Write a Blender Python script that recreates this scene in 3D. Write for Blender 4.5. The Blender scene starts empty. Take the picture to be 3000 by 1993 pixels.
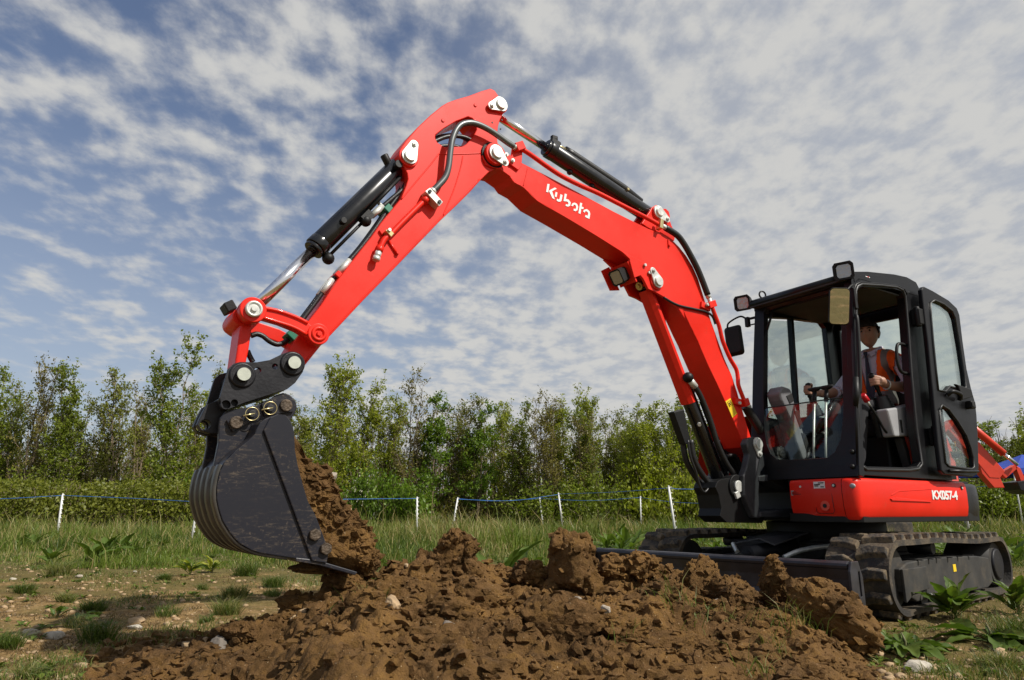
import bpy, bmesh, math, random
import numpy as np
from mathutils import Vector, Matrix
from mathutils.geometry import tessellate_polygon

scene = bpy.context.scene
C = scene.collection
R = math.radians

# ------------------------------------------------------------------ camera
cam = bpy.data.cameras.new('camera')
cam.lens = 24.0
cam.sensor_width = 36.0
cam.clip_start = 0.05
cam.clip_end = 4000
cam_o = bpy.data.objects.new('camera', cam)
C.objects.link(cam_o)
cam_o.location = (0, 0, 0.66)
cam_o.rotation_euler = (R(90) + math.atan(501.0 / 2000.0), 0, 0)
scene.camera = cam_o

# ------------------------------------------------------------------ sun, sky, exposure
SUN_DIR = Vector((0.86, -0.51, 0)).normalized()      # horizontal direction towards the sun
SUN_EL = R(46)
sun_l = bpy.data.lights.new('sun', 'SUN')
sun_l.energy = 5.0
sun_l.angle = R(0.9)
sun_l.color = (1.0, 0.95, 0.87)
sun_o = bpy.data.objects.new('sun', sun_l)
C.objects.link(sun_o)
to_sun = Vector((SUN_DIR.x * math.cos(SUN_EL), SUN_DIR.y * math.cos(SUN_EL), math.sin(SUN_EL)))
sun_o.rotation_euler = to_sun.to_track_quat('Z', 'Y').to_euler()
sun_o.location = (4, -6, 9)

scene.view_settings.view_transform = 'Standard'
scene.view_settings.look = 'None'
scene.view_settings.exposure = 0.0
scene.view_settings.gamma = 1.0
scene.view_settings.use_curve_mapping = False

world = bpy.data.worlds.new('World')
scene.world = world
world.use_nodes = True
wt = world.node_tree
wt.nodes.clear()


def nn(t, typ, **kw):
    n = t.nodes.new(typ)
    for k, v in kw.items():
        if k.startswith('i_'):
            n.inputs[k[2:].replace('_', ' ')].default_value = v
        else:
            setattr(n, k, v)
    return n


def ln(t, a, ai, b, bi):
    t.links.new(a.outputs[ai], b.inputs[bi])


def mth(t, op, a, b=None, c=None, clamp=False):
    n = t.nodes.new('ShaderNodeMath')
    n.operation = op
    n.use_clamp = clamp
    for i, v in enumerate((a, b, c)):
        if v is None:
            continue
        if isinstance(v, (int, float)):
            n.inputs[i].default_value = v
        else:
            t.links.new(v, n.inputs[i])
    return n.outputs[0]


def maprange(t, v, a, b, c=0.0, d=1.0, smooth=True):
    n = t.nodes.new('ShaderNodeMapRange')
    n.interpolation_type = 'SMOOTHSTEP' if smooth else 'LINEAR'
    t.links.new(v, n.inputs[0])
    for i, x in enumerate((a, b, c, d)):
        n.inputs[i + 1].default_value = x
    return n.outputs[0]


def mixc(t, f, a, b, mode='MIX'):
    n = t.nodes.new('ShaderNodeMix')
    n.data_type = 'RGBA'
    n.blend_type = mode
    for sock, v in ((n.inputs[0], f), (n.inputs[6], a), (n.inputs[7], b)):
        if isinstance(v, (int, float)):
            sock.default_value = v
        elif isinstance(v, (tuple, list)):
            sock.default_value = (*v[:3], 1)
        else:
            t.links.new(v, sock)
    return n.outputs[2]


# sky: Nishita air with a broken sheet of altocumulus laid out on a flat layer overhead
sky = nn(wt, 'ShaderNodeTexSky', sky_type='NISHITA', sun_disc=False)
sky.sun_elevation = SUN_EL
sky.sun_rotation = math.atan2(SUN_DIR.x, SUN_DIR.y)
sky.air_density = 1.0
sky.dust_density = 0.8
sky.ozone_density = 2.5
tc = nn(wt, 'ShaderNodeTexCoord')
sep = nn(wt, 'ShaderNodeSeparateXYZ')
ln(wt, tc, 'Generated', sep, 0)
zc = mth(wt, 'ADD', mth(wt, 'MAXIMUM', sep.outputs[2], 0.0), 0.16)
px = mth(wt, 'DIVIDE', sep.outputs[0], zc)
py = mth(wt, 'DIVIDE', sep.outputs[1], zc)
comb = nn(wt, 'ShaderNodeCombineXYZ')
wt.links.new(px, comb.inputs[0])
wt.links.new(mth(wt, 'MULTIPLY', py, 0.78), comb.inputs[1])
mp = nn(wt, 'ShaderNodeMapping')
mp.inputs['Rotation'].default_value = (0, 0, R(-12))
mp.inputs['Location'].default_value = (3.1, 7.4, 0)
ln(wt, comb, 0, mp, 0)


def wnoise(scale, detail, rough, dist=0.0):
    n = nn(wt, 'ShaderNodeTexNoise')
    n.inputs['Scale'].default_value = scale
    n.inputs['Detail'].default_value = detail
    n.inputs['Roughness'].default_value = rough
    n.inputs['Distortion'].default_value = dist
    ln(wt, mp, 0, n, 0)
    return n.outputs[0]


n_big = wnoise(2.2, 2, 0.5)
n_mid = wnoise(9.2, 2, 0.45, 0.08)
n_fine = wnoise(25.0, 4, 0.6, 0.08)
dens = mth(wt, 'ADD', mth(wt, 'MULTIPLY', n_mid, 0.72), mth(wt, 'MULTIPLY', n_fine, 0.28))
dens = mth(wt, 'ADD', dens, mth(wt, 'MULTIPLY', mth(wt, 'SUBTRACT', n_big, 0.5), 0.26))
# the sheet is closed towards the sunward (right) side and low down, broken towards the left
dens = mth(wt, 'ADD', dens, mth(wt, 'MULTIPLY', mth(wt, 'ADD', px, 0.46), 0.108))
low = maprange(wt, sep.outputs[2], 0.02, 0.42, 1.0, 0.0)
dens = mth(wt, 'ADD', dens, mth(wt, 'MULTIPLY', low, 0.085))
cover = maprange(wt, dens, 0.37, 0.69)
thick = maprange(wt, mth(wt, 'ADD', mth(wt, 'MULTIPLY', n_mid, 0.6), mth(wt, 'MULTIPLY', n_fine, 0.4)), 0.36, 0.60)
cloud_c = mixc(wt, thick, (4.75, 4.95, 5.3), (6.25, 6.2, 6.0))
blue = mixc(wt, 1.0, sky.outputs[0], (1.02, 0.98, 1.02), 'MULTIPLY')
haze_c = mixc(wt, maprange(wt, sep.outputs[2], -0.05, 0.60, 0.62, 0.04), blue, (4.5, 4.75, 5.0))
# a thin even veil joins the puffs, thicker towards the sunward side
veil = mth(wt, 'ADD', mth(wt, 'MULTIPLY', maprange(wt, px, -0.28, 0.50), 0.76), 0.02)
cover = mth(wt, 'ADD', mth(wt, 'MULTIPLY', cover, mth(wt, 'SUBTRACT', 1.0, veil)), veil)
col = mixc(wt, mth(wt, 'MULTIPLY', cover, 0.95), haze_c, cloud_c)
bg = nn(wt, 'ShaderNodeBackground')
bg.inputs['Strength'].default_value = 0.10
wt.links.new(col, bg.inputs[0])
wo = nn(wt, 'ShaderNodeOutputWorld')
ln(wt, bg, 0, wo, 0)

# ------------------------------------------------------------------ helpers


def tag(o, label=None, cat=None, group=None, kind=None):
    if label:
        o['label'] = label
    if cat:
        o['category'] = cat
    if group:
        o['group'] = group
    if kind:
        o['kind'] = kind
    return o


def empty(name, loc=(0, 0, 0), rz=0.0, parent=None):
    o = bpy.data.objects.new(name, None)
    C.objects.link(o)
    o.location = loc
    o.rotation_euler = (0, 0, rz)
    o.parent = parent
    o.empty_display_size = 0.2
    return o


def crom(pts, n=6):
    """Catmull-Rom through pts."""
    P = [np.array(p, float) for p in pts]
    P = [2 * P[0] - P[1]] + P + [2 * P[-1] - P[-2]]
    out = []
    for i in range(1, len(P) - 2):
        for k in range(n):
            t = k / n
            a, b, c, d = P[i - 1], P[i], P[i + 1], P[i + 2]
            out.append(0.5 * ((2 * b) + (c - a) * t + (2 * a - 5 * b + 4 * c - d) * t * t + (3 * b - a - 3 * c + d) * t ** 3))
    out.append(P[-2])
    return out


class G:
    """Collects shapes; build() links them as one mesh object."""

    def __init__(s):
        s.v, s.f, s.s = [], [], []

    def add(s, V, F, smooth=False):
        o = len(s.v)
        s.v += [tuple(map(float, p)) for p in V]
        for f in F:
            s.f.append(tuple(i + o for i in f))
            s.s.append(smooth)
        return s

    def slab(s, outer, ext, holes=()):
        """Flat outline (3-D points) pushed along ext."""
        loops = [list(outer)] + [list(h) for h in holes]
        A = [Vector(p) for L in loops for p in L]
        e = Vector(ext)
        n = len(A)
        # local 2-D axes
        nz = e.normalized()
        ax = Vector((1, 0, 0)) if abs(nz.x) < 0.8 else Vector((0, 1, 0))
        ux = (ax - nz * ax.dot(nz)).normalized()
        uy = nz.cross(ux)
        tri = tessellate_polygon([[Vector((Vector(p).dot(ux), Vector(p).dot(uy), 0)) for p in L] for L in loops])
        V = [tuple(p) for p in A] + [tuple(p + e) for p in A]
        F = [tuple(t) for t in tri] + [tuple(i + n for i in reversed(t)) for t in tri]
        o = 0
        for L in loops:
            m = len(L)
            for i in range(m):
                j = (i + 1) % m
                F.append((o + i, o + j, o + j + n, o + i + n))
            o += m
        return s.add(V, F)

    def prism(s, poly, v0, v1, holes=()):
        """(forward, up) outline between side offsets v0 and v1."""
        return s.slab([(u, v0, w) for u, w in poly], (0, v1 - v0, 0), [[(u, v0, w) for u, w in h] for h in holes])

    def box(s, c, size, rot=None):
        hx, hy, hz = size[0] / 2, size[1] / 2, size[2] / 2
        V = [Vector((x, y, z)) for x in (-hx, hx) for y in (-hy, hy) for z in (-hz, hz)]
        if rot is not None:
            V = [rot @ p for p in V]
        V = [p + Vector(c) for p in V]
        return s.add(V, [(0, 1, 3, 2), (4, 6, 7, 5), (0, 4, 5, 1), (2, 3, 7, 6), (0, 2, 6, 4), (1, 5, 7, 3)])

    def tube(s, pts, r, seg=10, cap=True, smooth=True):
        P = [Vector(p) for p in pts]
        n = len(P)
        rr = [r] * n if isinstance(r, (int, float)) else list(r)
        V, F = [], []
        t0 = (P[1] - P[0]).normalized()
        ref = Vector((0, 0, 1)) if abs(t0.z) < 0.9 else Vector((1, 0, 0))
        a = (ref - t0 * ref.dot(t0)).normalized()
        for i in range(n):
            t = (P[min(i + 1, n - 1)] - P[max(i - 1, 0)])
            t = t.normalized() if t.length > 1e-9 else t0
            a = a - t * a.dot(t)
            a = a.normalized() if a.length > 1e-6 else t.orthogonal().normalized()
            b = t.cross(a)
            for k in range(seg):
                th = 2 * math.pi * k / seg
                V.append(P[i] + (a * math.cos(th) + b * math.sin(th)) * rr[i])
        for i in range(n - 1):
            for k in range(seg):
                k2 = (k + 1) % seg
                F.append((i * seg + k, i * seg + k2, (i + 1) * seg + k2, (i + 1) * seg + k))
        s.add(V, F, smooth)
        if cap:
            o = len(s.v) - len(V)
            s.f.append(tuple(o + k for k in reversed(range(seg))))
            s.s.append(False)
            s.f.append(tuple(o + (n - 1) * seg + k for k in range(seg)))
            s.s.append(False)
        return s

    def cyl(s, a, b, r, r2=None, seg=20):
        return s.tube([a, b], [r, r if r2 is None else r2], seg)

    def ring(s, c, axis, R0, r, seg=20, cs=8):
        ax = Vector(axis).normalized()
        a = ax.orthogonal().normalized()
        b = ax.cross(a)
        V, F = [], []
        for i in range(seg):
            th = 2 * math.pi * i / seg
            d = a * math.cos(th) + b * math.sin(th)
            for k in range(cs):
                ph = 2 * math.pi * k / cs
                V.append(Vector(c) + d * (R0 + r * math.cos(ph)) + ax * r * math.sin(ph))
        for i in range(seg):
            for k in range(cs):
                F.append((i * cs + k, ((i + 1) % seg) * cs + k, ((i + 1) % seg) * cs + (k + 1) % cs, i * cs + (k + 1) % cs))
        return s.add(V, F, True)

    def grid(s, rows, smooth=True, closed=False):
        """Surface through rows of equal length."""
        m = len(rows[0])
        V = [p for r in rows for p in r]
        F = []
        for i in range(len(rows) - 1):
            for k in range(m if closed else m - 1):
                k2 = (k + 1) % m
                F.append((i * m + k, i * m + k2, (i + 1) * m + k2, (i + 1) * m + k))
        return s.add(V, F, smooth)

    def ball(s, c, r, seg=14, rings=8):
        rx, ry, rz = (r, r, r) if isinstance(r, (int, float)) else r
        rows = []
        for i in range(rings + 1):
            th = math.pi * i / rings
            rows.append([(c[0] + rx * math.sin(th) * math.cos(2 * math.pi * k / seg), c[1] + ry * math.sin(th) * math.sin(2 * math.pi * k / seg), c[2] + rz * math.cos(th)) for k in range(seg)])
        return s.grid(rows, True, True)

    def build(s, name, mat, parent=None, bevel=0.0, rz=0.0, recalc=True, mats=None, seg=2):
        me = bpy.data.meshes.new(name)
        me.from_pydata(s.v, [], s.f)
        me.polygons.foreach_set('use_smooth', s.s)
        for m in (mats or [mat]):
            me.materials.append(m)
        if recalc:
            bm = bmesh.new()
            bm.from_mesh(me)
            bmesh.ops.remove_doubles(bm, verts=bm.verts, dist=1e-5)
            bmesh.ops.recalc_face_normals(bm, faces=bm.faces)
            bm.to_mesh(me)
            bm.free()
        me.update()
        o = bpy.data.objects.new(name, me)
        C.objects.link(o)
        o.parent = parent
        o.rotation_euler = (0, 0, rz)
        if bevel:
            b = o.modifiers.new('edges', 'BEVEL')
            b.width = bevel
            b.segments = seg
            b.limit_method = 'ANGLE'
            b.angle_limit = R(38)
            b.use_clamp_overlap = True
        return o


def fast_mesh(name, V, T, mat, col=None, parent=None, smooth=False, attr='tint'):
    """Triangle mesh straight from numpy arrays."""
    V = np.ascontiguousarray(V, np.float32)
    T = np.ascontiguousarray(T, np.int32)
    me = bpy.data.meshes.new(name)
    me.vertices.add(len(V))
    me.vertices.foreach_set('co', V.ravel())
    me.loops.add(T.size)
    me.loops.foreach_set('vertex_index', T.ravel())
    me.polygons.add(len(T))
    me.polygons.foreach_set('loop_start', np.arange(0, T.size, 3, dtype=np.int32))
    me.polygons.foreach_set('use_smooth', np.full(len(T), smooth, bool))
    if col is not None:
        a = me.attributes.new(attr, 'FLOAT', 'POINT')
        a.data.foreach_set('value', np.ascontiguousarray(col, np.float32))
    for m in (mat if isinstance(mat, (list, tuple)) else [mat]):
        me.materials.append(m)
    me.update(calc_edges=True)
    me.validate()
    o = bpy.data.objects.new(name, me)
    C.objects.link(o)
    o.parent = parent
    return o


# numpy gradient noise
_rs = np.random.RandomState(7)
_perm = np.concatenate([_rs.permutation(256)] * 3)
_grad = _rs.normal(size=(256, 3))
_grad /= np.linalg.norm(_grad, axis=1)[:, None]


def pnoise(P):
    P = np.asarray(P, float)
    i = np.floor(P).astype(int)
    f = P - i
    u = f * f * f * (f * (f * 6 - 15) + 10)
    i &= 255
    out = 0
    for dx in (0, 1):
        for dy in (0, 1):
            for dz in (0, 1):
                h = _perm[_perm[_perm[(i[:, 0] + dx) & 255] + ((i[:, 1] + dy) & 255)] + ((i[:, 2] + dz) & 255)]
                d = f - np.array([dx, dy, dz])
                w = (u[:, 0] if dx else 1 - u[:, 0]) * (u[:, 1] if dy else 1 - u[:, 1]) * (u[:, 2] if dz else 1 - u[:, 2])
                out = out + w * np.einsum('ij,ij->i', _grad[h], d)
    return out * 1.5


def fbm(P, oct=4, gain=0.5, billow=False):
    P = np.asarray(P, float)
    a, s, t = 1.0, 0.0, 0.0
    for k in range(oct):
        n = pnoise(P * 2 ** k + k * 13.7)
        if billow:
            n = np.abs(n) * 2 - 0.5
        s = s + a * n
        t += a
        a *= gain
    return s / t


def ico(sub):
    bm = bmesh.new()
    bmesh.ops.create_icosphere(bm, subdivisions=sub, radius=1)
    V = np.array([v.co[:] for v in bm.verts])
    T = np.array([[v.index for v in f.verts] for f in bm.faces])
    bm.free()
    return V, T


# ------------------------------------------------------------------ materials
MATS = {}


def mat(name, base, rough=0.5, metal=0.0, coat=0.0, var=0.0, vscale=6.0, bump=0.0, bscale=40.0, dirt=None, dscale=4.0, dlo=0.55, dhi=0.7, spec=0.5, rvar=0.0, detail=5):
    m = bpy.data.materials.new(name)
    m.use_nodes = True
    t = m.node_tree
    b = t.nodes['Principled BSDF']
    b.inputs['Roughness'].default_value = rough
    b.inputs['Metallic'].default_value = metal
    b.inputs['Coat Weight'].default_value = coat
    b.inputs['Coat Roughness'].default_value = 0.08
    b.inputs['Specular IOR Level'].default_value = spec
    b.inputs['Base Color'].default_value = (*base, 1)
    co = nn(t, 'ShaderNodeTexCoord')
    col = None
    if var or rvar:
        n = nn(t, 'ShaderNodeTexNoise')
        n.inputs['Scale'].default_value = vscale
        n.inputs['Detail'].default_value = detail
        n.inputs['Roughness'].default_value = 0.6
        ln(t, co, 'Object', n, 0)
        if var:
            col = mixc(t, maprange(t, n.outputs[0], 0.3, 0.7), tuple(c * (1 - var) for c in base), tuple(min(1, c * (1 + var)) for c in base))
        if rvar:
            t.links.new(maprange(t, n.outputs[0], 0.3, 0.7, rough - rvar, rough + rvar), b.inputs['Roughness'])
    if dirt:
        n = nn(t, 'ShaderNodeTexNoise')
        n.inputs['Scale'].default_value = dscale
        n.inputs['Detail'].default_value = 9
        n.inputs['Roughness'].default_value = 0.72
        ln(t, co, 'Object', n, 0)
        col = mixc(t, maprange(t, n.outputs[0], dlo, dhi), col or base, dirt)
    if col is not None:
        t.links.new(col, b.inputs['Base Color'])
    if bump:
        n = nn(t, 'ShaderNodeTexNoise')
        n.inputs['Scale'].default_value = bscale
        n.inputs['Detail'].default_value = 6
        ln(t, co, 'Object', n, 0)
        bp = nn(t, 'ShaderNodeBump')
        bp.inputs['Strength'].default_value = bump
        bp.inputs['Distance'].default_value = 0.02
        ln(t, n, 0, bp, 'Height')
        ln(t, bp, 0, b, 'Normal')
    MATS[name] = m
    return m


def leafmat(name, c0, c1, c2=None, trans=0.35, rough=0.45, coords=False):
    """Foliage: colour runs along the per-leaf tint value, with light coming through."""
    m = bpy.data.materials.new(name)
    m.use_nodes = True
    t = m.node_tree
    b = t.nodes['Principled BSDF']
    at = nn(t, 'ShaderNodeAttribute', attribute_name='tint')
    rp = nn(t, 'ShaderNodeValToRGB')
    rp.color_ramp.elements[0].color = (*c0, 1)
    rp.color_ramp.elements[1].color = (*c1, 1)
    if c2:
        e = rp.color_ramp.elements.new(0.8)
        e.color = (*c1, 1)
        rp.color_ramp.elements[-1].color = (*c2, 1)
    ln(t, at, 'Fac', rp, 0)
    ln(t, rp, 0, b, 'Base Color')
    b.inputs['Roughness'].default_value = rough
    b.inputs['Specular IOR Level'].default_value = 0.35
    tr = nn(t, 'ShaderNodeBsdfTranslucent')
    tcol = mixc(t, 1.0, rp.outputs[0], (1.15, 1.25, 0.55), 'MULTIPLY')
    t.links.new(tcol, tr.inputs[0])
    mx = nn(t, 'ShaderNodeMixShader')
    mx.inputs[0].default_value = trans
    ln(t, b, 0, mx, 1)
    ln(t, tr, 0, mx, 2)
    ln(t, mx, 0, t.nodes['Material Output'], 0)
    MATS[name] = m
    return m


RED = mat('red_paint', (0.76, 0.020, 0.007), 0.42, spec=0.28, coat=0.08, var=0.10, vscale=2.2, rvar=0.08, dirt=(0.52, 0.055, 0.030), dscale=14, dlo=0.58, dhi=0.80)
RED2 = mat('orange_red_paint', (0.70, 0.045, 0.016), 0.4, coat=0.2, var=0.08, vscale=3)
DARK = mat('dark_grey_paint', (0.013, 0.013, 0.016), 0.45, spec=0.35, var=0.25, vscale=5, bump=0.08, bscale=60, rvar=0.1)
CASTING = mat('grey_casting', (0.040, 0.040, 0.044), 0.5, var=0.25, vscale=7, bump=0.12, bscale=90)
BUCKET = mat('scuffed_bucket_paint', (0.018, 0.018, 0.023), 0.48, spec=0.35, var=0.3, vscale=6, dirt=(0.15, 0.108, 0.065), dscale=9.0, dlo=0.50, dhi=0.80, rvar=0.12)
# scuffs: fine dust and dried mud dragged along the plate, thicker in some areas
t = BUCKET.node_tree
b = t.nodes['Principled BSDF']
co = nn(t, 'ShaderNodeTexCoord')
mpb = nn(t, 'ShaderNodeMapping')
mpb.inputs['Rotation'].default_value = (0, R(28), 0)
mpb.inputs['Scale'].default_value = (1.0, 1.0, 4.5)
ln(t, co, 'Object', mpb, 0)


def bn(scale, det, rgh, src):
    n = nn(t, 'ShaderNodeTexNoise')
    n.inputs['Scale'].default_value = scale
    n.inputs['Detail'].default_value = det
    n.inputs['Roughness'].default_value = rgh
    t.links.new(src, n.inputs[0])
    return n.outputs[0]


area = maprange(t, bn(3.2, 3, 0.5, co.outputs['Object']), 0.36, 0.66)
streak = maprange(t, bn(13, 8, 0.75, mpb.outputs[0]), 0.50, 0.72)
speckle = maprange(t, bn(70, 3, 0.6, co.outputs['Object']), 0.56, 0.72)
fac = mth(t, 'MULTIPLY', mth(t, 'ADD', mth(t, 'MULTIPLY', streak, 0.75), mth(t, 'MULTIPLY', speckle, 0.45), clamp=True), area)
t.links.new(mixc(t, fac, (0.015, 0.0155, 0.022), (0.16, 0.120, 0.075)), b.inputs['Base Color'])
t.links.new(maprange(t, fac, 0.0, 0.6, 0.38, 0.85), b.inputs['Roughness'])
CABBLK = mat('black_cab_paint', (0.006, 0.006, 0.007), 0.36, spec=0.3, coat=0.0, var=0.25, vscale=4, rvar=0.08)
CYLBLK = mat('gloss_black_paint', (0.006, 0.006, 0.007), 0.26, coat=0.3, var=0.3, vscale=5, rvar=0.06)
PLASTIC = mat('black_plastic', (0.007, 0.007, 0.007), 0.5, spec=0.3, var=0.2, bump=0.05, bscale=120)
INTERIOR = mat('cab_lining', (0.030, 0.029, 0.027), 0.75, var=0.25)
COLUMN = mat('dark_grey_column_plastic', (0.17, 0.17, 0.18), 0.45, var=0.1, vscale=9)
GREYPL = mat('grey_console_plastic', (0.33, 0.33, 0.34), 0.45, var=0.08, vscale=9)
SEATC = mat('seat_fabric', (0.016, 0.016, 0.018), 0.85, bump=0.2, bscale=150)
CHROME = mat('chromed_rod', (0.86, 0.86, 0.88), 0.16, metal=1.0)
ZINC = mat('zinc_plated_steel', (0.64, 0.65, 0.61), 0.42, metal=0.45, var=0.1, vscale=20, rvar=0.1)
PALEPIN = mat('pale_pin_face', (0.50, 0.53, 0.45), 0.4, metal=0.3, var=0.1, vscale=30)
BRASS = mat('yellow_zinc', (0.62, 0.52, 0.26), 0.3, metal=0.8)
RUBBERH = mat('black_rubber_hose', (0.012, 0.012, 0.012), 0.42, bump=0.1, bscale=200)
RUST = mat('worn_bolt_steel', (0.085, 0.062, 0.042), 0.6, metal=0.4, var=0.4, vscale=30, bump=0.4, bscale=60)
RUBBER = mat('dusty_track_rubber', (0.026, 0.023, 0.020), 0.8, var=0.3, vscale=5, dirt=(0.12, 0.090, 0.055), dscale=6, dlo=0.40, dhi=0.68, bump=0.3, bscale=60)
LUGM = mat('muddy_track_lug', (0.18, 0.132, 0.076), 0.9, var=0.4, vscale=9, dirt=(0.035, 0.031, 0.027), dscale=9, dlo=0.42, dhi=0.60, bump=0.4, bscale=50)
WHITE = mat('white_print', (0.80, 0.80, 0.78), 0.5)
BLACKP = mat('black_print', (0.01, 0.01, 0.01), 0.6)
YELLOW = mat('yellow_sticker', (0.85, 0.58, 0.02), 0.45)
GREENC = mat('green_clamp', (0.01, 0.17, 0.10), 0.5)
REDGRIP = mat('red_lever_grip', (0.55, 0.012, 0.02), 0.35)
SILVERL = mat('silver_label', (0.42, 0.42, 0.43), 0.4, metal=0.3)
BLADE = mat('dozer_steel', (0.030, 0.029, 0.035), 0.38, var=0.3, vscale=8, dirt=(0.05, 0.042, 0.04), dscale=9, dlo=0.5, dhi=0.75, rvar=0.1)
BELLY = mat('wear_strip_steel', (0.09, 0.085, 0.075), 0.42, metal=0.5, var=0.3, vscale=9)
DIRTYG = mat('dusty_grey_cover', (0.030, 0.029, 0.027), 0.7, var=0.3, vscale=6, dirt=(0.085, 0.068, 0.048), dscale=5, dlo=0.45, dhi=0.8)

# spiral-guarded hose: fine rings along the hose
SPIRAL = mat('spiral_wire_hose', (0.16, 0.17, 0.17), 0.38, metal=0.6)

# tinted safety glass
GLASS = bpy.data.materials.new('tinted_glass')
GLASS.use_nodes = True
t = GLASS.node_tree
t.nodes.clear()
tr = nn(t, 'ShaderNodeBsdfTransparent')
tr.inputs[0].default_value = (0.885, 0.94, 0.915, 1)
gl = nn(t, 'ShaderNodeBsdfGlossy')
gl.inputs['Roughness'].default_value = 0.02
fr = nn(t, 'ShaderNodeFresnel')
fr.inputs[0].default_value = 1.5
mx = nn(t, 'ShaderNodeMixShader')
t.links.new(mth(t, 'MULTIPLY', fr.outputs[0], 0.42), mx.inputs[0])
ln(t, tr, 0, mx, 1)
ln(t, gl, 0, mx, 2)
o_ = nn(t, 'ShaderNodeOutputMaterial')
ln(t, mx, 0, o_, 0)
MIRROR = mat('mirror_glass', (0.75, 0.76, 0.75), 0.02, metal=1.0)
LENS = mat('work_light_lens', (0.42, 0.41, 0.40), 0.18, metal=0.6, bump=0.15, bscale=25)

# ------------------------------------------------------------------ outlines in metres
# pairs are (forward, up) in the machine's own planes, triples (forward, left, up)
BOOM = [(3.455, 2.844),(3.438, 2.896),(3.397, 2.943),(3.355, 2.941),(3.334, 2.916),(3.228, 2.913),(3.168, 2.897),(3.146, 2.888),(2.95, 2.857),(2.654, 2.805),(2.339, 2.747),(2.174, 2.722),(2.002, 2.697),(1.895, 2.695),(1.823, 2.687),(1.751, 2.665),(1.68, 2.625),(1.609, 2.571),(1.539, 2.493),(1.489, 2.408),(1.453, 2.307),(1.413, 2.198),(1.377, 2.091),(1.336, 1.999),(1.307, 1.932),(1.25, 1.804),(1.177, 1.678),(1.127, 1.549),(1.107, 1.485),(1.062, 1.356),(1.011, 1.217),(0.956, 1.165),(1.002, 1.098),(1.091, 1.132),(1.14, 1.22),(1.208, 1.345),(1.281, 1.469),(1.356, 1.593),(1.436, 1.715),(1.507, 1.838),(1.539, 1.9),(1.585, 1.967),(1.663, 2.094),(1.7, 2.175),(1.765, 2.274),(1.833, 2.33),(1.919, 2.375),(2.004, 2.403),(2.123, 2.425),(2.288, 2.458),(2.51, 2.521),(2.81, 2.599),(3.024, 2.65),(3.133, 2.715),(3.209, 2.732),(3.241, 2.764),(3.315, 2.791),(3.372, 2.786),(3.426, 2.789)]
BOOM_LUG = [(2.287, 2.454),(2.21, 2.411),(2.211, 2.395),(2.174, 2.278),(2.112, 2.309),(2.086, 2.288),(2.039, 2.219),(1.971, 2.21),(1.885, 2.187),(1.815, 2.167),(1.739, 2.128),(1.672, 2.051),(1.689, 2.155),(1.77, 2.277),(1.838, 2.333),(1.924, 2.378),(2.009, 2.406),(2.128, 2.428)]
ARM_LUG = [(1.998, 2.803),(1.959, 2.852),(1.927, 2.902),(1.882, 2.931),(1.845, 2.927),(1.816, 2.917),(1.778, 2.927),(1.746, 2.912),(1.737, 2.88),(1.741, 2.837),(1.725, 2.798),(1.688, 2.744),(1.705, 2.678),(1.833, 2.699),(1.976, 2.717),(2.045, 2.739)]
LOGO_K1 = [(2.942, 2.795),(2.924, 2.798),(2.936, 2.734),(2.954, 2.733)]
LOGO_K2 = [(2.927, 2.752),(2.879, 2.786),(2.863, 2.781),(2.904, 2.752),(2.881, 2.697),(2.902, 2.701),(2.928, 2.744)]
LOGO_U1 = [(2.874, 2.755),(2.858, 2.754),(2.866, 2.718),(2.882, 2.719)]
LOGO_U2 = [(2.832, 2.75),(2.814, 2.747),(2.824, 2.704),(2.836, 2.692),(2.855, 2.689),(2.866, 2.694),(2.862, 2.709),(2.848, 2.705),(2.84, 2.714)]
LOGO_B = [(2.795, 2.764),(2.776, 2.764),(2.786, 2.728),(2.762, 2.728),(2.744, 2.712),(2.749, 2.687),(2.768, 2.674),(2.79, 2.674),(2.786, 2.689),(2.769, 2.688),(2.763, 2.702),(2.774, 2.711),(2.807, 2.705)]
LOGO_O = [(2.74, 2.688),(2.729, 2.71),(2.71, 2.72),(2.688, 2.716),(2.678, 2.698),(2.685, 2.671),(2.704, 2.657),(2.721, 2.658),(2.718, 2.673),(2.702, 2.674),(2.696, 2.69),(2.703, 2.704),(2.717, 2.703),(2.725, 2.689)]
LOGO_T = [(2.66, 2.733),(2.641, 2.733),(2.648, 2.706),(2.629, 2.706),(2.634, 2.69),(2.652, 2.69),(2.659, 2.649),(2.678, 2.649)]
LOGO_A = [(2.636, 2.674),(2.624, 2.69),(2.6, 2.7),(2.577, 2.69),(2.571, 2.671),(2.58, 2.631),(2.599, 2.633),(2.618, 2.636),(2.615, 2.652),(2.594, 2.651),(2.589, 2.673),(2.601, 2.683),(2.615, 2.68),(2.622, 2.668)]
STICKER = [(1.277, 1.466),(1.217, 1.496),(1.155, 1.382),(1.212, 1.347)]
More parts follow.
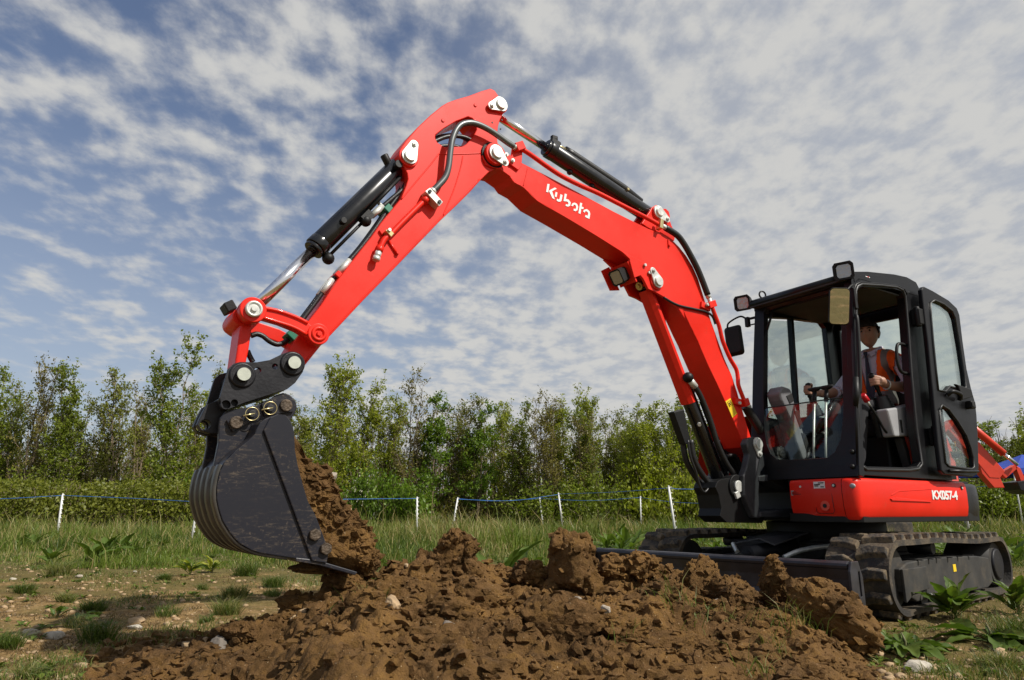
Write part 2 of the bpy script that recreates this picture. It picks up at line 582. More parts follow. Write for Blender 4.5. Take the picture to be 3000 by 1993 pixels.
ARM = [(3.392, 3.361),(3.357, 3.359),(3.289, 3.294),(3.273, 3.262),(3.284, 3.22),(3.313, 3.159),(3.329, 3.103),(3.336, 3.014),(3.323, 2.939),(3.301, 2.865),(3.348, 2.79),(3.399, 2.751),(3.462, 2.674),(3.539, 2.571),(3.622, 2.469),(3.735, 2.335),(3.895, 2.13),(4.045, 1.939),(4.186, 1.761),(4.317, 1.589),(4.4, 1.481),(4.473, 1.37),(4.508, 1.328),(4.544, 1.321),(4.577, 1.35),(4.577, 1.396),(4.532, 1.489),(4.471, 1.602),(4.415, 1.693),(4.334, 1.849),(4.247, 1.992),(4.157, 2.138),(4.11, 2.225),(3.993, 2.409),(3.964, 2.497),(3.953, 2.544),(3.959, 2.579),(3.98, 2.612),(4.014, 2.642),(4.024, 2.676),(4.017, 2.707),(3.976, 2.787),(3.902, 2.903),(3.821, 3.012),(3.745, 3.103),(3.705, 3.142),(3.645, 3.186),(3.551, 3.248),(3.457, 3.318)]
ARM_HOLE = [(3.782, 2.89),(3.729, 2.95),(3.642, 3.032),(3.556, 3.094),(3.523, 3.093),(3.495, 3.066),(3.492, 3.023),(3.516, 2.966),(3.565, 2.898),(3.594, 2.872),(3.721, 2.829),(3.769, 2.843),(3.783, 2.866)]
WELD1 = [(3.759, 2.766),(3.81, 2.682),(3.879, 2.576),(3.942, 2.479),(3.991, 2.405)]
WELD2 = [(3.759, 2.766),(3.677, 2.791),(3.581, 2.824),(3.452, 2.869)]
WELD3 = [(3.59, 2.804),(3.603, 2.726),(3.643, 2.576),(3.688, 2.451),(3.718, 2.372)]
BOOM_WELD = [(3.104, 2.865),(3.112, 2.826),(3.126, 2.772),(3.139, 2.726)]
ARM_PIPE = [(3.839, 2.445),(3.91, 2.357),(3.992, 2.252),(4.057, 2.166),(4.094, 2.125),(4.112, 2.084),(4.123, 2.048)]
ARM_PIPE_END = [(4.123, 2.048),(4.136, 2.001)]
ARM_BLOCK = [(3.87, 2.465),(3.84, 2.497),(3.75, 2.428),(3.776, 2.394)]
ARM_CLAMP = [(4.1, 2.168),(4.081, 2.185),(4.047, 2.162),(4.064, 2.136)]
SPIRAL_HOSE = [(3.223, 2.965),(3.281, 2.975),(3.361, 2.998),(3.438, 3.016),(3.514, 3.022),(3.577, 3.012),(3.637, 2.979),(3.677, 2.924),(3.702, 2.846),(3.711, 2.762),(3.718, 2.669),(3.737, 2.596),(3.779, 2.532),(3.816, 2.485)]
ARM_HOSE = [(3.926, 2.588),(3.944, 2.528),(3.998, 2.425),(4.044, 2.344),(4.09, 2.258),(4.18, 2.101),(4.28, 1.951),(4.367, 1.821),(4.421, 1.726),(4.48, 1.625),(4.527, 1.544)]
LOOP_HOSE = [(4.726, 1.505),(4.699, 1.518),(4.669, 1.512),(4.634, 1.49),(4.595, 1.479),(4.557, 1.497),(4.531, 1.532)]
LOOP_HOSE2 = [(4.74, 1.423),(4.728, 1.399),(4.709, 1.369)]
BCYL = [(3.935, 2.716),(4.45, 2.017),(4.731, 1.632)]
ACYL = [(3.266, 3.326),(2.871, 3.158),(1.833, 2.904)]
ACYL_P = [(3.323, 3.259),(1.875, 2.867)]
MCYL = [(1.911, 2.295),(1.59, 1.545),(1.214, 0.841)]
GUARD = [(2.004, 2.23),(1.61, 1.4)]
PINS = [(3.368, 2.876),(1.957, 2.288),(1.875, 2.867),(3.323, 3.259),(3.961, 2.68)]
KEEP = [(3.307, 2.83),(2.004, 2.358),(1.794, 2.828),(3.392, 3.221),(3.936, 2.762)]
FOOT = [(1.043, 1.15),(1.032, 1.079)]
BOOM_PIPE = [(3.173, 2.973),(3.105, 2.957),(2.964, 2.91),(2.834, 2.874),(2.67, 2.85),(2.514, 2.836),(2.272, 2.8),(2.018, 2.762),(1.912, 2.741)]
BOOM_HOSE = [(1.848, 2.735),(1.725, 2.703),(1.654, 2.649),(1.586, 2.567),(1.524, 2.482),(1.475, 2.394),(1.42, 2.279)]
BOOM_PIPE2 = [(1.388, 2.208),(1.363, 2.151),(1.315, 2.049),(1.284, 1.931),(1.215, 1.805),(1.151, 1.726),(1.139, 1.66),(1.139, 1.599),(1.097, 1.509),(1.081, 1.471)]
BOOM_HOSE2 = [(1.042, 1.45),(0.985, 1.383),(0.893, 1.283),(0.82, 1.199)]
CABLE = [(1.893, 2.178),(1.806, 2.154),(1.716, 2.143),(1.548, 2.145),(1.433, 2.142),(1.369, 2.119),(1.339, 2.061)]
MHOSE = [(1.624, 1.581),(1.587, 1.547),(1.537, 1.487),(1.474, 1.373),(1.429, 1.267),(1.385, 1.144),(1.305, 1.01),(1.236, 0.937),(1.149, 0.852)]
MHOSE2 = [(1.599, 1.164),(1.575, 1.029),(1.518, 0.94),(1.433, 0.861),(1.362, 0.825)]
MHOSE3 = [(1.673, 1.156),(1.656, 1.035),(1.611, 0.935),(1.575, 0.832),(1.535, 0.792),(1.489, 0.817)]
MBOX = [(1.769, 1.357),(1.659, 1.386),(1.605, 1.139),(1.667, 1.128)]
LINK = [(4.815, 1.574),(4.812, 1.596),(4.796, 1.624),(4.769, 1.637),(4.741, 1.623),(4.719, 1.615),(4.646, 1.61),(4.561, 1.594),(4.496, 1.569),(4.475, 1.555),(4.443, 1.554),(4.421, 1.536),(4.416, 1.51),(4.428, 1.484),(4.455, 1.47),(4.481, 1.48),(4.499, 1.493),(4.556, 1.52),(4.64, 1.542),(4.714, 1.553),(4.742, 1.55),(4.768, 1.539),(4.797, 1.551)]
LINK_GROOVE = [(4.726, 1.597),(4.644, 1.593),(4.56, 1.576),(4.499, 1.555),(4.5, 1.519),(4.566, 1.545),(4.642, 1.559),(4.723, 1.572)]
LPINS = [(4.766, 1.59),(4.444, 1.517)]
BLINK = [(4.803, 1.607),(4.783, 1.632),(4.754, 1.636),(4.738, 1.601),(4.745, 1.548),(4.747, 1.479),(4.75, 1.411),(4.757, 1.348),(4.744, 1.312),(4.752, 1.261),(4.782, 1.25),(4.8, 1.281),(4.806, 1.342),(4.803, 1.429),(4.8, 1.514),(4.801, 1.556)]
HITCH = [(4.871, 1.159),(4.859, 1.231),(4.847, 1.296),(4.827, 1.321),(4.802, 1.332),(4.726, 1.34),(4.668, 1.358),(4.611, 1.395),(4.575, 1.412),(4.542, 1.408),(4.511, 1.383),(4.501, 1.358),(4.506, 1.318),(4.539, 1.261),(4.574, 1.227),(4.6, 1.217),(4.766, 1.145),(4.832, 1.109),(4.852, 1.115)]
HPINS = [(4.559, 1.353),(4.785, 1.271)]
HHOLES = [(4.717, 1.301),(4.64, 1.33),(4.843, 1.129),(4.807, 1.141)]
HOOK = [(4.906, 1.136),(4.856, 1.164),(4.822, 1.122),(4.828, 1.057),(4.845, 1.007),(4.882, 1.005),(4.92, 1.017),(4.938, 1.042),(4.929, 1.074)]
HOOK_HOLE = [(4.904, 1.043)]
EAR = [(4.859, 1.035),(4.858, 1.069),(4.839, 1.099),(4.811, 1.113),(4.751, 1.125),(4.692, 1.147),(4.647, 1.171),(4.617, 1.198),(4.586, 1.211),(4.553, 1.204),(4.523, 1.177),(4.514, 1.144),(4.526, 1.11),(4.543, 1.081),(4.543, 0.971),(4.672, 0.917),(4.839, 0.804),(4.867, 0.825),(4.861, 0.883),(4.854, 0.959)]
PAD1 = [(4.834, 1.059),(4.72, 1.117),(4.69, 1.086),(4.801, 1.007)]
PAD2 = [(4.686, 1.149),(4.555, 1.187),(4.533, 1.122),(4.669, 1.091)]
EBOLT = [(4.791, 1.052),(4.574, 1.148)]
ERING = [(4.73, 1.093),(4.651, 1.126)]
BSIDE = [(4.679, 1.071),(4.649, 1.085),(4.611, 1.083),(4.586, 1.057),(4.573, 1.027),(4.565, 0.993),(4.557, 0.927),(4.539, 0.859),(4.51, 0.776),(4.481, 0.701),(4.442, 0.641),(4.418, 0.589),(4.39, 0.529),(4.374, 0.476),(4.381, 0.435),(4.447, 0.446),(4.516, 0.456),(4.606, 0.472),(4.665, 0.483),(4.709, 0.498),(4.76, 0.527),(4.798, 0.566),(4.835, 0.619),(4.856, 0.67),(4.868, 0.712),(4.872, 0.762),(4.865, 0.826),(4.848, 0.867),(4.81, 0.915),(4.762, 0.959),(4.735, 0.991),(4.73, 1.015),(4.718, 1.043),(4.699, 1.06)]
CUTTER = [(4.703, 1.008),(4.678, 1.068),(4.649, 1.085),(4.611, 1.083),(4.586, 1.057),(4.573, 1.027),(4.565, 0.993),(4.557, 0.927),(4.539, 0.859),(4.51, 0.776),(4.481, 0.701),(4.442, 0.641),(4.418, 0.589),(4.386, 0.521),(4.371, 0.473),(4.377, 0.432),(4.444, 0.445),(4.575, 0.73)]
LIP = [(4.516, 0.461),(4.424, 0.449),(4.224, 0.387),(4.235, 0.373),(4.422, 0.428),(4.515, 0.446)]
SBOLT = [(4.443, 0.557),(4.388, 0.495)]
SOIL = [(4.65, 1.055),(4.554, 1.03),(4.512, 0.94),(4.489, 0.918),(4.46, 0.896),(4.409, 0.866),(4.357, 0.839),(4.314, 0.783),(4.267, 0.704),(4.19, 0.632),(4.144, 0.583),(4.108, 0.524),(4.072, 0.435),(4.072, 0.398),(4.108, 0.356),(4.179, 0.372),(4.39, 0.434),(4.649, 0.509),(4.773, 0.598),(4.818, 0.773),(4.745, 0.925)]
SOIL_UNDER = [(4.397, 0.427),(4.239, 0.387),(4.246, 0.372),(4.304, 0.363),(4.361, 0.368),(4.397, 0.382)]
SWING = [(1.172, 1.148),(1.143, 1.188),(1.06, 1.206),(1.005, 1.191),(0.986, 1.145),(0.973, 1.064),(0.967, 0.992),(1.023, 0.942),(1.05, 0.864),(1.068, 0.789),(1.075, 0.686),(1.069, 0.61),(1.14, 0.61),(1.189, 0.685),(1.236, 0.77),(1.23, 0.909),(1.187, 0.972),(1.142, 1.069)]
SWING_BODY = [(1.49, 0.825),(1.464, 0.864),(1.418, 0.882),(1.349, 0.891),(1.233, 0.899),(1.153, 0.913),(1.131, 0.777),(1.008, 0.654),(0.962, 0.604),(0.991, 0.572),(1.392, 0.581),(1.461, 0.626),(1.44, 0.678),(1.459, 0.773)]
SWPIN = [(1.344, 0.822),(1.281, 0.775)]
CAB_SIDE = [(0.93, 0.894),(0.826, 1.583),(0.743, 2.226),(0.731, 2.344),(0.695, 2.377),(0.49, 2.416),(0.134, 2.462),(-0.049, 2.473),(-0.18, 2.454),(-0.218, 2.408),(-0.127, 1.955),(-0.037, 1.409),(0.025, 0.91)]
CAB_OPEN = [(0.897, 0.978),(0.844, 1.341),(0.76, 1.838),(0.691, 2.209),(0.661, 2.251),(0.604, 2.277),(0.356, 2.313),(0.14, 2.337),(0.056, 2.329),(0.032, 2.288),(0.056, 2.04),(0.107, 1.658),(0.144, 1.268),(0.137, 1.013),(0.193, 0.977),(0.323, 0.963),(0.831, 0.953)]
DOOR_OUT = [(-0.086, 2.351),(-0.12, 2.385),(-0.258, 2.37),(-0.504, 2.327),(-0.605, 2.285),(-0.631, 2.227),(-0.612, 2.007),(-0.602, 1.77),(-0.622, 1.61),(-0.651, 1.499),(-0.639, 1.397),(-0.596, 1.203),(-0.533, 0.982),(-0.495, 0.929),(-0.411, 0.911),(-0.016, 0.921),(0.025, 0.944),(0.016, 1.143),(-0.022, 1.528),(-0.061, 1.932),(-0.077, 2.209)]
DOOR_GLASS1 = [(-0.183, 2.249),(-0.26, 2.284),(-0.387, 2.273),(-0.508, 2.235),(-0.541, 2.182),(-0.546, 1.953),(-0.54, 1.727),(-0.529, 1.624),(-0.499, 1.596),(-0.394, 1.597),(-0.282, 1.603),(-0.207, 1.556),(-0.103, 1.557),(-0.116, 1.723),(-0.138, 1.942),(-0.163, 2.139)]
DOOR_GLASS2 = [(-0.07, 1.39),(-0.121, 1.433),(-0.209, 1.408),(-0.311, 1.329),(-0.409, 1.23),(-0.448, 1.14),(-0.465, 1.062),(-0.452, 0.989),(-0.405, 0.972),(-0.083, 0.985),(-0.046, 1.008),(-0.058, 1.197)]
WS_OUT = [(0.881, 0.052, 1.305),(0.801, 0.041, 1.733),(0.682, 0.036, 2.374),(0.678, 0.056, 2.397),(0.677, 0.098, 2.401),(0.678, 0.25, 2.395),(0.68, 0.719, 2.384),(0.681, 0.868, 2.38),(0.685, 0.905, 2.36),(0.708, 0.915, 2.236),(0.829, 0.932, 1.582),(0.958, 0.947, 0.892),(0.96, 0.65, 0.881),(0.958, 0.371, 0.892),(0.941, 0.14, 0.984),(0.92, 0.071, 1.093)]
WS_IN = [(0.836, 0.152, 1.546),(0.75, 0.138, 2.007),(0.703, 0.131, 2.263),(0.697, 0.147, 2.295),(0.696, 0.204, 2.298),(0.697, 0.719, 2.293),(0.697, 0.79, 2.292),(0.702, 0.812, 2.266),(0.748, 0.819, 2.019),(0.826, 0.827, 1.6),(0.879, 0.833, 1.314),(0.912, 0.811, 1.136),(0.927, 0.767, 1.057),(0.934, 0.702, 1.018),(0.934, 0.455, 1.022),(0.931, 0.293, 1.037),(0.923, 0.239, 1.081),(0.907, 0.199, 1.162),(0.887, 0.176, 1.27)]
WS_SPLIT = [(0.854, 0.16, 1.448),(0.856, 0.833, 1.441)]
RWIN = [(0.697, 2.207),(0.595, 2.252),(0.273, 2.286),(-0.168, 2.321),(-0.221, 2.281),(-0.211, 2.011),(-0.204, 1.763),(-0.11, 1.22),(0.838, 1.172)]
RBAR = [(0.236, 2.286),(0.274, 1.542)]
POSTS = [(-11.152, 17.4, -11.169, 17.4, 1.051), (-6.994, 15.5, -6.939, 15.5, 0.861), (-2.537, 18.9, -2.56, 18.9, 1.004), (-1.888, 22.0, -1.704, 22.0, 1.05), (1.276, 29.0, 1.144, 29.0, 1.188), (1.71, 23.6, 1.566, 23.6, 1.235), (5.103, 28.0, 5.131, 28.0, 1.209), (3.615, 15.6, 3.502, 15.6, 1.182), (11.609, 18.0, 11.596, 18.0, 1.219)]
ROPES = [[(-14.235, 17.2, 0.916), (-12.639, 17.3, 0.95), (-11.166, 17.4, 1.034)], [(-11.166, 17.4, 1.034), (-9.276, 17.0, 0.961), (-6.938, 15.5, 0.854)], [(-6.938, 15.5, 0.854), (-4.295, 18.0, 0.953), (-2.559, 18.9, 0.986)], [(-1.704, 22.0, 1.029), (-0.487, 25.0, 1.008), (1.144, 29.0, 1.16)], [(-1.704, 22.0, 1.019), (0.0, 23.0, 0.991), (1.566, 23.6, 1.202)], [(1.144, 29.0, 1.16), (3.191, 28.5, 1.07), (5.13, 28.0, 1.183)], [(1.566, 23.6, 1.213), (2.783, 19.0, 1.159), (3.501, 15.6, 1.159)], [(5.13, 28.0, 1.183), (5.838, 25.0, 0.961), (7.273, 22.0, 0.862)], [(3.501, 15.6, 1.159), (4.535, 16.0, 1.142), (11.593, 18.0, 1.202)], [(11.593, 18.0, 1.202), (11.644, 17.0, 1.253), (12.216, 16.0, 1.241)]]
TREES = [(-21.795, 31.0, 7.631, 1.197, 'bare'), (-19.991, 31.0, 6.984, 1.357, 'leafy'), (-18.309, 32.0, 6.773, 1.318, 'sparse'), (-14.91, 30.0, 7.691, 1.468, 'leafy'), (-13.378, 31.0, 6.823, 1.038, 'sparse'), (-12.102, 32.0, 6.115, 1.154, 'sparse'), (-7.928, 30.0, 6.983, 1.313, 'pale'), (-6.914, 31.0, 6.823, 1.277, 'pale'), (-4.66, 31.0, 6.903, 1.197, 'bare'), (-3.532, 31.0, 5.945, 1.357, 'dense'), (-2.48, 33.0, 5.865, 1.36, 'bare'), (-1.503, 31.0, 5.313, 1.038, 'dense'), (-0.72, 33.0, 5.915, 0.935, 'pale'), (0.451, 31.0, 5.235, 1.197, 'leafy'), (2.483, 32.0, 5.431, 1.154, 'pale'), (3.232, 31.0, 4.922, 0.958, 'leafy'), (4.48, 33.0, 5.031, 0.935, 'sparse'), (5.261, 31.0, 5.502, 1.118, 'pale'), (6.463, 31.0, 5.628, 1.277, 'pale'), (7.913, 32.0, 5.464, 1.154, 'leafy'), (9.76, 33.0, 5.114, 1.36, 'leafy'), (12.035, 34.0, 5.078, 1.401, 'pale'), (24.088, 36.0, 5.014, 1.761, 'leafy'), (26.008, 36.0, 4.53, 1.669, 'leafy'), (-24.205, 32.0, 6.939, 1.318, 'leafy'), (28.103, 36.0, 5.158, 1.854, 'leafy'), (-10.24, 33.0, 5.781, 1.19, 'sparse'), (-24.324, 33.49, 6.862, 0.843, 'sparse'), (-22.624, 33.223, 5.977, 1.193, 'sparse'), (-20.654, 33.192, 5.996, 0.843, 'sparse'), (-19.534, 32.564, 5.158, 1.023, 'bare'), (-17.925, 33.275, 6.652, 1.04, 'bare'), (-18.021, 34.179, 6.022, 1.015, 'pale'), (-16.355, 34.861, 6.767, 1.175, 'bare'), (-15.612, 34.262, 6.639, 0.932, 'pale'), (-13.555, 33.578, 5.941, 0.848, 'bare'), (-11.373, 32.703, 4.783, 0.953, 'bare'), (-9.955, 34.252, 5.261, 0.858, 'pale'), (-8.479, 34.088, 4.74, 0.984, 'pale'), (-6.367, 33.302, 4.951, 1.011, 'bare'), (-5.804, 33.072, 6.183, 1.092, 'pale'), (-4.175, 30.607, 4.288, 0.719, 'bare'), (-2.968, 31.537, 4.465, 1.029, 'bare'), (-2.133, 31.552, 5.528, 1.046, 'sparse'), (0.013, 31.152, 4.464, 0.753, 'bare'), (1.508, 30.55, 5.368, 0.944, 'bare'), (1.76, 30.263, 5.803, 0.767, 'bare'), (3.062, 30.815, 4.93, 0.796, 'bare'), (3.887, 34.343, 6.394, 1.059, 'pale'), (5.239, 33.957, 5.413, 0.927, 'sparse'), (6.322, 34.434, 5.512, 0.979, 'pale'), (7.63, 33.527, 5.921, 0.793, 'leafy'), (9.25, 33.57, 5.17, 0.871, 'pale'), (10.529, 33.106, 5.831, 0.856, 'pale'), (21.765, 33.313, 5.177, 1.154, 'bare'), (23.508, 33.507, 3.865, 1.165, 'sparse'), (24.659, 33.027, 5.447, 1.137, 'pale')]
SHRUBS = [(-20.248, 29.0, 2.991, 1.792), (-18.183, 30.0, 2.633, 2.009), (-15.305, 29.5, 2.887, 1.823), (-13.092, 30.0, 3.072, 1.7), (-8.015, 29.0, 2.991, 1.643), (-6.08, 28.5, 2.673, 1.321), (-4.344, 28.0, 2.23, 1.586), (-2.473, 30.0, 2.925, 1.7), (-0.727, 30.0, 2.487, 1.545), (1.455, 30.0, 2.779, 1.854), (3.637, 30.0, 2.925, 1.7), (6.012, 31.0, 3.152, 2.075), (7.966, 31.0, 2.925, 1.756), (9.28, 29.0, 2.426, 1.494), (21.722, 32.0, 3.233, 1.813), (23.119, 32.0, 2.92, 1.648)]
RIDGE = [(-0.619, 3.05, 0.0), (-0.58, 3.1, 0.027), (-0.536, 3.15, 0.066), (-0.486, 3.2, 0.081), (-0.436, 3.25, 0.093), (-0.395, 3.3, 0.109), (-0.345, 3.35, 0.144), (-0.309, 3.4, 0.193), (-0.282, 3.42, 0.235), (-0.246, 3.45, 0.308), (-0.19, 3.5, 0.35), (-0.143, 3.6, 0.39), (-0.1, 3.75, 0.387), (-0.048, 3.85, 0.35), (0.0, 3.9, 0.323), (0.047, 3.95, 0.31), (0.095, 4.0, 0.324), (0.143, 4.05, 0.342), (0.19, 4.1, 0.338), (0.237, 4.1, 0.297), (0.273, 4.05, 0.211), (0.32, 4.0, 0.163), (0.375, 3.9, 0.141), (0.421, 3.85, 0.131), (0.466, 3.75, 0.063), (0.507, 3.6, 0.0), (0.558, 3.5, 0.0)]
CLODS = [(-0.309, 3.7, 0.433, 0.115, 0.133), (0.303, 3.75, 0.37, 0.154, 0.203), (1.429, 3.85, 0.276, 0.1, 0.139), (1.543, 3.5, 0.194, 0.21, 0.149), (1.164, 3.75, 0.211, 0.116, 0.113), (1.019, 3.85, 0.267, 0.106, 0.119), (0.714, 3.95, 0.355, 0.089, 0.075), (0.082, 3.85, 0.336, 0.096, 0.058), (0.554, 3.95, 0.355, 0.079, 0.059), (-0.803, 3.4, 0.313, 0.119, 0.076), (-0.99, 3.35, 0.214, 0.117, 0.075), (-0.574, 3.3, 0.265, 0.157, 0.099), (-0.158, 3.35, 0.259, 0.184, 0.117), (0.76, 3.6, 0.181, 0.126, 0.081), (-0.288, 2.95, 0.177, 0.162, 0.111), (0.201, 2.9, 0.136, 0.189, 0.131), (0.689, 3.1, 0.1, 0.155, 0.093), (-1.17, 3.15, 0.118, 0.11, 0.063), (-1.411, 3.0, 0.073, 0.18, 0.06), (1.222, 3.5, 0.103, 0.158, 0.087), (-0.601, 2.95, 0.127, 0.147, 0.088), (-0.027, 2.95, 0.127, 0.133, 0.088), (0.459, 3.0, 0.143, 0.12, 0.09)]
STONES = [(-4.986, 7.197, 0.037, 'white'), (-4.365, 7.268, 0.05, 'pale'), (-2.296, 4.449, 0.07, 'sand'), (-2.172, 4.226, 0.045, 'white'), (-2.802, 5.677, 0.037, 'sand'), (-4.165, 7.937, 0.025, 'white'), (-2.564, 3.901, 0.055, 'pale'), (-2.437, 3.901, 0.06, 'white'), (1.721, 3.147, 0.065, 'white'), (1.423, 3.721, 0.06, 'pale'), (1.04, 3.043, 0.035, 'sand'), (-0.544, 6.072, 0.02, 'white'), (-2.317, 4.803, 0.045, 'sand'), (-2.704, 7.453, 0.04, 'pale'), (-3.538, 6.072, 0.03, 'sand')]
MSTONES = [(-1.437, 3.25, 0.134, 0.035, 'sand'), (-1.378, 3.3, 0.135, 0.03, 'sand'), (-1.456, 3.1, 0.07, 0.035, 'sand'), (-1.254, 3.15, 0.084, 0.065, 'grey'), (-0.978, 3.3, 0.159, 0.04, 'sand'), (-0.928, 3.25, 0.143, 0.045, 'sand'), (-0.473, 2.85, 0.099, 0.06, 'sand'), (-0.522, 3.55, 0.354, 0.025, 'sand'), (0.416, 3.2, 0.126, 0.04, 'pale'), (0.302, 3.4, 0.175, 0.035, 'pale'), (0.085, 3.6, 0.269, 0.03, 'grey'), (1.053, 3.7, 0.217, 0.025, 'pale'), (-0.25, 2.85, 0.12, 0.05, 'grey')]
DOCKS = [(2.786, 4.584, 0.36, 11, 0.0), (1.92, 3.608, 0.2, 12, 1.0), (3.34, 4.803, 0.34, 8, 0.0), (2.49, 3.833, 0.22, 8, 1.0), (-0.119, 5.0, 0.66, 9, 0.0), (0.136, 5.2, 0.62, 8, 0.0), (1.999, 5.05, 0.36, 6, 0.0), (-5.354, 9.364, 0.55, 10, 0.0), (-5.372, 10.01, 0.45, 8, 0.0), (-3.34, 7.453, 0.25, 8, 0.4), (-3.281, 7.852, 0.3, 6, 0.3), (-2.907, 4.654, 0.16, 4, 0.0), (-2.711, 4.584, 0.1, 3, 1.0)]
TUFTS = [(-2.165, 5.677, 0.17), (-3.345, 6.926, 0.1), (-4.925, 9.072, 0.16), (-1.859, 4.727, 0.15), (-2.17, 3.833, 0.16), (-4.012, 5.95, 0.13), (-3.332, 5.41, 0.11), (-2.861, 4.961, 0.13), (-2.757, 7.453, 0.2), (-4.701, 7.453, 0.22), (-2.141, 6.47, 0.16), (-1.428, 7.093, 0.15), (1.169, 3.608, 0.14), (1.602, 4.145, 0.12), (-2.502, 3.651, 0.12), (-1.982, 3.043, 0.08), (1.6, 3.566, 0.1), (2.65, 3.833, 0.2), (2.15, 3.266, 0.12)]
EX2 = {'cyl': [(10.423, 16.0, 2.779), (11.281, 16.0, 1.946), (11.558, 16.0, 1.681)], 'boom': [(10.256, 16.0, 2.739), (10.821, 16.0, 2.182), (11.29, 16.0, 1.541), (11.145, 16.0, 1.387), (10.912, 16.0, 1.402), (10.662, 16.0, 1.79), (10.139, 16.0, 2.499)], 'lower': [(10.687, 16.0, 1.946), (11.004, 16.0, 1.946), (11.225, 16.0, 1.172), (10.991, 16.0, 1.172), (10.768, 16.0, 1.48)], 'link': [(11.203, 16.0, 1.495), (11.577, 16.0, 1.697), (11.618, 16.0, 1.619), (11.302, 16.0, 1.387)], 'link2': [(11.561, 16.0, 1.697), (11.673, 16.0, 1.619), (11.77, 16.0, 1.287), (11.641, 16.0, 1.31)], 'bucket': [(11.403, 16.0, 1.295), (11.767, 16.0, 1.356), (12.054, 16.0, 1.21), (11.979, 16.0, 1.02), (11.632, 16.0, 1.042), (11.452, 16.0, 1.126)], 'body': [(9.534, 16.0, 2.182), (9.266, 16.0, 0.342)]}
GAZ = (18.967, 26.0, 2.017, 2.725)

# ------------------------------------------------------------------ the excavator
# local axes of the machine: x forward, y towards its left side, z up
CEN = (2.62, 5.93, 0.0)
ex = empty('excavator', CEN, R(180 + 32))
tag(ex, 'red mini excavator with black cab, raised boom and loaded bucket', 'excavator')
BR = R(2)      # the boom is swung a touch
UR = R(8)      # the undercarriage is turned a little more
V3 = lambda uw, v: (uw[0], v, uw[1])


def keeper(parent, pin, kp, v, name='pin_plate', r1=0.050, r2=0.028, pr=0.036, dirv=1):
    """Zinc keeper plate round a pin, with the pin head and the bolt."""
    a, b = Vector((pin[0], pin[1])), Vector((kp[0], kp[1]))
    d = (b - a).normalized()
    ang = math.atan2(d.y, d.x)
    poly = []
    for k in range(13):
        th = ang + math.pi / 2 + math.pi * k / 12
        poly.append((a.x + r1 * math.cos(th), a.y + r1 * math.sin(th)))
    for k in range(9):
        th = ang - math.pi / 2 + math.pi * k / 8
        poly.append((b.x + r2 * math.cos(th), b.y + r2 * math.sin(th)))
    pl = G().prism(poly, v, v + 0.010 * dirv).build(name, ZINC, parent, 0.002)
    G().cyl((a.x, v, a.y), (a.x, v + 0.024 * dirv, a.y), pr, seg=28).build('pin', ZINC, parent, 0.003)
    G().cyl((b.x, v, b.y), (b.x, v + 0.020 * dirv, b.y), 0.015, seg=6).cyl((b.x, v, b.y), (b.x, v + 0.026 * dirv, b.y), 0.008, seg=10).build('bolt', ZINC, parent)
    return pl


def pipe(name, pts, v, r, m, parent, n=6, seg=10):
    P = crom([(p[0], v if len(p) == 2 else p[2], p[1]) for p in pts], n)
    return G().tube(P, r, seg).build(name, m, parent)


def boss(parent, c, v0, v1, r, m, name='boss', bevel=0.004):
    return G().cyl((c[0], v0, c[1]), (c[0], v1, c[1]), r, seg=32).build(name, m, parent, bevel)


# ---- boom
HWB = 0.10
boom = G().prism(BOOM, -HWB, HWB).build('boom', RED, ex, 0.006, BR)
# top and bottom flange strips stand a little proud of the web, as welded plate edges
G().prism(BOOM_LUG, 0.082, 0.105).build('cylinder_lug', RED, boom, 0.003)
G().prism(BOOM_LUG, -0.105, -0.082).build('cylinder_lug', RED, boom, 0.003)
G().prism(ARM_LUG, 0.050, 0.078).build('arm_cylinder_lug', RED, boom, 0.003)
G().prism(ARM_LUG, -0.078, -0.050).build('arm_cylinder_lug', RED, boom, 0.003)
boss(boom, PINS[0], -0.128, 0.128, 0.074, RED)
boss(boom, PINS[0], 0.086, 0.100, 0.090, PLASTIC, 'seal_ring')
keeper(boom, PINS[0], KEEP[0], 0.130, r1=0.056, pr=0.040)
boss(boom, PINS[1], 0.100, 0.117, 0.062, RED)
keeper(boom, PINS[1], KEEP[1], 0.119)
boss(boom, PINS[2], 0.070, 0.090, 0.056, RED)
keeper(boom, PINS[2], KEEP[2], 0.092, r1=0.052)
for nm, P in (('logo_letter', LOGO_K1), ('logo_letter', LOGO_K2), ('logo_letter', LOGO_U1), ('logo_letter', LOGO_U2), ('logo_letter', LOGO_B), ('logo_letter', LOGO_O), ('logo_letter', LOGO_T), ('logo_letter', LOGO_A)):
    G().prism(P, HWB - 0.001, HWB + 0.003).build(nm, WHITE, boom)
st = G().prism(STICKER, HWB - 0.001, HWB + 0.003).build('warning_sticker', YELLOW, boom)
c_ = np.mean(np.array(STICKER), 0)
q = [Vector((p[0], p[1])) for p in STICKER]
# black pictogram (a struck figure in a rounded frame) and two text bars on the yellow sticker


def stk(a, b):
    p = (q[0] * (1 - a) + q[1] * a) * (1 - b) + (q[3] * (1 - a) + q[2] * a) * b
    return (p.x, HWB + 0.0045, p.y)


g = G()
for poly in ([(.22, .10), (.80, .10), (.80, .40), (.22, .40)],):
    pts = [stk(*p) for p in poly] + [stk(*poly[0])]
    g.tube(pts, 0.0016, 5)
g.tube([stk(.34, .34), stk(.50, .25), stk(.66, .17)], 0.0035, 5).tube([stk(.36, .18), stk(.50, .25), stk(.62, .33)], 0.003, 5)
g.build('sticker_print', BLACKP, boom)
pipe('weld_bead', BOOM_WELD, HWB, 0.0035, RED, boom)
pipe('weld_bead', [(p[0], p[1]) for p in BOOM[41:56]], HWB - 0.002, 0.004, RED, boom, 3)
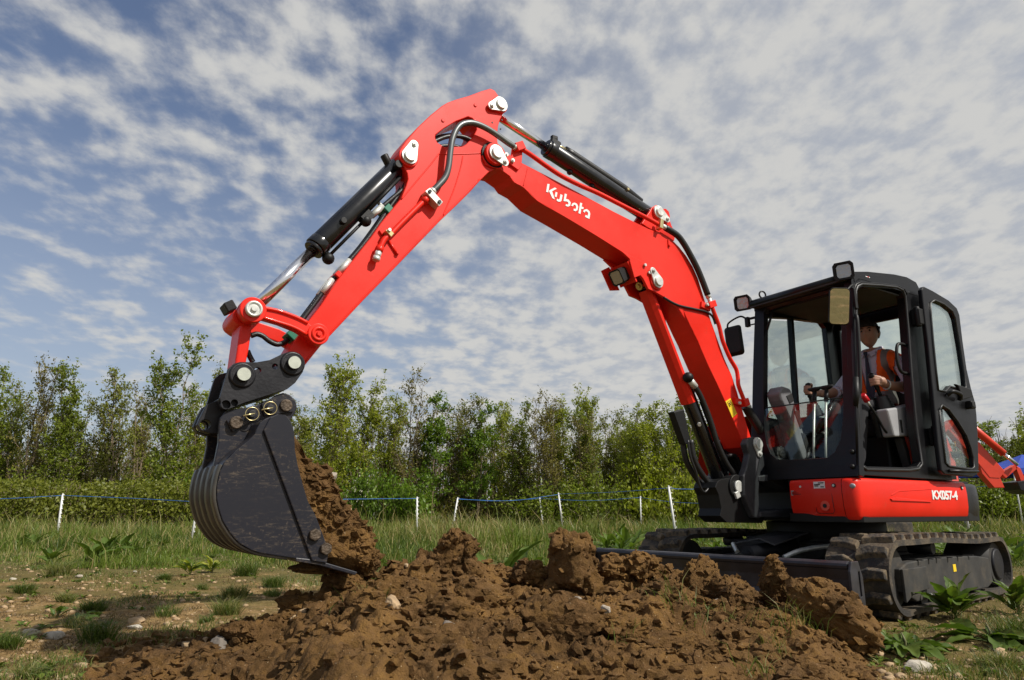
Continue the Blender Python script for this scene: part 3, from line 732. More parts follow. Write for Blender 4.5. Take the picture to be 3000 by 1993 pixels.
# steel line, its fittings and the hoses on the near side
pipe('hydraulic_pipe', BOOM_PIPE, 0.125, 0.0165, RED, boom)
pipe('hydraulic_pipe', BOOM_PIPE2, 0.125, 0.0165, RED, boom)
pipe('hydraulic_hose', BOOM_HOSE, 0.125, 0.024, RUBBERH, boom)
pipe('hydraulic_hose', BOOM_HOSE2, 0.10, 0.036, RUBBERH, boom)
pipe('hydraulic_hose', [(p[0] + 0.01, p[1] - 0.02) for p in BOOM_HOSE], -0.05, 0.024, RUBBERH, boom)
pipe('lamp_cable', CABLE, 0.112, 0.009, RUBBERH, boom)
for a, b, r in ((BOOM_PIPE[-1], BOOM_HOSE[0], 0.024), (BOOM_HOSE[-1], BOOM_PIPE2[0], 0.020), (BOOM_PIPE2[-1], BOOM_HOSE2[0], 0.021)):
    pa, pb = Vector(V3(a, 0.125)), Vector(V3(b, 0.125))
    d = (pb - pa).normalized()
    G().cyl(pa - d * 0.01, pa + d * 0.025, r, seg=6).cyl(pa + d * 0.02, pb + d * 0.02, r * 0.8, seg=12).build('hose_fitting', ZINC, boom)


def clampblock(c, v, size, ang, m, parent, name='pipe_clamp'):
    o = G().box((c[0], v, c[1]), size, Matrix.Rotation(-ang, 3, 'Y')).build(name, m, parent, 0.003)
    return o


a0 = math.atan2(BOOM_PIPE[-1][1] - BOOM_PIPE[-3][1], BOOM_PIPE[-1][0] - BOOM_PIPE[-3][0])
clampblock(BOOM_PIPE[-1], 0.13, (0.030, 0.05, 0.075), a0, BRASS, boom)
clampblock(BOOM_PIPE2[0], 0.115, (0.05, 0.06, 0.085), 1.2, RED, boom, 'pipe_bracket')
clampblock((BOOM_PIPE2[0][0] + 0.05, BOOM_PIPE2[0][1] - 0.02), 0.108, (0.10, 0.02, 0.05), 0.2, RED, boom, 'pipe_bracket')
clampblock((BOOM_PIPE2[-1][0] + 0.05, BOOM_PIPE2[-1][1]), 0.112, (0.11, 0.03, 0.05), 0.1, RED, boom, 'pipe_bracket')
clampblock(BOOM_PIPE2[-1], 0.12, (0.055, 0.06, 0.06), 1.2, RED, boom, 'pipe_bracket')
for p, dx in ((BOOM_PIPE2[0], 0.05), (BOOM_PIPE2[-1], 0.07)):
    G().cyl((p[0] + dx, 0.10, p[1] - 0.01), (p[0] + dx, 0.14, p[1] - 0.01), 0.013, seg=6).build('bolt', ZINC, boom)
# pipe bracket plate by the arm pin
br = [B_ for B_ in [(3.225, 2.80), (3.275, 2.83), (3.29, 2.79), (3.20, 2.755), (3.155, 2.80), (3.165, 2.90), (3.20, 2.915), (3.215, 2.86)]]
c0 = BOOM_PIPE[0]
brp = [(c0[0] + 0.145, c0[1] - 0.105), (c0[0] + 0.14, c0[1] - 0.055), (c0[0] + 0.07, c0[1] - 0.07), (c0[0] + 0.055, c0[1] + 0.02), (c0[0] - 0.02, c0[1] + 0.005), (c0[0] - 0.01, c0[1] - 0.12), (c0[0] + 0.015, c0[1] - 0.155)]
G().prism(brp, HWB, HWB + 0.016).build('pipe_bracket', RED, boom, 0.003)
clampblock((c0[0] + 0.02, c0[1] + 0.005), 0.125, (0.07, 0.055, 0.055), -0.55, RED, boom, 'pipe_bracket')
for dx, dz in ((0.115, -0.078), (0.065, -0.105)):
    G().cyl((c0[0] + dx, HWB, c0[1] + dz), (c0[0] + dx, HWB + 0.03, c0[1] + dz), 0.014, seg=6).cyl((c0[0] + dx, HWB + 0.03, c0[1] + dz), (c0[0] + dx, HWB + 0.036, c0[1] + dz), 0.007, seg=8).build('bolt', ZINC, boom)
# small stud and lug bolts on the web
G().box((1.80, HWB + 0.004, 2.63), (0.012, 0.010, 0.05)).cyl((1.795, HWB, 2.61), (1.795, HWB + 0.016, 2.61), 0.010, seg=10).build('stud', RED, boom)
for du, dw in ((0.115, 0.105), (0.075, 0.055)):
    G().cyl((PINS[1][0] + du, 0.105, PINS[1][1] + dw), (PINS[1][0] + du, 0.122, PINS[1][1] + dw), 0.012, seg=6).build('bolt', ZINC, boom)
# work lamp under the bend, looking forward and down
lf = Vector((0.86, 0, -0.50))
lu = Vector((0.50, 0, 0.86))
lc = Vector((2.215, 0.01, 2.315))
g = G()
sq = []
for x, y in ((-.075, -.055), (-.055, -.075), (.055, -.075), (.075, -.055), (.075, .055), (.055, .075), (-.055, .075), (-.075, .055)):
    sq.append((x * 0.78, y * 0.78))
rows = []
for d, s in ((-0.05, 0.55), (-0.02, 0.9), (0.045, 1.0), (0.055, 1.0), (0.055, 0.84), (0.045, 0.80)):
    rows.append([tuple(lc + lf * d + Vector((0, x * s, 0)) + lu * (y * s)) for x, y in sq])
g.grid(rows, False, True)
lamp = g.build('work_light', PLASTIC, boom)
G().slab([lc + lf * 0.045 + Vector((0, x * .8, 0)) + lu * (y * .8) for x, y in sq], lf * 0.008).build('lamp_lens', LENS, boom, 0.002)
G().slab([lc + lf * -0.03 + Vector((0, x * 1.10, 0)) + lu * (y * 1.06 - 0.006) for x, y in ((-.075, -.075), (.075, -.075), (.075, .075), (-.075, .075))], lf * -0.012).slab([lc + lf * -0.03 + Vector((0, -0.1, 0)) + lu * y for y in (-.1, .09)] + [lc + lf * 0.06 + Vector((0, -0.1, 0)) + lu * y for y in (.09, -.07)], (0, -0.008, 0)).build('lamp_bracket', RED, boom)

# ---- arm
HWA = 0.088
arm = G().prism(ARM, -HWA, HWA, [ARM_HOLE]).build('arm', RED, ex, 0.005, BR)
keeper(arm, PINS[3], KEEP[3], HWA + 0.014, r1=0.052)
boss(arm, PINS[3], HWA - 0.004, HWA + 0.012, 0.058, RED)
keeper(arm, PINS[4], KEEP[4], HWA + 0.020, r1=0.050)
boss(arm, PINS[4], HWA - 0.004, HWA + 0.018, 0.062, RED)
for W in (WELD1, WELD2, WELD3):
    pipe('weld_bead', W, HWA, 0.0042, RED, arm)
pipe('weld_bead', [(p[0] + 0.006, p[1] + 0.012) for p in ARM[12:22]], HWA - 0.001, 0.0042, RED, arm, 3)
pipe('hydraulic_pipe', ARM_PIPE, 0.118, 0.016, RED, arm)
a_, b_ = Vector(V3(ARM_PIPE_END[0], .118)), Vector(V3(ARM_PIPE_END[1], .118))
d_ = (b_ - a_).normalized()
G().cyl(a_ - d_ * 0.03, a_ + d_ * 0.005, 0.022, seg=6).build('pipe_nut', RED, arm)
G().cyl(a_ + d_ * 0.004, b_ - d_ * 0.008, 0.019, seg=12).cyl(b_ - d_ * 0.012, b_ + d_ * 0.012, 0.022, seg=6).build('pipe_cap', ZINC, arm)
e0 = Vector(V3(ARM_PIPE[0], .118))
e1 = Vector(V3(ARM_PIPE[1], .118))
dd = (e0 - e1).normalized()
G().cyl(e0 - dd * 0.045, e0 + dd * 0.0, 0.024, seg=6).build('pipe_nut', RED, arm)
G().prism(ARM_BLOCK, HWA, 0.150).build('valve_block', SILVERL if False else ZINC, arm, 0.004)
bl = np.array(ARM_BLOCK)
for f in (0.15, 0.85):
    c = (bl[0] + bl[1]) / 2 * (1 - f) + (bl[2] + bl[3]) / 2 * f
    G().cyl((c[0], 0.148, c[1]), (c[0], 0.158, c[1]), 0.011, seg=10).build('bolt', BLACKP, arm)
G().prism(ARM_CLAMP, 0.094, 0.142).build('pipe_clamp', BRASS, arm, 0.003)
cc = np.mean(np.array(ARM_CLAMP), 0)
G().cyl((cc[0] + 0.006, 0.14, cc[1] + 0.012), (cc[0] + 0.006, 0.152, cc[1] + 0.012), 0.010, seg=6).build('bolt', ZINC, arm)
G().box((cc[0] + 0.02, 0.094, cc[1] + 0.02), (0.05, 0.016, 0.03), Matrix.Rotation(0.7, 3, 'Y')).build('clamp_pad', RED, arm, 0.003)
G().tube([(cc[0] - 0.015, 0.094, cc[1] - 0.03), (cc[0] - 0.07, 0.094, cc[1] - 0.10)], 0.008, 6).cyl((cc[0] - 0.07, HWA, cc[1] - 0.09), (cc[0] - 0.07, 0.108, cc[1] - 0.09), 0.011, seg=10).build('stud', RED, arm)
for du, dw in ((-0.11, 0.075), (-0.36, -0.115), (-0.03, 0.31)):
    pass
for p in ((3.505, 3.195), (3.735, 3.005)):
    G().cyl((p[0], HWA, p[1]), (p[0], HWA + 0.006, p[1]), 0.012, seg=12).build('plug', RED, arm, 0.002)
for p in ((3.375, 3.115), (3.31, 3.09), (3.335, 2.95), (3.30, 3.16)):
    G().cyl((p[0], HWA - 0.003, p[1]), (p[0], HWA + 0.002, p[1]), 0.006, seg=8).build('bolt_hole', BLACKP, arm)
# spiral-wrapped hose across to the boom line, with rings along it
P = crom([V3(p, 0.13 + 0.02 * math.sin(math.pi * i / 13)) for i, p in enumerate(SPIRAL_HOSE)], 24)
rr = [0.0185 + (0.0016 if i % 2 else -0.0012) for i in range(len(P))]
G().tube(P, rr, 12).build('spiral_hose', SPIRAL, arm)
for a, b in ((P[0], P[6]), (P[-1], P[-7])):
    a, b = Vector(a), Vector(b)
    G().cyl(a + (b - a) * -0.2, b, 0.021, seg=14).cyl(a + (b - a) * -0.5, a, 0.017, seg=6).build('hose_fitting', ZINC, arm)
# two hoses running along the back of the arm
for v in (0.035, -0.025):
    pipe('hydraulic_hose', [(p[0] + 0.004, p[1]) for p in ARM_HOSE], v, 0.0125, RUBBERH, arm)
h = ARM_HOSE
for i, nm, m in ((6, 'hose_fitting', ZINC), (7, 'hose_fitting', ZINC)):
    a, b = Vector(V3(h[i], 0)), Vector(V3(h[i + 1], 0))
    d = (b - a).normalized()
    for v in (0.035, -0.025):
        G().cyl(a + Vector((0.004, v, 0)) - d * 0.05, a + Vector((0.004, v, 0)) + d * 0.05, 0.0165, seg=8).build(nm, m, arm)
G().box(((h[6][0] + h[7][0]) / 2 - 0.01, 0.0, (h[6][1] + h[7][1]) / 2), (0.05, 0.13, 0.03), Matrix.Rotation(-0.6, 3, 'Y')).build('hose_bracket', RED, arm, 0.003)
G().box((h[3][0] + 0.004, 0.005, h[3][1]), (0.045, 0.11, 0.05), Matrix.Rotation(0.9, 3, 'Y')).build('hose_clamp', GREENC, arm, 0.004)
G().cyl((h[3][0] + 0.02, 0.005, h[3][1] + 0.02), (h[3][0] + 0.05, 0.005, h[3][1] + 0.045), 0.012, seg=6).build('bolt', ZINC, arm)
pipe('hydraulic_hose', LOOP_HOSE, 0.0, 0.0135, RUBBERH, arm)
pipe('hydraulic_hose', LOOP_HOSE2, 0.02, 0.0135, RUBBERH, arm)
G().box((LOOP_HOSE[-1][0], 0.0, LOOP_HOSE[-1][1]), (0.045, 0.10, 0.05), Matrix.Rotation(0.9, 3, 'Y')).build('hose_clamp', GREENC, arm, 0.004)
for k, (z0, v) in enumerate(((0.0, 0.05), (0.03, 0.0), (-0.025, -0.04))):
    pipe('hydraulic_hose', [(3.78, 2.86 + z0), (3.68, 2.93 + z0), (3.56, 2.965 + z0), (3.44, 2.94 + z0), (3.36, 2.90 + z0)], v, 0.014, RUBBERH, arm)


# ---- cylinders
def ram(name, a, b, gland, r, rr, barrel_at, m=CYLBLK):
    """a = barrel pin, b = rod pin, gland = where the barrel ends."""
    A, Bp = Vector(V3(a, 0)), Vector(V3(b, 0))
    d = (Bp - A).normalized()
    L = (Vector(V3(gland, 0)) - A).dot(d)
    o = G().cyl(A + d * 0.04, A + d * (L - 0.072), r, seg=32).build(name, m, ex, 0.004, BR)
    G().cyl(A + d * (L - 0.072), A + d * (L - 0.022), r * 1.05, seg=32).cyl(A + d * (L - 0.022), A + d * L, r * 0.93, seg=32).build('gland_nut', m, o, 0.003)
    G().cyl(A - Vector((0, 0.05, 0)), A + Vector((0, 0.05, 0)), r * 0.92, seg=24).build('eye', m, o, 0.003)
    G().cyl(A + d * (L - 0.006), Bp - d * 0.03, rr, seg=24).build('rod', CHROME, o)
    G().cyl(A + d * (L - 0.002), A + d * (L + 0.006), rr * 1.06, seg=24).build('wiper_seal', CYLBLK, o)
    G().cyl(Bp - Vector((0, 0.05, 0)), Bp + Vector((0, 0.05, 0)), r * 0.85, seg=24).build('eye', m, o, 0.003)
    return o, A, d, L


bc, A, d, L = ram('bucket_cylinder', PINS[4], LPINS[0], BCYL[1], 0.060, 0.030, 0)
up = Vector((d.z, 0, -d.x))
if up.z < 0:
    up = -up
lo = -up
side = Vector((0, 1, 0))
# feed tubes along the underside, ports and hose ends
G().tube([A + d * 0.10 + lo * 0.05 + side * 0.045, A + d * 0.42 + lo * 0.055 + side * 0.045], 0.011, 10).build('feed_tube', PLASTIC, bc)
G().tube([A + d * 0.40 + lo * 0.078 + side * 0.02, A + d * (L - 0.05) + lo * 0.078 + side * 0.02], 0.009, 8).build('feed_tube', PLASTIC, bc)
G().tube(crom([A + d * 0.06 + lo * 0.17 + side * 0.04, A + d * 0.11 + lo * 0.115 + side * 0.04, A + d * 0.20 + lo * 0.105 + side * 0.04, A + d * 0.34 + lo * 0.095 + side * 0.035]), 0.0135, 10).build('hydraulic_hose', RUBBERH, bc)
G().tube([A + d * 0.33 + lo * 0.095 + side * 0.035, A + d * 0.43 + lo * 0.088 + side * 0.035], 0.0185, 8).build('hose_fitting', ZINC, bc)
G().box(A + d * 0.46 + lo * 0.075 + side * 0.03, (0.07, 0.06, 0.05), Matrix.Rotation(-math.atan2(d.z, d.x), 3, 'Y')).ball(A + d * 0.48 + lo * 0.085 + side * 0.035, 0.033).build('port_block', PLASTIC, bc)
G().ball(A + d * (L - 0.03) + lo * 0.085, (0.034, 0.034, 0.034)).build('port_block', PLASTIC, bc)
G().cyl(A + d * 0.08 + side * 0.055 + up * 0.01, A + d * 0.08 + side * 0.095 + up * 0.01, 0.024, seg=16).build('port_plug', PLASTIC, bc, 0.003)
G().cyl(A + d * 0.07 + up * 0.05, A + d * 0.05 + up * 0.105, 0.024, seg=10).build('port_plug', PLASTIC, bc, 0.003)
G().cyl(A + d * (L - 0.22) + side * 0.055, A + d * (L - 0.22) + side * 0.088, 0.018, seg=16).build('port_plug', PLASTIC, bc, 0.003)

ac, A, d, L = ram('arm_cylinder', PINS[2], PINS[3], ACYL[1], 0.062, 0.031, 0)
up = Vector((d.z, 0, -d.x))
if up.z < 0:
    up = -up
G().tube([A + d * 0.12 + up * 0.065, A + d * 0.30 + up * 0.085, A + d * (L - 0.22) + up * 0.080, A + d * (L - 0.16) + up * 0.075], 0.032, 12).build('hose_sleeve', RUBBERH, ac)
G().cyl(A + d * (L - 0.17) + up * 0.078, A + d * (L - 0.07) + up * 0.07, 0.017, seg=8).build('hose_fitting', BRASS, ac)
G().box(A + d * (L - 0.06) + up * 0.065, (0.08, 0.07, 0.05), Matrix.Rotation(-math.atan2(d.z, d.x), 3, 'Y')).build('port_block', PLASTIC, ac, 0.01)
G().box(A + d * (L - 0.05) + up * 0.115, (0.05, 0.03, 0.03), Matrix.Rotation(0.3 - math.atan2(d.z, d.x), 3, 'Y')).build('port_plug', PLASTIC, ac, 0.006)
for s in (0.24, 0.45):
    G().ball(A + d * (L - s) - up * 0.068, 0.022).build('band_bolt', PLASTIC, ac)
G().box(A + d * 0.30 + side * 0.055 + up * 0.05, (0.02, 0.02, 0.02)).build('band_clip', BRASS, ac, 0.004)

SW = Vector((1.262, 0, 0.835))
mc, A, d, L = ram('boom_cylinder', (SW.x, SW.z), PINS[1], (1.585, 1.575), 0.056, 0.028, 0)
fwd_n = Vector((d.z, 0, -d.x))
if fwd_n.x < 0:
    fwd_n = -fwd_n
# red folded guard over the rod
T0 = Vector(V3(PINS[1], 0)) - d * 0.03
T1 = T0 - d * 0.90
prof = [(-0.062, 0.008), (-0.062, 0.034), (-0.036, 0.062), (0.036, 0.062), (0.062, 0.034), (0.062, 0.008)]
th = 0.008
prof_in = [(-0.055, 0.008), (-0.055, 0.031), (-0.033, 0.055), (0.033, 0.055), (0.055, 0.031), (0.055, 0.008)]
ring_ = prof + prof_in[::-1]
G().slab([T0 + Vector((0, a, 0)) + fwd_n * b for a, b in ring_], T1 - T0).build('rod_guard', RED, mc, 0.002)
G().box(T0 + fwd_n * 0.02 + d * 0.04, (0.02, 0.10, 0.08), Matrix.Rotation(-math.atan2(d.z, d.x), 3, 'Y')).build('guard_end', RED, mc, 0.003)
G().cyl(T0 + fwd_n * 0.058 + d * 0.045, T0 + fwd_n * 0.075 + d * 0.045, 0.030, seg=16).cyl(T0 + fwd_n * 0.074 + d * 0.045, T0 + fwd_n * 0.088 + d * 0.045, 0.015, seg=6).build('guard_bolt', BRASS, mc)
pipe('hydraulic_hose', MHOSE, 0.085, 0.021, RUBBERH, mc)
pipe('hydraulic_hose', MHOSE2, 0.02, 0.022, RUBBERH, mc)
pipe('hydraulic_hose', [(p[0] + 0.02, p[1]) for p in MHOSE2], -0.04, 0.022, RUBBERH, mc)
pipe('cable', MHOSE3, 0.06, 0.009, RUBBERH, mc)
a = Vector(V3(MHOSE[0], 0.085))
b = Vector(V3(MHOSE[1], 0.085))
G().cyl(a - (b - a) * 0.6, b, 0.026, seg=8).build('hose_fitting', ZINC, mc)
G().ball(a - (b - a) * 0.9, 0.040).build('port_block', PLASTIC, mc)
G().tube([A + d * 0.20 + side * 0.05 - fwd_n * 0.055, A + d * 0.66 + side * 0.05 - fwd_n * 0.055], 0.011, 8).build('feed_tube', PLASTIC, mc)
G().prism(MBOX, -0.03, 0.03).build('hose_guard', PLASTIC, mc, 0.006)
G().cyl(A + d * 0.52 + fwd_n * 0.05 + side * 0.05, A + d * 0.52 + fwd_n * 0.07 + side * 0.07, 0.014, seg=8).build('bolt', ZINC, mc)

# ---- linkage
for s in (1, -1):
    l = G().prism(LINK, s * 0.125, s * 0.168).build('rocker_link', RED, ex, 0.005, BR)
    if s > 0:
        # raised rims leave a recessed web along the casting
        gr = LINK_GROOVE
        up_e = crom([V3((p[0], p[1] + 0.012), 0.169) for p in gr[:4]], 4)
        lo_e = crom([V3((p[0], p[1] - 0.010), 0.169) for p in gr[4:]], 4)
        G().tube(up_e, 0.010, 8).tube(lo_e, 0.010, 8).build('rim', RED, l)
    for i, p in enumerate(LPINS):
        rb = 0.062 if i == 0 else 0.054
        boss(l, p, s * 0.11, s * 0.182, rb, RED)
    if s > 0:
        G().cyl(V3(LPINS[0], 0.18), V3(LPINS[0], 0.196), 0.040, seg=28).ring(V3(LPINS[0], 0.196), (0, 1, 0), 0.033, 0.007, 28).cyl(V3(LPINS[0], 0.19), V3(LPINS[0], 0.208), 0.014, seg=12).build('pin', ZINC, l)
        G().ring(V3(LPINS[1], 0.182), (0, 1, 0), 0.030, 0.010, 28).cyl(V3(LPINS[1], 0.18), V3(LPINS[1], 0.196), 0.013, seg=6).build('pin', RED, l)
blk = G().prism(BLINK, -0.085, 0.095).build('bucket_link', RED, ex, 0.012, BR, seg=3)
G().box((LPINS[0][0] + 0.075, -0.02, LPINS[0][1] + 0.045), (0.05, 0.10, 0.05), Matrix.Rotation(0.6, 3, 'Y')).build('stop_block', PLASTIC, blk, 0.006)
G().cyl((LPINS[0][0] + 0.03, -0.13, LPINS[0][1] - 0.02), (LPINS[0][0] + 0.03, 0.10, LPINS[0][1] - 0.02), 0.045, seg=20).build('eye', RED, blk, 0.004)


def hole_poly(c, r, n=14):
    return [(c[0] + r * math.cos(2 * math.pi * k / n), c[1] + r * math.sin(2 * math.pi * k / n)) for k in range(n)]


# ---- quick hitch
hl = [hole_poly(HHOLES[0], 0.016), hole_poly(HHOLES[1], 0.015), hole_poly(HHOLES[2], 0.021), hole_poly(HHOLES[3], 0.016)]
hitch = G().prism(HITCH, 0.140, 0.170, hl).build('quick_hitch', DARK, ex, 0.004, BR)
G().prism(HITCH, -0.170, -0.140, hl).build('side_plate', DARK, hitch, 0.004)
G().prism([(p[0], p[1]) for p in HITCH[13:] + HITCH[:1]] + [(HITCH[0][0] - 0.05, HITCH[0][1] + 0.02), (HITCH[13][0] - 0.0, HITCH[13][1] + 0.03)], -0.14, 0.14).build('cross_block', DARK, hitch, 0.004)
for p in HPINS:
    G().ring(V3(p, 0.172), (0, 1, 0), 0.050, 0.010, 30).cyl(V3(p, 0.165), V3(p, 0.182), 0.046, seg=30).build('pin_collar', DARK, hitch)
    G().cyl(V3(p, -0.17), V3(p, 0.205), 0.033, seg=26).build('pin', DARK, hitch, 0.002)
    G().cyl(V3(p, 0.200), V3(p, 0.2075), 0.030, seg=26).build('pin_face', PALEPIN, hitch)
hk = G().prism(HOOK, 0.02, 0.075, [hole_poly(HOOK_HOLE[0], 0.024)]).build('hook_lug', DARK, hitch, 0.004)
G().prism(HOOK, -0.075, -0.02, [hole_poly(HOOK_HOLE[0], 0.024)]).build('hook_lug', DARK, hitch, 0.004)

# ---- bucket
HW = 0.30
side_in = BSIDE
mouth = list(range(5, 14))
shell_i = list(range(14, len(BSIDE))) + [0, 1]
outer = [BSIDE[i] for i in shell_i]
cx = np.mean(np.array(BSIDE), 0)
inner = [(p[0] + (cx[0] - p[0]) * 0.05, p[1] + (cx[1] - p[1]) * 0.05) for p in outer]
bucket = G().prism(BSIDE, HW - 0.022, HW).build('bucket', BUCKET, ex, 0.004, BR)
G().prism(BSIDE, -HW, -HW + 0.022).build('side_plate', BUCKET, bucket, 0.004)
orow = crom([(p[0], 0, p[1]) for p in outer], 5)
irow = crom([(p[0], 0, p[1]) for p in inner], 5)
n_ = len(orow)
g = G()
for vv in (-HW + 0.01, HW - 0.01):
    pass
g.grid([[(p[0], -HW + 0.004, p[2]) for p in orow], [(p[0], HW - 0.004, p[2]) for p in orow]], True)
g.grid([[(p[0], -HW + 0.004, p[2]) for p in irow], [(p[0], HW - 0.004, p[2]) for p in irow]], True)
g.build('shell', BUCKET, bucket)
# wear strips over the heel
cen_ = Vector((cx[0], 0, cx[1]))
for k in range(5):
    v = HW - 0.005 - k * 0.126 - 0.035
    pts = [p for p in orow[12:64]]
    rows = []
    for dv, off in ((-0.034, 0.0), (-0.034, 0.012), (0.034, 0.012), (0.034, 0.0)):
        row = []
        for p in pts:
            q_ = Vector((p[0], 0, p[2]))
            nrm = (q_ - cen_).normalized()
            q_ = q_ + nrm * off
            row.append((q_.x, v + dv, q_.z))
        rows.append(row)
    G().grid(rows, True).build('wear_strip', BELLY, bucket)
G().prism(CUTTER, HW - 0.002, HW + 0.014).build('side_cutter', BUCKET, bucket, 0.004)
G().prism(LIP, -HW - 0.005, HW + 0.005).build('cutting_edge', BUCKET, bucket, 0.004)
for p in SBOLT:
    G().cyl(V3(p, HW), V3(p, HW + 0.034), 0.028, seg=6).build('bolt', RUST, bucket, 0.004)
for s in (1, -1):
    G().prism(EAR, s * 0.118, s * 0.150).build('ear', BUCKET, bucket, 0.005)
G().prism(PAD1, 0.150, 0.166).build('ear_pad', BUCKET, bucket, 0.003)
G().prism(PAD2, 0.150, 0.166).build('ear_pad', BUCKET, bucket, 0.003)
for p in EBOLT:
    G().cyl(V3(p, 0.16), V3(p, 0.180), 0.029, seg=24).build('ear_pin', RUST, bucket, 0.004)
for p in ERING:
    G().cyl(V3(p, 0.165), V3(p, 0.20), 0.017, seg=14).build('lynch_pin', BLACKP, bucket, 0.003)
    G().ring(V3(p, 0.192), (0, 1, 0), 0.030, 0.0022, 30, 6).tube([V3((p[0] - 0.01, p[1] + 0.002), 0.198), V3((p[0] + 0.04, p[1] - 0.012), 0.198)], 0.004, 6).build('lynch_ring', BRASS, bucket)

# ---- boom swing post
sw = G().prism(SWING_BODY, -0.08, 0.125).build('swing_post', PLASTIC, ex, 0.012, BR, seg=3)
G().prism(SWING, 0.115, 0.175).build('swing_cheek', CASTING, sw, 0.012, seg=3)
G().prism(SWING, -0.175, -0.115).build('swing_cheek', CASTING, sw, 0.012, seg=3)
keeper(sw, FOOT[0], FOOT[1], 0.177, r1=0.052, pr=0.038)
boss(sw, (SW.x, SW.z), -0.14, 0.140, 0.085, PLASTIC)
G().cyl((SW.x, 0.139, SW.z), (SW.x, 0.155, SW.z), 0.042, seg=26).build('pin', ZINC, sw, 0.003)
G().box((SWPIN[1][0], 0.145, SWPIN[1][1]), (0.05, 0.02, 0.05), Matrix.Rotation(0.4, 3, 'Y')).build('pin_lock', ZINC, sw, 0.005)
G().cyl((1.02, 0, 0.60), (1.02, 0, 0.92), 0.07, seg=24).build('swing_pin', CASTING, sw)
for k in range(5):
    v = -0.07 + 0.03 * k
    pipe('hydraulic_hose', [(1.25, 1.02 + .01 * k), (1.14, 1.06), (1.05, 1.0 - .02 * k), (0.96, 0.90), (0.85, 0.86)], v, 0.015, RUBBERH, sw)

# ---- upper structure
PLAN = [(0.30, -0.93), (0.50, -0.86), (0.62, -0.66), (0.68, -0.45), (0.72, -0.30), (0.72, 0.30), (0.99, 0.40), (1.0, 0.84), (0.93, 0.93), (-0.47, 0.93), (-0.70, 0.90), (-0.92, 0.76), (-1.08, 0.54), (-1.18, 0.28), (-1.20, 0.0), (-1.18, -0.28), (-1.08, -0.54), (-0.92, -0.76), (-0.70, -0.90), (-0.47, -0.93)]
deck = G().slab([(u * 0.985, v * 0.985, 0.585) for u, v in PLAN], (0, 0, 0.06)).slab([(u * 0.95, v * 0.95, 0.84) for u, v in PLAN], (0, 0, 0.045)).build('deck', PLASTIC, ex, 0.004)
G().box((0.15, 0.0, 0.74), (1.1, 1.4, 0.2)).build('machinery_bay', BLACKP, deck)


def skirt(name, pts, m, w0=0.600, w1=0.876):
    """Red body panel swept along plan points, bulging slightly."""
    P = [Vector((a, b)) for a, b in pts]
    N = []
    for i in range(len(P)):
        t_ = (P[min(i + 1, len(P) - 1)] - P[max(i - 1, 0)]).normalized()
        N.append(Vector((-t_.y, t_.x)))
    if N[len(N) // 2].dot(P[len(P) // 2]) < 0:
        N = [-n for n in N]
    rows = []
    for w, off in ((w0, -0.055), (w0 + 0.004, -0.030), (w0 + 0.03, -0.012), (w0 + 0.09, 0.0), (w1 - 0.09, 0.004), (w1 - 0.03, 0.0), (w1 - 0.008, -0.006), (w1, -0.022), (w1, -0.08)):
        rows.append([(p.x + n.x * off, p.y + n.y * off, w) for p, n in zip(P, N)])
    return G().grid(rows, True).build(name, m, ex)


arc = [(0.94 + 0.06 * math.cos(a) * 1.0, 0.845 + 0.085 * math.sin(a)) for a in np.linspace(0, math.pi / 2, 9)]
front = skirt('front_panel', [(0.972, 0.415), (0.985, 0.50), (0.993, 0.62), (0.998, 0.74), (1.0, 0.835)], RED)
sp = skirt('side_panel', [(1.0, 0.839)] + arc + [(0.85, 0.935)] + [(x, 0.935) for x in np.linspace(0.7, -0.44, 12)], RED)
# the right-hand side of the machine mirrors it
skirt('side_panel', [(x, -0.935) for x in np.linspace(-0.44, 0.28, 8)] + [(0.42, -0.91), (0.52, -0.85), (0.60, -0.72), (0.66, -0.55), (0.70, -0.43)], RED)
cwp = [(-0.452, 0.92), (-0.70, 0.89), (-0.92, 0.755), (-1.08, 0.54), (-1.18, 0.28), (-1.20, 0.0), (-1.18, -0.28), (-1.08, -0.54), (-0.92, -0.755), (-0.70, -0.89), (-0.452, -0.92)]
cw = crom([(a, b, 0) for a, b in cwp], 4)
skirt('counterweight', [(p[0], p[1]) for p in cw], DARK, 0.585, 0.865)
hood_p = [(0.10, 0.84), (-0.40, 0.84), (-0.62, 0.81), (-0.80, 0.68), (-0.94, 0.45), (-1.00, 0.2), (-1.01, 0), (-1.0, -0.2), (-0.94, -0.45), (-0.80, -0.68), (-0.62, -0.81), (-0.40, -0.84), (0.55, -0.84)]
rows = []
for w, sc in ((0.86, 1.0), (1.10, 0.995), (1.30, 0.95), (1.40, 0.86), (1.44, 0.70), (1.45, 0.3)):
    rows.append([((p[0] - 0.0) * (sc if p[0] < 0 else 1), p[1] * sc, w) for p in hood_p])
hood = G().grid(rows, True).build('engine_cover', RED2, ex)
G().box((-0.60, 0.822, 1.10), (0.10, 0.01, 0.05), Matrix.Rotation(-0.22, 3, 'Z')).build('latch_recess', BLACKP, hood, 0.006)
G().box((-0.66, 0.806, 1.19), (0.035, 0.006, 0.04), Matrix.Rotation(0.4, 3, 'Z')).build('sticker', YELLOW, hood)
G().box((-0.66, 0.808, 1.13), (0.022, 0.006, 0.055), Matrix.Rotation(0.4, 3, 'Z')).build('sticker', WHITE, hood)

# panel details: corner reflector, labels, vent slots, hatch and lock
G().ball((0.985, 0.905, 0.822), (0.012, 0.022, 0.017)).build('reflector', GREYPL, sp)
fx = 0.999


def onfront(v, w, d=0.003):
    return (0.970 + 0.034 * min(1, (v - 0.415) / 0.4) ** 0.8 + d, v, w)


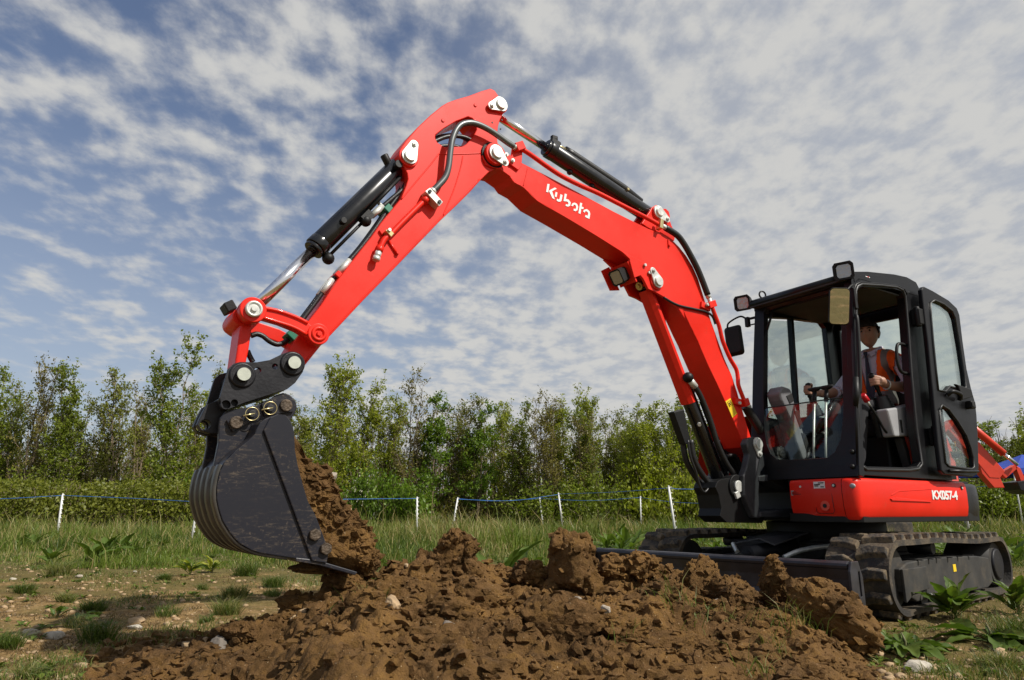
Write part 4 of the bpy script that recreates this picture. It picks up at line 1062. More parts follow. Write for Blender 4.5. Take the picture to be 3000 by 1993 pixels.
def plate(name, v0, v1, w0, w1, m, d=0.003, parent=None):
    a, b = onfront(v0, w0, d), onfront(v1, w0, d)
    return G().slab([a, b, (b[0], b[1], w1), (a[0], a[1], w1)], (0.003, 0, 0)).build(name, m, parent or front)


lab = plate('label', 0.625, 0.715, 0.812, 0.858, WHITE)
for k, (a, b, w) in enumerate(((0.665, 0.708, 0.846), (0.632, 0.678, 0.836), (0.634, 0.664, 0.826), (0.682, 0.708, 0.819))):
    plate('label_print', a, b, w, w + 0.006, BLACKP, 0.0065)
plate('maker_plate', 0.425, 0.520, 0.768, 0.803, SILVERL, 0.003)
for k in range(3):
    plate('maker_plate_print', 0.432, 0.512 - 0.02 * k, 0.774 + 0.009 * k, 0.777 + 0.009 * k, BLACKP, 0.0062)
for k, (hw, w) in enumerate(((0.020, 0.782), (0.028, 0.768), (0.028, 0.754), (0.020, 0.740))):
    plate('vent_slot', 0.565 - hw, 0.565 + hw, w, w + 0.007, BLACKP, 0.0022)
for v in (0.512, 0.782):
    p = onfront(v, 0.828)
    G().cyl((p[0] - 0.01, p[1], p[2]), (p[0] + 0.002, p[1], p[2]), 0.014, seg=16).build('bolt_recess', BLACKP, front)
    G().cyl((p[0], p[1], p[2]), (p[0] + 0.006, p[1], p[2]), 0.008, seg=8).build('bolt', ZINC, front)
# hatch outline as a fine groove
hp = [onfront(v, w, 0.0005) for v, w in ((0.625, 0.66), (0.625, 0.79), (0.64, 0.803), (0.745, 0.803), (0.758, 0.79), (0.765, 0.66), (0.755, 0.645), (0.635, 0.645), (0.625, 0.66))]
G().tube(hp, 0.0018, 5).build('hatch_gap', BLACKP, front)
p = onfront(0.70, 0.695)
G().cyl((p[0] - 0.01, p[1], p[2]), (p[0] + 0.0035, p[1], p[2]), 0.034, seg=20).build('lock_recess', RED2, front)
G().cyl((p[0], p[1], p[2]), (p[0] + 0.008, p[1], p[2]), 0.014, seg=14).build('lock', BLACKP, front)
# swage line and model name on the side panel


def sidebar(poly, d, m, name):
    G().slab([(u, 0.936, w) for u, w in poly], (0, d, 0)).build(name, m, sp, 0.003, seg=3)


sidebar([(0.62, 0.742), (0.55, 0.752), (0.10, 0.728), (0.10, 0.722), (0.60, 0.728)], 0.009, RED, 'swage')
sidebar([(0.60, 0.770), (0.50, 0.800), (0.06, 0.818), (0.06, 0.813), (0.50, 0.790), (0.59, 0.762)], 0.005, RED, 'swage')


def lettering(txt, size, name, m, parent, origin, xdir, updir, shear=0.0, sx=1.0):
    cu = bpy.data.curves.new('txt', 'FONT')
    cu.body = txt
    cu.size = size
    cu.extrude = 0.0015
    cu.offset = size * 0.035
    cu.shear = shear
    cu.space_character = 0.92
    tmp = bpy.data.objects.new('txt', cu)
    C.objects.link(tmp)
    bpy.context.view_layer.update()
    dg = bpy.context.evaluated_depsgraph_get()
    me = bpy.data.meshes.new_from_object(tmp.evaluated_get(dg))
    bpy.data.objects.remove(tmp)
    x, y = Vector(xdir).normalized(), Vector(updir).normalized()
    z_ = x.cross(y)
    M = Matrix((x * sx, y, z_)).transposed().to_4x4()
    M.translation = Vector(origin)
    me.transform(M)
    me.materials.clear()
    me.materials.append(m)
    o = bpy.data.objects.new(name, me)
    C.objects.link(o)
    o.parent = parent
    return o


lettering('KX057-4', 0.086, 'model_name', WHITE, sp, (0.075, 0.9405, 0.745), (-1, 0, 0), (0, 0, 1), 0.05, 1.22)
G().cyl((-0.375, 0.93, 0.83), (-0.375, 0.942, 0.83), 0.014, seg=14).build('bolt_recess', BLACKP, sp)
G().cyl((-0.375, 0.94, 0.83), (-0.375, 0.946, 0.83), 0.008, seg=8).build('bolt', ZINC, sp)

# lugs that carry the swing post
G().prism([(1.06, 0.915), (0.92, 0.93), (0.80, 0.925), (0.70, 0.87), (0.70, 0.80), (0.80, 0.83), (0.90, 0.875), (1.06, 0.875)], -0.15, 0.22).build('swing_lug', CASTING, ex, 0.01)
G().prism([(1.08, 0.655), (0.80, 0.67), (0.68, 0.68), (0.66, 0.60), (0.80, 0.61), (1.08, 0.615)], -0.15, 0.22).build('swing_lug', CASTING, ex, 0.01)

# ---- undercarriage
turn = G().cyl((0, 0, 0.42), (0, 0, 0.575), 0.46, seg=48).build('turntable', PLASTIC, ex, 0.006)
uc = G().box((0, 0, 0.36), (1.05, 1.15, 0.14)).box((0, 0, 0.40), (0.9, 0.95, 0.12)).build('lower_frame', DIRTYG, ex, 0.02, UR)
bl_u = 1.75
for s in (1, -1):
    G().slab([(0.45, s * 0.30, 0.25), (0.45, s * 0.30, 0.36), (bl_u - 0.04, s * 0.42, 0.26), (bl_u - 0.04, s * 0.42, 0.14)], (0, s * 0.09, 0)).build('blade_arm', DARK, uc, 0.006)
# dozer cylinder with its cover plate, and the curved hard line
G().tube([(0.55, 0, 0.40), (1.20, 0, 0.36)], 0.055, 18).build('blade_cylinder', DARK, uc)
G().tube([(1.20, 0, 0.36), (bl_u - 0.05, 0, 0.29)], 0.028, 14).build('blade_rod', CHROME, uc)
G().slab([(0.55, -0.14, 0.505), (0.55, 0.14, 0.505), (1.10, 0.16, 0.430), (1.10, 0.04, 0.470), (1.10, -0.16, 0.430)], (0, 0, -0.012)).build('cover_plate', CASTING, uc, 0.003)
for v in (-0.05, 0.05):
    G().ball((0.90, v, 0.462), (0.022, 0.022, 0.012)).build('cover_bolt', ZINC, uc)
G().tube(crom([(1.06, 0.20, 0.34), (0.95, 0.27, 0.385), (0.78, 0.36, 0.41), (0.60, 0.46, 0.415), (0.52, 0.52, 0.405)]), 0.017, 12).build('hard_line', ZINC, uc)
G().tube(crom([(1.06, -0.17, 0.36), (0.98, -0.25, 0.41), (0.9, -0.3, 0.40)]), 0.017, 12).build('hard_line', ZINC, uc)

# dozer blade
bw = 0.98
prof = [(bl_u - 0.03, 0.04), (bl_u + 0.05, 0.03), (bl_u - 0.005, 0.12), (bl_u - 0.025, 0.20), (bl_u - 0.02, 0.28), (bl_u, 0.345), (bl_u - 0.02, 0.355), (bl_u - 0.06, 0.28), (bl_u - 0.065, 0.18)]
blade = G().prism(prof, -bw + 0.01, bw - 0.01).build('dozer_blade', BLADE, ex, 0.004, UR)
G().slab([(bl_u - 0.02 + 0.030 * math.cos(a), -bw + 0.012, 0.357 + 0.026 * math.sin(a)) for a in np.linspace(0, 2 * math.pi, 13)[:-1]], (0, 2 * bw - 0.024, 0)).build('top_bar', BLADE, blade, 0.003)
for s in (1, -1):
    G().slab([(bl_u - 0.115, s * bw, 0.02), (bl_u + 0.045, s * bw, 0.02), (bl_u + 0.035, s * bw, 0.16), (bl_u + 0.03, s * bw, 0.33), (bl_u + 0.005, s * bw, 0.382), (bl_u - 0.08, s * bw, 0.382), (bl_u - 0.115, s * bw, 0.30)], (0, s * 0.014, 0), [[(bl_u - 0.085, s * bw, 0.19), (bl_u - 0.065, s * bw, 0.19), (bl_u - 0.065, s * bw, 0.325), (bl_u - 0.085, s * bw, 0.325)]]).build('end_plate', BLADE, blade, 0.003)

# tracks
cf, rf, cr_, rr_ = Vector((1.02, 0.252)), 0.228, Vector((-0.93, 0.245)), 0.214
loop = []
for a in np.linspace(-90, 90, 22):
    loop.append((cf.x + rf * math.cos(R(a)), cf.y + rf * math.sin(R(a))))
top = crom([(loop[-1][0], 0, loop[-1][1]), (0.75, 0, 0.478), (0.35, 0, 0.480), (0.0, 0, 0.468), (-0.45, 0, 0.452), (cr_.x, 0, cr_.y + rr_)], 5)
loop += [(p[0], p[2]) for p in top[1:-1]]
for a in np.linspace(90, 270, 20):
    loop.append((cr_.x + rr_ * math.cos(R(a)), cr_.y + rr_ * math.sin(R(a))))
for u in np.linspace(-0.9, 1.0, 16)[1:-1]:
    loop.append((u, 0.028))
LP = np.array(loop + [loop[0]])
seg_l = np.linalg.norm(np.diff(LP, axis=0), axis=1)
cum = np.concatenate([[0], np.cumsum(seg_l)])


def on_loop(s):
    s = s % cum[-1]
    i = min(np.searchsorted(cum, s, 'right') - 1, len(seg_l) - 1)
    f = (s - cum[i]) / seg_l[i]
    p = LP[i] * (1 - f) + LP[i + 1] * f
    t_ = (LP[i + 1] - LP[i]) / seg_l[i]
    return p, t_


# one lug: a skewed wedge with sloping flanks (x along the belt, y across, z outwards)
def lug_mesh(flip):
    s = -1 if flip else 1
    V = []
    for z_, k in ((0.0, 1.0), (0.034, 0.66)):
        for x, y in ((-0.042, 0.0), (0.042, 0.0), (0.042 + 0.030, 0.075), (0.030 + 0.030, 0.185), (-0.036 + 0.030, 0.185), (-0.042 + 0.03, 0.075)):
            xm = 0.03 * min(1, y / 0.075)
            V.append((xm + (x - xm) * k, s * (y * (0.97 if z_ else 1)), z_))
    n = 6
    F = [tuple(range(n, 2 * n))] + [(i, (i + 1) % n, n + (i + 1) % n, n + i) for i in range(n)]
    g_ = G().add(V, F)
    o = g_.build('lug', LUGM, None, 0.006)
    return o


for side_s in (1, -1):
    v_in, v_out = side_s * 0.58, side_s * 0.98
    g = G()
    rows = []
    N = 120
    for off, vv in ((0.0, v_in), (0.0, v_out), (-0.034, v_out), (-0.034, v_in)):
        row = []
        for k in range(N):
            p, t_ = on_loop(cum[-1] * k / N)
            nrm = np.array([t_[1], -t_[0]])
            q_ = p + nrm * off
            row.append((q_[0], vv, q_[1]))
        rows.append(row)
    g.grid(rows + [rows[0]], False, True)
    tr_ = g.build('track', RUBBER, ex, 0, UR)
    pitch = cum[-1] / 37
    protos = {}
    for k in range(37):
        for row in (0, 1):
            s0 = (k + 0.5 * row) * pitch
            p, t_ = on_loop(s0)
            nrm = np.array([t_[1], -t_[0]])
            X = Vector((t_[0], 0, t_[1]))
            Z = Vector((nrm[0], 0, nrm[1]))
            Y = Z.cross(X)
            mid = (v_in + v_out) / 2
            flip = (row == 1)
            if row not in protos:
                protos[row] = lug_mesh(flip)
                o = protos[row]
            else:
                o = protos[row].copy()
                C.objects.link(o)
            o.parent = tr_
            Mx = Matrix((X, Y, Z)).transposed().to_4x4()
            Mx.translation = Vector((p[0], mid + (Y.y * (-0.004 if flip else 0.004)), p[1]))
            o.matrix_local = Mx
    # roller frame cover, idler, sprocket
    a, b = sorted((v_in + side_s * 0.03, v_out - side_s * 0.035))
    G().prism([(0.78, 0.09), (0.98, 0.16), (0.99, 0.30), (0.86, 0.335), (0.50, 0.345), (0.05, 0.34), (-0.45, 0.325), (-0.72, 0.30), (-0.74, 0.12), (-0.60, 0.085)], a, b).build('roller_frame', DIRTYG, tr_, 0.02)
    for u0 in (0.68, 0.50, 0.36, 0.15, -0.05, -0.28):
        G().box((u0, (v_in + v_out) / 2 + side_s * 0.03, 0.339 if u0 < 0.3 else 0.344), (0.022, 0.33, 0.006)).build('frame_slot', BLACKP, tr_)
    G().prism([(0.99, 0.10), (0.99, 0.30), (0.60, 0.30), (0.60, 0.16), (0.84, 0.15)], v_out - side_s * 0.036, v_out - side_s * 0.018).build('guard_plate', DIRTYG, tr_, 0.004)
    G().cyl((cf.x - 0.01, v_in + side_s * 0.05, cf.y), (cf.x - 0.01, v_out - side_s * 0.07, cf.y), rf - 0.045, seg=32).build('idler', DIRTYG, tr_)
    G().cyl((cr_.x, v_in + side_s * 0.03, cr_.y), (cr_.x, v_out - side_s * 0.05, cr_.y), rr_ - 0.05, seg=32).build('sprocket', DIRTYG, tr_)
    G().cyl((cr_.x, v_in, cr_.y), (cr_.x, v_out - side_s * 0.03, cr_.y), 0.12, seg=28).build('travel_motor', DARK, tr_, 0.01)
    for u0 in (0.6, 0.25, -0.1, -0.45):
        G().cyl((u0, v_in + side_s * 0.06, 0.085), (u0, v_out - side_s * 0.06, 0.085), 0.055, seg=18).build('roller', DARK, tr_)
    for u0, w0 in ((0.62, 0.115), (0.40, 0.12)):
        G().cyl((u0, v_out - side_s * 0.035, w0), (u0, v_out - side_s * 0.005, w0), 0.020, seg=6).build('bolt', ZINC, tr_)
    G().box((0.05, v_out - side_s * 0.034, 0.262), (0.055, 0.004, 0.05)).build('sticker', YELLOW, tr_)
    G().cyl((0.15, v_in + side_s * 0.12, 0.40), (0.15, v_out - side_s * 0.12, 0.40), 0.045, seg=16).build('carrier_roller', DARK, tr_)
    G().box((0, side_s * 0.56, 0.30), (0.7, 0.12, 0.12)).build('axle_arm', DIRTYG, tr_, 0.01)

# ---- cab
RK = 0.186


def wsu(w, off=0.0):
    return 0.96 - RK * (w - 0.88) + off


side_f = [(u, w) for u, w in CAB_SIDE[:9]] + [(-0.28, 2.32), (-0.30, 1.9), (-0.275, 0.885)]
cab = G().prism(side_f, 0.868, 0.930, [CAB_OPEN]).build('cab', CABBLK, ex, 0.010, seg=3)
# stepped reveal and rubber seal round the doorway
ctr = np.mean(np.array(CAB_OPEN), 0)
seal = [tuple(np.array(p) + (np.array(p) - ctr) * 0.028) for p in CAB_OPEN]
P = [(p[0], 0.931, p[1]) for p in seal]
G().tube(P + P[:1], 0.011, 8).build('door_seal', RUBBERH, cab)
P = [(p[0] + (p[0] - ctr[0]) * 0.09, 0.931, p[1] + (p[1] - ctr[1]) * 0.05) for p in CAB_OPEN]
G().tube(P[0:10], 0.008, 8).build('door_seal', CABBLK, cab)
wsn = Vector((1, 0, RK)).normalized()
wo_ = [Vector(p) for p in WS_OUT]
wi_ = [Vector(p) for p in WS_IN]
G().slab(wo_, wsn * -0.055, [wi_]).build('windscreen_frame', CABBLK, cab, 0.008, seg=3)
# windscreen: upper and lower pane
mid_w = [i for i, p in enumerate(wi_)]
wc = sum(wi_, Vector()) / len(wi_)


def pane(pts, name, d=-0.02, grow=1.02):
    c = sum(pts, Vector()) / len(pts)
    return G().slab([c + (p - c) * grow + wsn * d for p in pts], wsn * -0.005).build(name, GLASS, cab)


sl = [Vector(p) for p in WS_SPLIT]
# the upper windscreen is slid up and stowed under the roof
G().slab([(0.62, 0.10, 2.3205), (0.62, 0.86, 2.3205), (-0.22, 0.86, 2.3205), (-0.22, 0.10, 2.3205)], (0, 0, 0.004)).build('raised_windscreen', GLASS, cab)
G().tube([(0.62, 0.10, 2.285), (0.62, 0.86, 2.285)], 0.012, 8).build('windscreen_rail', PLASTIC, cab)
pane([sl[0], sl[1], wi_[10], wi_[11], wi_[12], wi_[13], wi_[14], wi_[15], wi_[16], wi_[17], wi_[18]], 'lower_windscreen', -0.008, 1.015)
G().tube([sl[0] + wsn * -0.01, sl[1] + wsn * -0.01], 0.005, 6).build('pane_edge', RUBBERH, cab)
# grab rail and wiper posts on the near front pillar
G().tube(crom([(0.765, 0.945, 2.03), (0.785, 0.965, 1.98), (0.82, 0.968, 1.72), (0.86, 0.966, 1.48), (0.885, 0.945, 1.44)]), 0.013, 10).build('grab_rail', PLASTIC, cab)
G().tube([(0.868, 0.952, 1.56), (0.888, 0.952, 1.44), (0.90, 0.945, 1.36)], [0.020, 0.024, 0.016], 10).build('rail_boot', PLASTIC, cab)
G().tube(crom([(wsu(1.35) + 0.0, 0.93, 1.35), (wsu(1.9) + 0.005, 0.915, 1.9), (wsu(2.3), 0.905, 2.25)]), 0.012, 8).build('pillar_seal', RUBBERH, cab)
for w in (1.05, 0.95):
    G().ball((wsu(w) + 0.004, 0.90, w), 0.018).build('pillar_bolt', PLASTIC, cab)
# far side wall with its window, rear wall and window
rw_out = [(0.935, 0.89), (0.845, 1.40), (0.69, 2.32), (0.64, 2.40), (-0.34, 2.40), (-0.38, 2.30), (-0.38, 0.89)]
rw1 = [(0.80, 1.40), (0.655, 2.19), (0.60, 2.245), (0.275, 2.285), (0.325, 1.36)]
rw2 = [(0.30, 1.36), (0.245, 2.285), (-0.16, 2.315), (-0.215, 2.27), (-0.215, 1.36)]
G().prism(rw_out, 0.035, 0.085, [rw1, rw2]).build('far_side_frame', CABBLK, cab, 0.006)
G().prism([(0.82, 1.38), (0.66, 2.22), (-0.19, 2.32), (-0.235, 1.34)], 0.058, 0.062).build('far_side_window', GLASS, cab)
back = G()
yz = [(0.04, 0.89), (0.855, 0.89), (0.865, 2.36), (0.04, 2.36)]
hz = [(0.12, 1.58), (0.82, 1.58), (0.82, 2.24), (0.12, 2.26)]
back.slab([(-0.385, a, b) for a, b in yz], (0.035, 0, 0), [[(-0.385, a, b) for a, b in hz]]).build('rear_frame', CABBLK, cab, 0.008)
G().slab([(-0.37, a, b) for a, b in ((0.10, 1.56), (0.84, 1.56), (0.84, 2.26), (0.10, 2.28))], (0.005, 0, 0)).build('rear_window', GLASS, cab)
# roof: crowned shell with rolled edges
rows = []
us = np.linspace(0, 1, 12)
for k in range(15):
    f = k / 14
    v = 0.035 + f * 0.898
    row = []
    edge = min(1, min(f, 1 - f) * 9)
    for u_ in us:
        u = 0.700 - u_ * 1.03
        e2 = min(1, min(u_, 1 - u_) * 9)
        zz = 2.385 + 0.085 * math.sin(math.pi * min(1, max(0, u_ * 0.92 + 0.04))) ** 0.8
        zz -= 0.055 * (1 - edge) ** 1.5 + 0.055 * (1 - e2) ** 1.5
        row.append((u, v, zz))
    rows.append(row)
g = G().grid(rows, True)
g.grid([[(p[0], p[1], 2.335) for p in r] for r in rows][::-1], True)
e1 = rows[0] + [r[-1] for r in rows[1:]] + rows[-1][::-1][1:] + [r[0] for r in rows[::-1][1:]]
g.grid([e1, [(p[0], p[1], 2.335) for p in e1]], False)
roof = g.build('roof', CABBLK, cab)
G().box((0.30, 0.48, 2.312), (0.95, 0.84, 0.012)).build('roof_lining', INTERIOR, cab)
G().tube([(0.735, 0.05, 2.345), (0.735, 0.90, 2.335)], 0.036, 14).build('visor_roll', CABBLK, cab)
G().ring((0.70, 0.13, 2.415), (0.3, 1, 0), 0.030, 0.007, 20).build('lifting_eye', CABBLK, cab)
G().cyl((0.60, 0.86, 2.40), (0.60, 0.86, 2.432), 0.012, seg=10).build('roof_bolt', PLASTIC, cab)
G().box((0.52, 0.925, 2.372), (0.055, 0.012, 0.026), Matrix.Rotation(0.5, 3, 'X')).build('roof_label', WHITE, cab)
G().box((0.515, 0.929, 2.370), (0.018, 0.010, 0.016), Matrix.Rotation(0.5, 3, 'X')).build('roof_label_print', REDGRIP, cab)
# front floor apron under the windscreen and floor
G().slab([(0.965, 0.10, 0.885), (0.965, 0.94, 0.885), (0.93, 0.94, 1.02), (0.93, 0.20, 1.03), (0.94, 0.12, 0.98)], (-0.03, 0, 0)).build('front_apron', CABBLK, cab, 0.006)
G().box((0.27, 0.48, 0.915), (1.30, 0.86, 0.04)).build('floor', INTERIOR, cab)
# wiper and pantograph strut seen inside
G().tube([(wsu(2.26, -0.03), 0.20, 2.27), (wsu(2.02, -0.03), 0.155, 2.10)], 0.010, 8).tube([(wsu(2.02, -0.03), 0.155, 2.10), (wsu(1.86, -0.03), 0.095, 1.90)], 0.006, 8).build('gas_strut', PLASTIC, cab)
G().box((wsu(1.60, -0.02), 0.105, 1.60), (0.03, 0.03, 0.06)).build('latch', PLASTIC, cab, 0.005)
# door opened right back against the machine's flank
dc = np.array(DOOR_OUT)
door = G().prism(DOOR_OUT, 0.975, 1.010, [DOOR_GLASS1, DOOR_GLASS2]).build('door', CABBLK, ex, 0.008, seg=3)


def shrink(P, k):
    c = np.mean(np.array(P), 0)
    return [tuple(c + (np.array(p) - c) * k) for p in P]


G().prism(shrink(DOOR_GLASS1, 1.03), 0.985, 0.990).build('upper_pane', GLASS, door)
G().prism(shrink(DOOR_GLASS2, 1.03), 0.985, 0.990).build('lower_pane', GLASS, door)
for D_ in (DOOR_GLASS1, DOOR_GLASS2):
    P = [(p[0], 1.011, p[1]) for p in shrink(D_, 1.02)]
    G().tube(P + P[:1], 0.009, 8).build('pane_seal', RUBBERH, door)
G().prism([(-0.33, 1.62), (-0.37, 1.60), (-0.40, 1.50), (-0.58, 1.54), (-0.57, 1.60)], 1.008, 1.035).build('latch_cover', PLASTIC, door, 0.008)
G().box((-0.52, 1.03, 1.47), (0.07, 0.05, 0.06)).build('door_latch', PLASTIC, door, 0.01)
G().box((-0.50, 1.057, 1.47), (0.03, 0.006, 0.03)).build('latch_button', BLACKP, door, 0.002)
G().tube(crom([(-0.20, 1.02, 1.52), (-0.22, 1.055, 1.545), (-0.32, 1.06, 1.53), (-0.36, 1.03, 1.50)]), 0.016, 10).build('door_handle', PLASTIC, door)
G().tube([(-0.06, 1.018, 0.945), (-0.49, 1.018, 0.955)], 0.012, 8).build('door_rib', CABBLK, door)
for w in (2.13, 1.20):
    G().box((-0.05, 0.965, w), (0.07, 0.07, 0.13)).cyl((-0.03, 0.975, w - 0.08), (-0.03, 0.975, w + 0.08), 0.022, seg=14).build('hinge', PLASTIC, door, 0.008)
# handle hoop at the rear of the doorway
G().tube(crom([(0.075, 0.90, 1.905), (0.12, 0.905, 1.905), (0.185, 0.91, 1.895), (0.215, 0.91, 1.85), (0.228, 0.91, 1.76), (0.205, 0.91, 1.69), (0.15, 0.905, 1.675), (0.10, 0.90, 1.68)]), 0.012, 10).build('hand_hoop', PLASTIC, cab)


# work lights and mirrors on the roof edge
def worklight(c, yaw, pitch, parent, sc=1.0):
    Mx = Matrix.Rotation(yaw, 3, 'Z') @ Matrix.Rotation(pitch, 3, 'Y')
    sq = [(-.06, -.042), (-.045, -.062), (.045, -.062), (.06, -.042), (.06, .042), (.045, .062), (-.045, .062), (-.06, .042)]
    rows = []
    for d, s in ((-0.075, 0.5), (-0.06, 0.72), (0.0, 0.95), (0.05, 1.06), (0.055, 1.06), (0.055, 0.84), (0.035, 0.76)):
        rows.append([tuple(Vector(c) + Mx @ Vector((d, x * s * sc * 1.1, y * s * sc))) for x, y in sq])
    g_ = G().grid(rows, False, True)
    g_.slab([Vector(c) + Mx @ Vector((-0.05, x * .7 * sc, y * .7 * sc)) for x, y in sq], Mx @ Vector((-0.01, 0, 0)))
    o = g_.build('work_light', PLASTIC, parent)
    G().slab([Vector(c) + Mx @ Vector((0.035, x * .82 * sc, y * .78 * sc)) for x, y in sq], Mx @ Vector((0.006, 0, 0))).build('lamp_lens', LENS, parent, 0.002)
    return o


worklight((0.745, 0.895, 2.375), 0.35, 0.10, cab, 1.02)
worklight((0.705, -0.055, 2.385), 0.30, 0.12, cab, 1.0)
G().tube([(0.68, -0.05, 2.36), (0.66, 0.02, 2.34), (0.67, 0.06, 2.32)], 0.012, 8).build('lamp_bracket', PLASTIC, cab)
G().box((0.70, 0.90, 2.30), (0.05, 0.04, 0.05)).build('lamp_bracket', PLASTIC, cab, 0.006)


def mirror(c, fwd_dir, h_, w_, parent, name='mirror', tilt=0.0):
    """Rounded mirror head; fwd_dir is where the glass looks."""
    n = Vector(fwd_dir).normalized()
    x = n.cross(Vector((0, 0, 1))).normalized()
    y = x.cross(n)
    x, y = x * math.cos(tilt) + y * math.sin(tilt), y * math.cos(tilt) - x * math.sin(tilt)
    pts = []
    for (sx_, sy_, a0_) in ((1, 1, 0), (-1, 1, 90), (-1, -1, 180), (1, -1, 270)):
        for k in range(5):
            a_ = R(a0_ + 90 * k / 4)
            pts.append((sx_ * (w_ / 2 - 0.028) + 0.028 * math.cos(a_), sy_ * (h_ / 2 - 0.028) + 0.028 * math.sin(a_)))
    rows = []
    for d, s in ((-0.030, 0.80), (-0.022, 0.95), (0.0, 1.0), (0.004, 0.97)):
        rows.append([tuple(Vector(c) + x * a * s + y * b * s + n * d) for a, b in pts])
    o = G().grid(rows, True, True).slab([Vector(c) + x * a * .8 + y * b * .8 + n * -0.030 for a, b in pts], n * -0.004).build(name, PLASTIC, parent)
    G().slab([Vector(c) + x * a * .94 + y * b * .94 + n * 0.002 for a, b in pts], n * 0.003).build('mirror_glass', MIRROR, parent)
    return o


# the near mirror turns its glass to the rear and this way, the far one shows its back
m1 = mirror((0.885, 0.905, 2.085), (0.63, 0.777, -0.235), 0.270, 0.140, cab, tilt=0.06)
G().tube(crom([(0.72, 0.925, 2.27), (0.76, 0.93, 2.25), (0.80, 0.93, 2.22), (0.86, 0.89, 2.16)]), 0.009, 8).build('mirror_arm', PLASTIC, cab)
G().box((0.735, 0.935, 2.16), (0.03, 0.03, 0.16)).build('mirror_bracket', PLASTIC, cab, 0.006)
m2 = mirror((0.735, -0.165, 2.075), (-1.0, -0.25, 0), 0.265, 0.150, cab, tilt=0.06)
G().tube(crom([(0.705, 0.035, 2.235), (0.715, -0.03, 2.24), (0.73, -0.09, 2.275), (0.75, -0.19, 2.245), (0.765, -0.205, 2.20), (0.765, -0.20, 2.09)]), 0.008, 8).build('mirror_arm', PLASTIC, cab)
G().box((0.71, -0.035, 2.215), (0.035, 0.035, 0.085)).tube([(0.70, 0.05, 2.245), (0.71, -0.035, 2.245)], 0.007, 6).tube([(0.70, 0.05, 2.185), (0.71, -0.035, 2.185)], 0.007, 6).build('mirror_bracket', PLASTIC, cab, 0.004)

# interior: seat, consoles, levers
seat = G().box((-0.08, 0.50, 1.30), (0.46, 0.46, 0.13)).build('seat', SEATC, ex, 0.05, seg=3)
G().box((-0.305, 0.50, 1.60), (0.07, 0.44, 0.56), Matrix.Rotation(-0.10, 3, 'Y')).build('backrest', SEATC, seat, 0.045, seg=3)
G().box((-0.10, 0.50, 1.10), (0.36, 0.36, 0.28)).build('seat_base', PLASTIC, seat, 0.02)
cl = G().prism([(0.31, 1.40), (0.15, 1.425), (-0.07, 1.475), (-0.10, 1.42), (-0.08, 1.21), (0.12, 1.205), (0.26, 1.195)], 0.735, 0.83).build('left_console', GREYPL, seat, 0.018, seg=3)
G().prism([(0.33, 1.39), (0.15, 1.42), (0.14, 1.20), (0.28, 1.19)], 0.700, 0.738).build('console_cheek', PLASTIC, cl, 0.01)
G().box((0.15, 0.828, 1.28), (0.03, 0.012, 0.10)).build('console_slot', BLACKP, cl, 0.005)
G().prism([(0.12, 1.20), (-0.06, 1.20), (-0.06, 0.95), (0.04, 0.95)], 0.74, 0.80).build('console_leg', INTERIOR, cl, 0.01)


def bellows(c, h_, r, parent):
    P_, rr_2 = [], []
    for k in range(11):
        f = k / 10
        P_.append((c[0] + 0.03 * f, c[1], c[2] + h_ * f))
        rr_2.append(r * (1 - 0.45 * f) * (1.0 if k % 2 else 0.88))
    return G().tube(P_, rr_2, 16).build('bellows', RUBBERH, parent)


bellows((0.13, 0.71, 1.42), 0.11, 0.085, seat)
G().tube(crom([(0.16, 0.71, 1.52), (0.20, 0.715, 1.58), (0.245, 0.72, 1.635), (0.265, 0.72, 1.665)]), [0.014] * 6 + [0.018] * 6 + [0.022] * 7, 12).ball((0.268, 0.72, 1.67), 0.025).build('joystick', PLASTIC, seat)
bellows((0.36, 0.27, 1.40), 0.11, 0.075, seat)
G().tube(crom([(0.39, 0.27, 1.50), (0.405, 0.27, 1.56), (0.42, 0.275, 1.61), (0.42, 0.275, 1.645)]), [0.014] * 6 + [0.019] * 6 + [0.024] * 7, 12).ball((0.42, 0.275, 1.645), 0.028).build('joystick', PLASTIC, seat)
G().box((0.25, 0.22, 1.33), (0.40, 0.17, 0.14)).build('right_console', PLASTIC, seat, 0.03)
G().tube([(0.52, 0.78, 1.495), (0.475, 0.78, 1.452)], [0.019, 0.023], 12).build('lever_grip', REDGRIP, seat)
G().tube([(0.475, 0.78, 1.452), (0.445, 0.78, 1.42)], 0.010, 10).build('lever_neck', ZINC, seat)
G().tube(crom([(0.445, 0.78, 1.42), (0.36, 0.78, 1.33), (0.29, 0.78, 1.245), (0.22, 0.775, 1.215)]), 0.009, 8).build('safety_lever', PLASTIC, seat)
# front instrument column on the right
ic = G().prism([(0.76, 1.615), (0.66, 1.60), (0.62, 1.46), (0.555, 1.26), (0.46, 1.08), (0.60, 1.04), (0.66, 1.18), (0.70, 1.35), (0.79, 1.50), (0.81, 1.555)], 0.155, 0.285).build('instrument_column', COLUMN, seat, 0.02, seg=3)
G().prism([(0.735, 1.535), (0.665, 1.565), (0.645, 1.505), (0.70, 1.475)], 0.284, 0.290).build('vent_grille', BLACKP, ic, 0.003)
G().prism([(0.655, 1.42), (0.60, 1.43), (0.56, 1.30), (0.60, 1.285)], 0.284, 0.289).build('switch_panel', BLACKP, ic, 0.003)
G().prism([(0.595, 1.255), (0.545, 1.25), (0.495, 1.12), (0.545, 1.10)], 0.284, 0.289).build('storage_pocket', BLACKP, ic, 0.003)
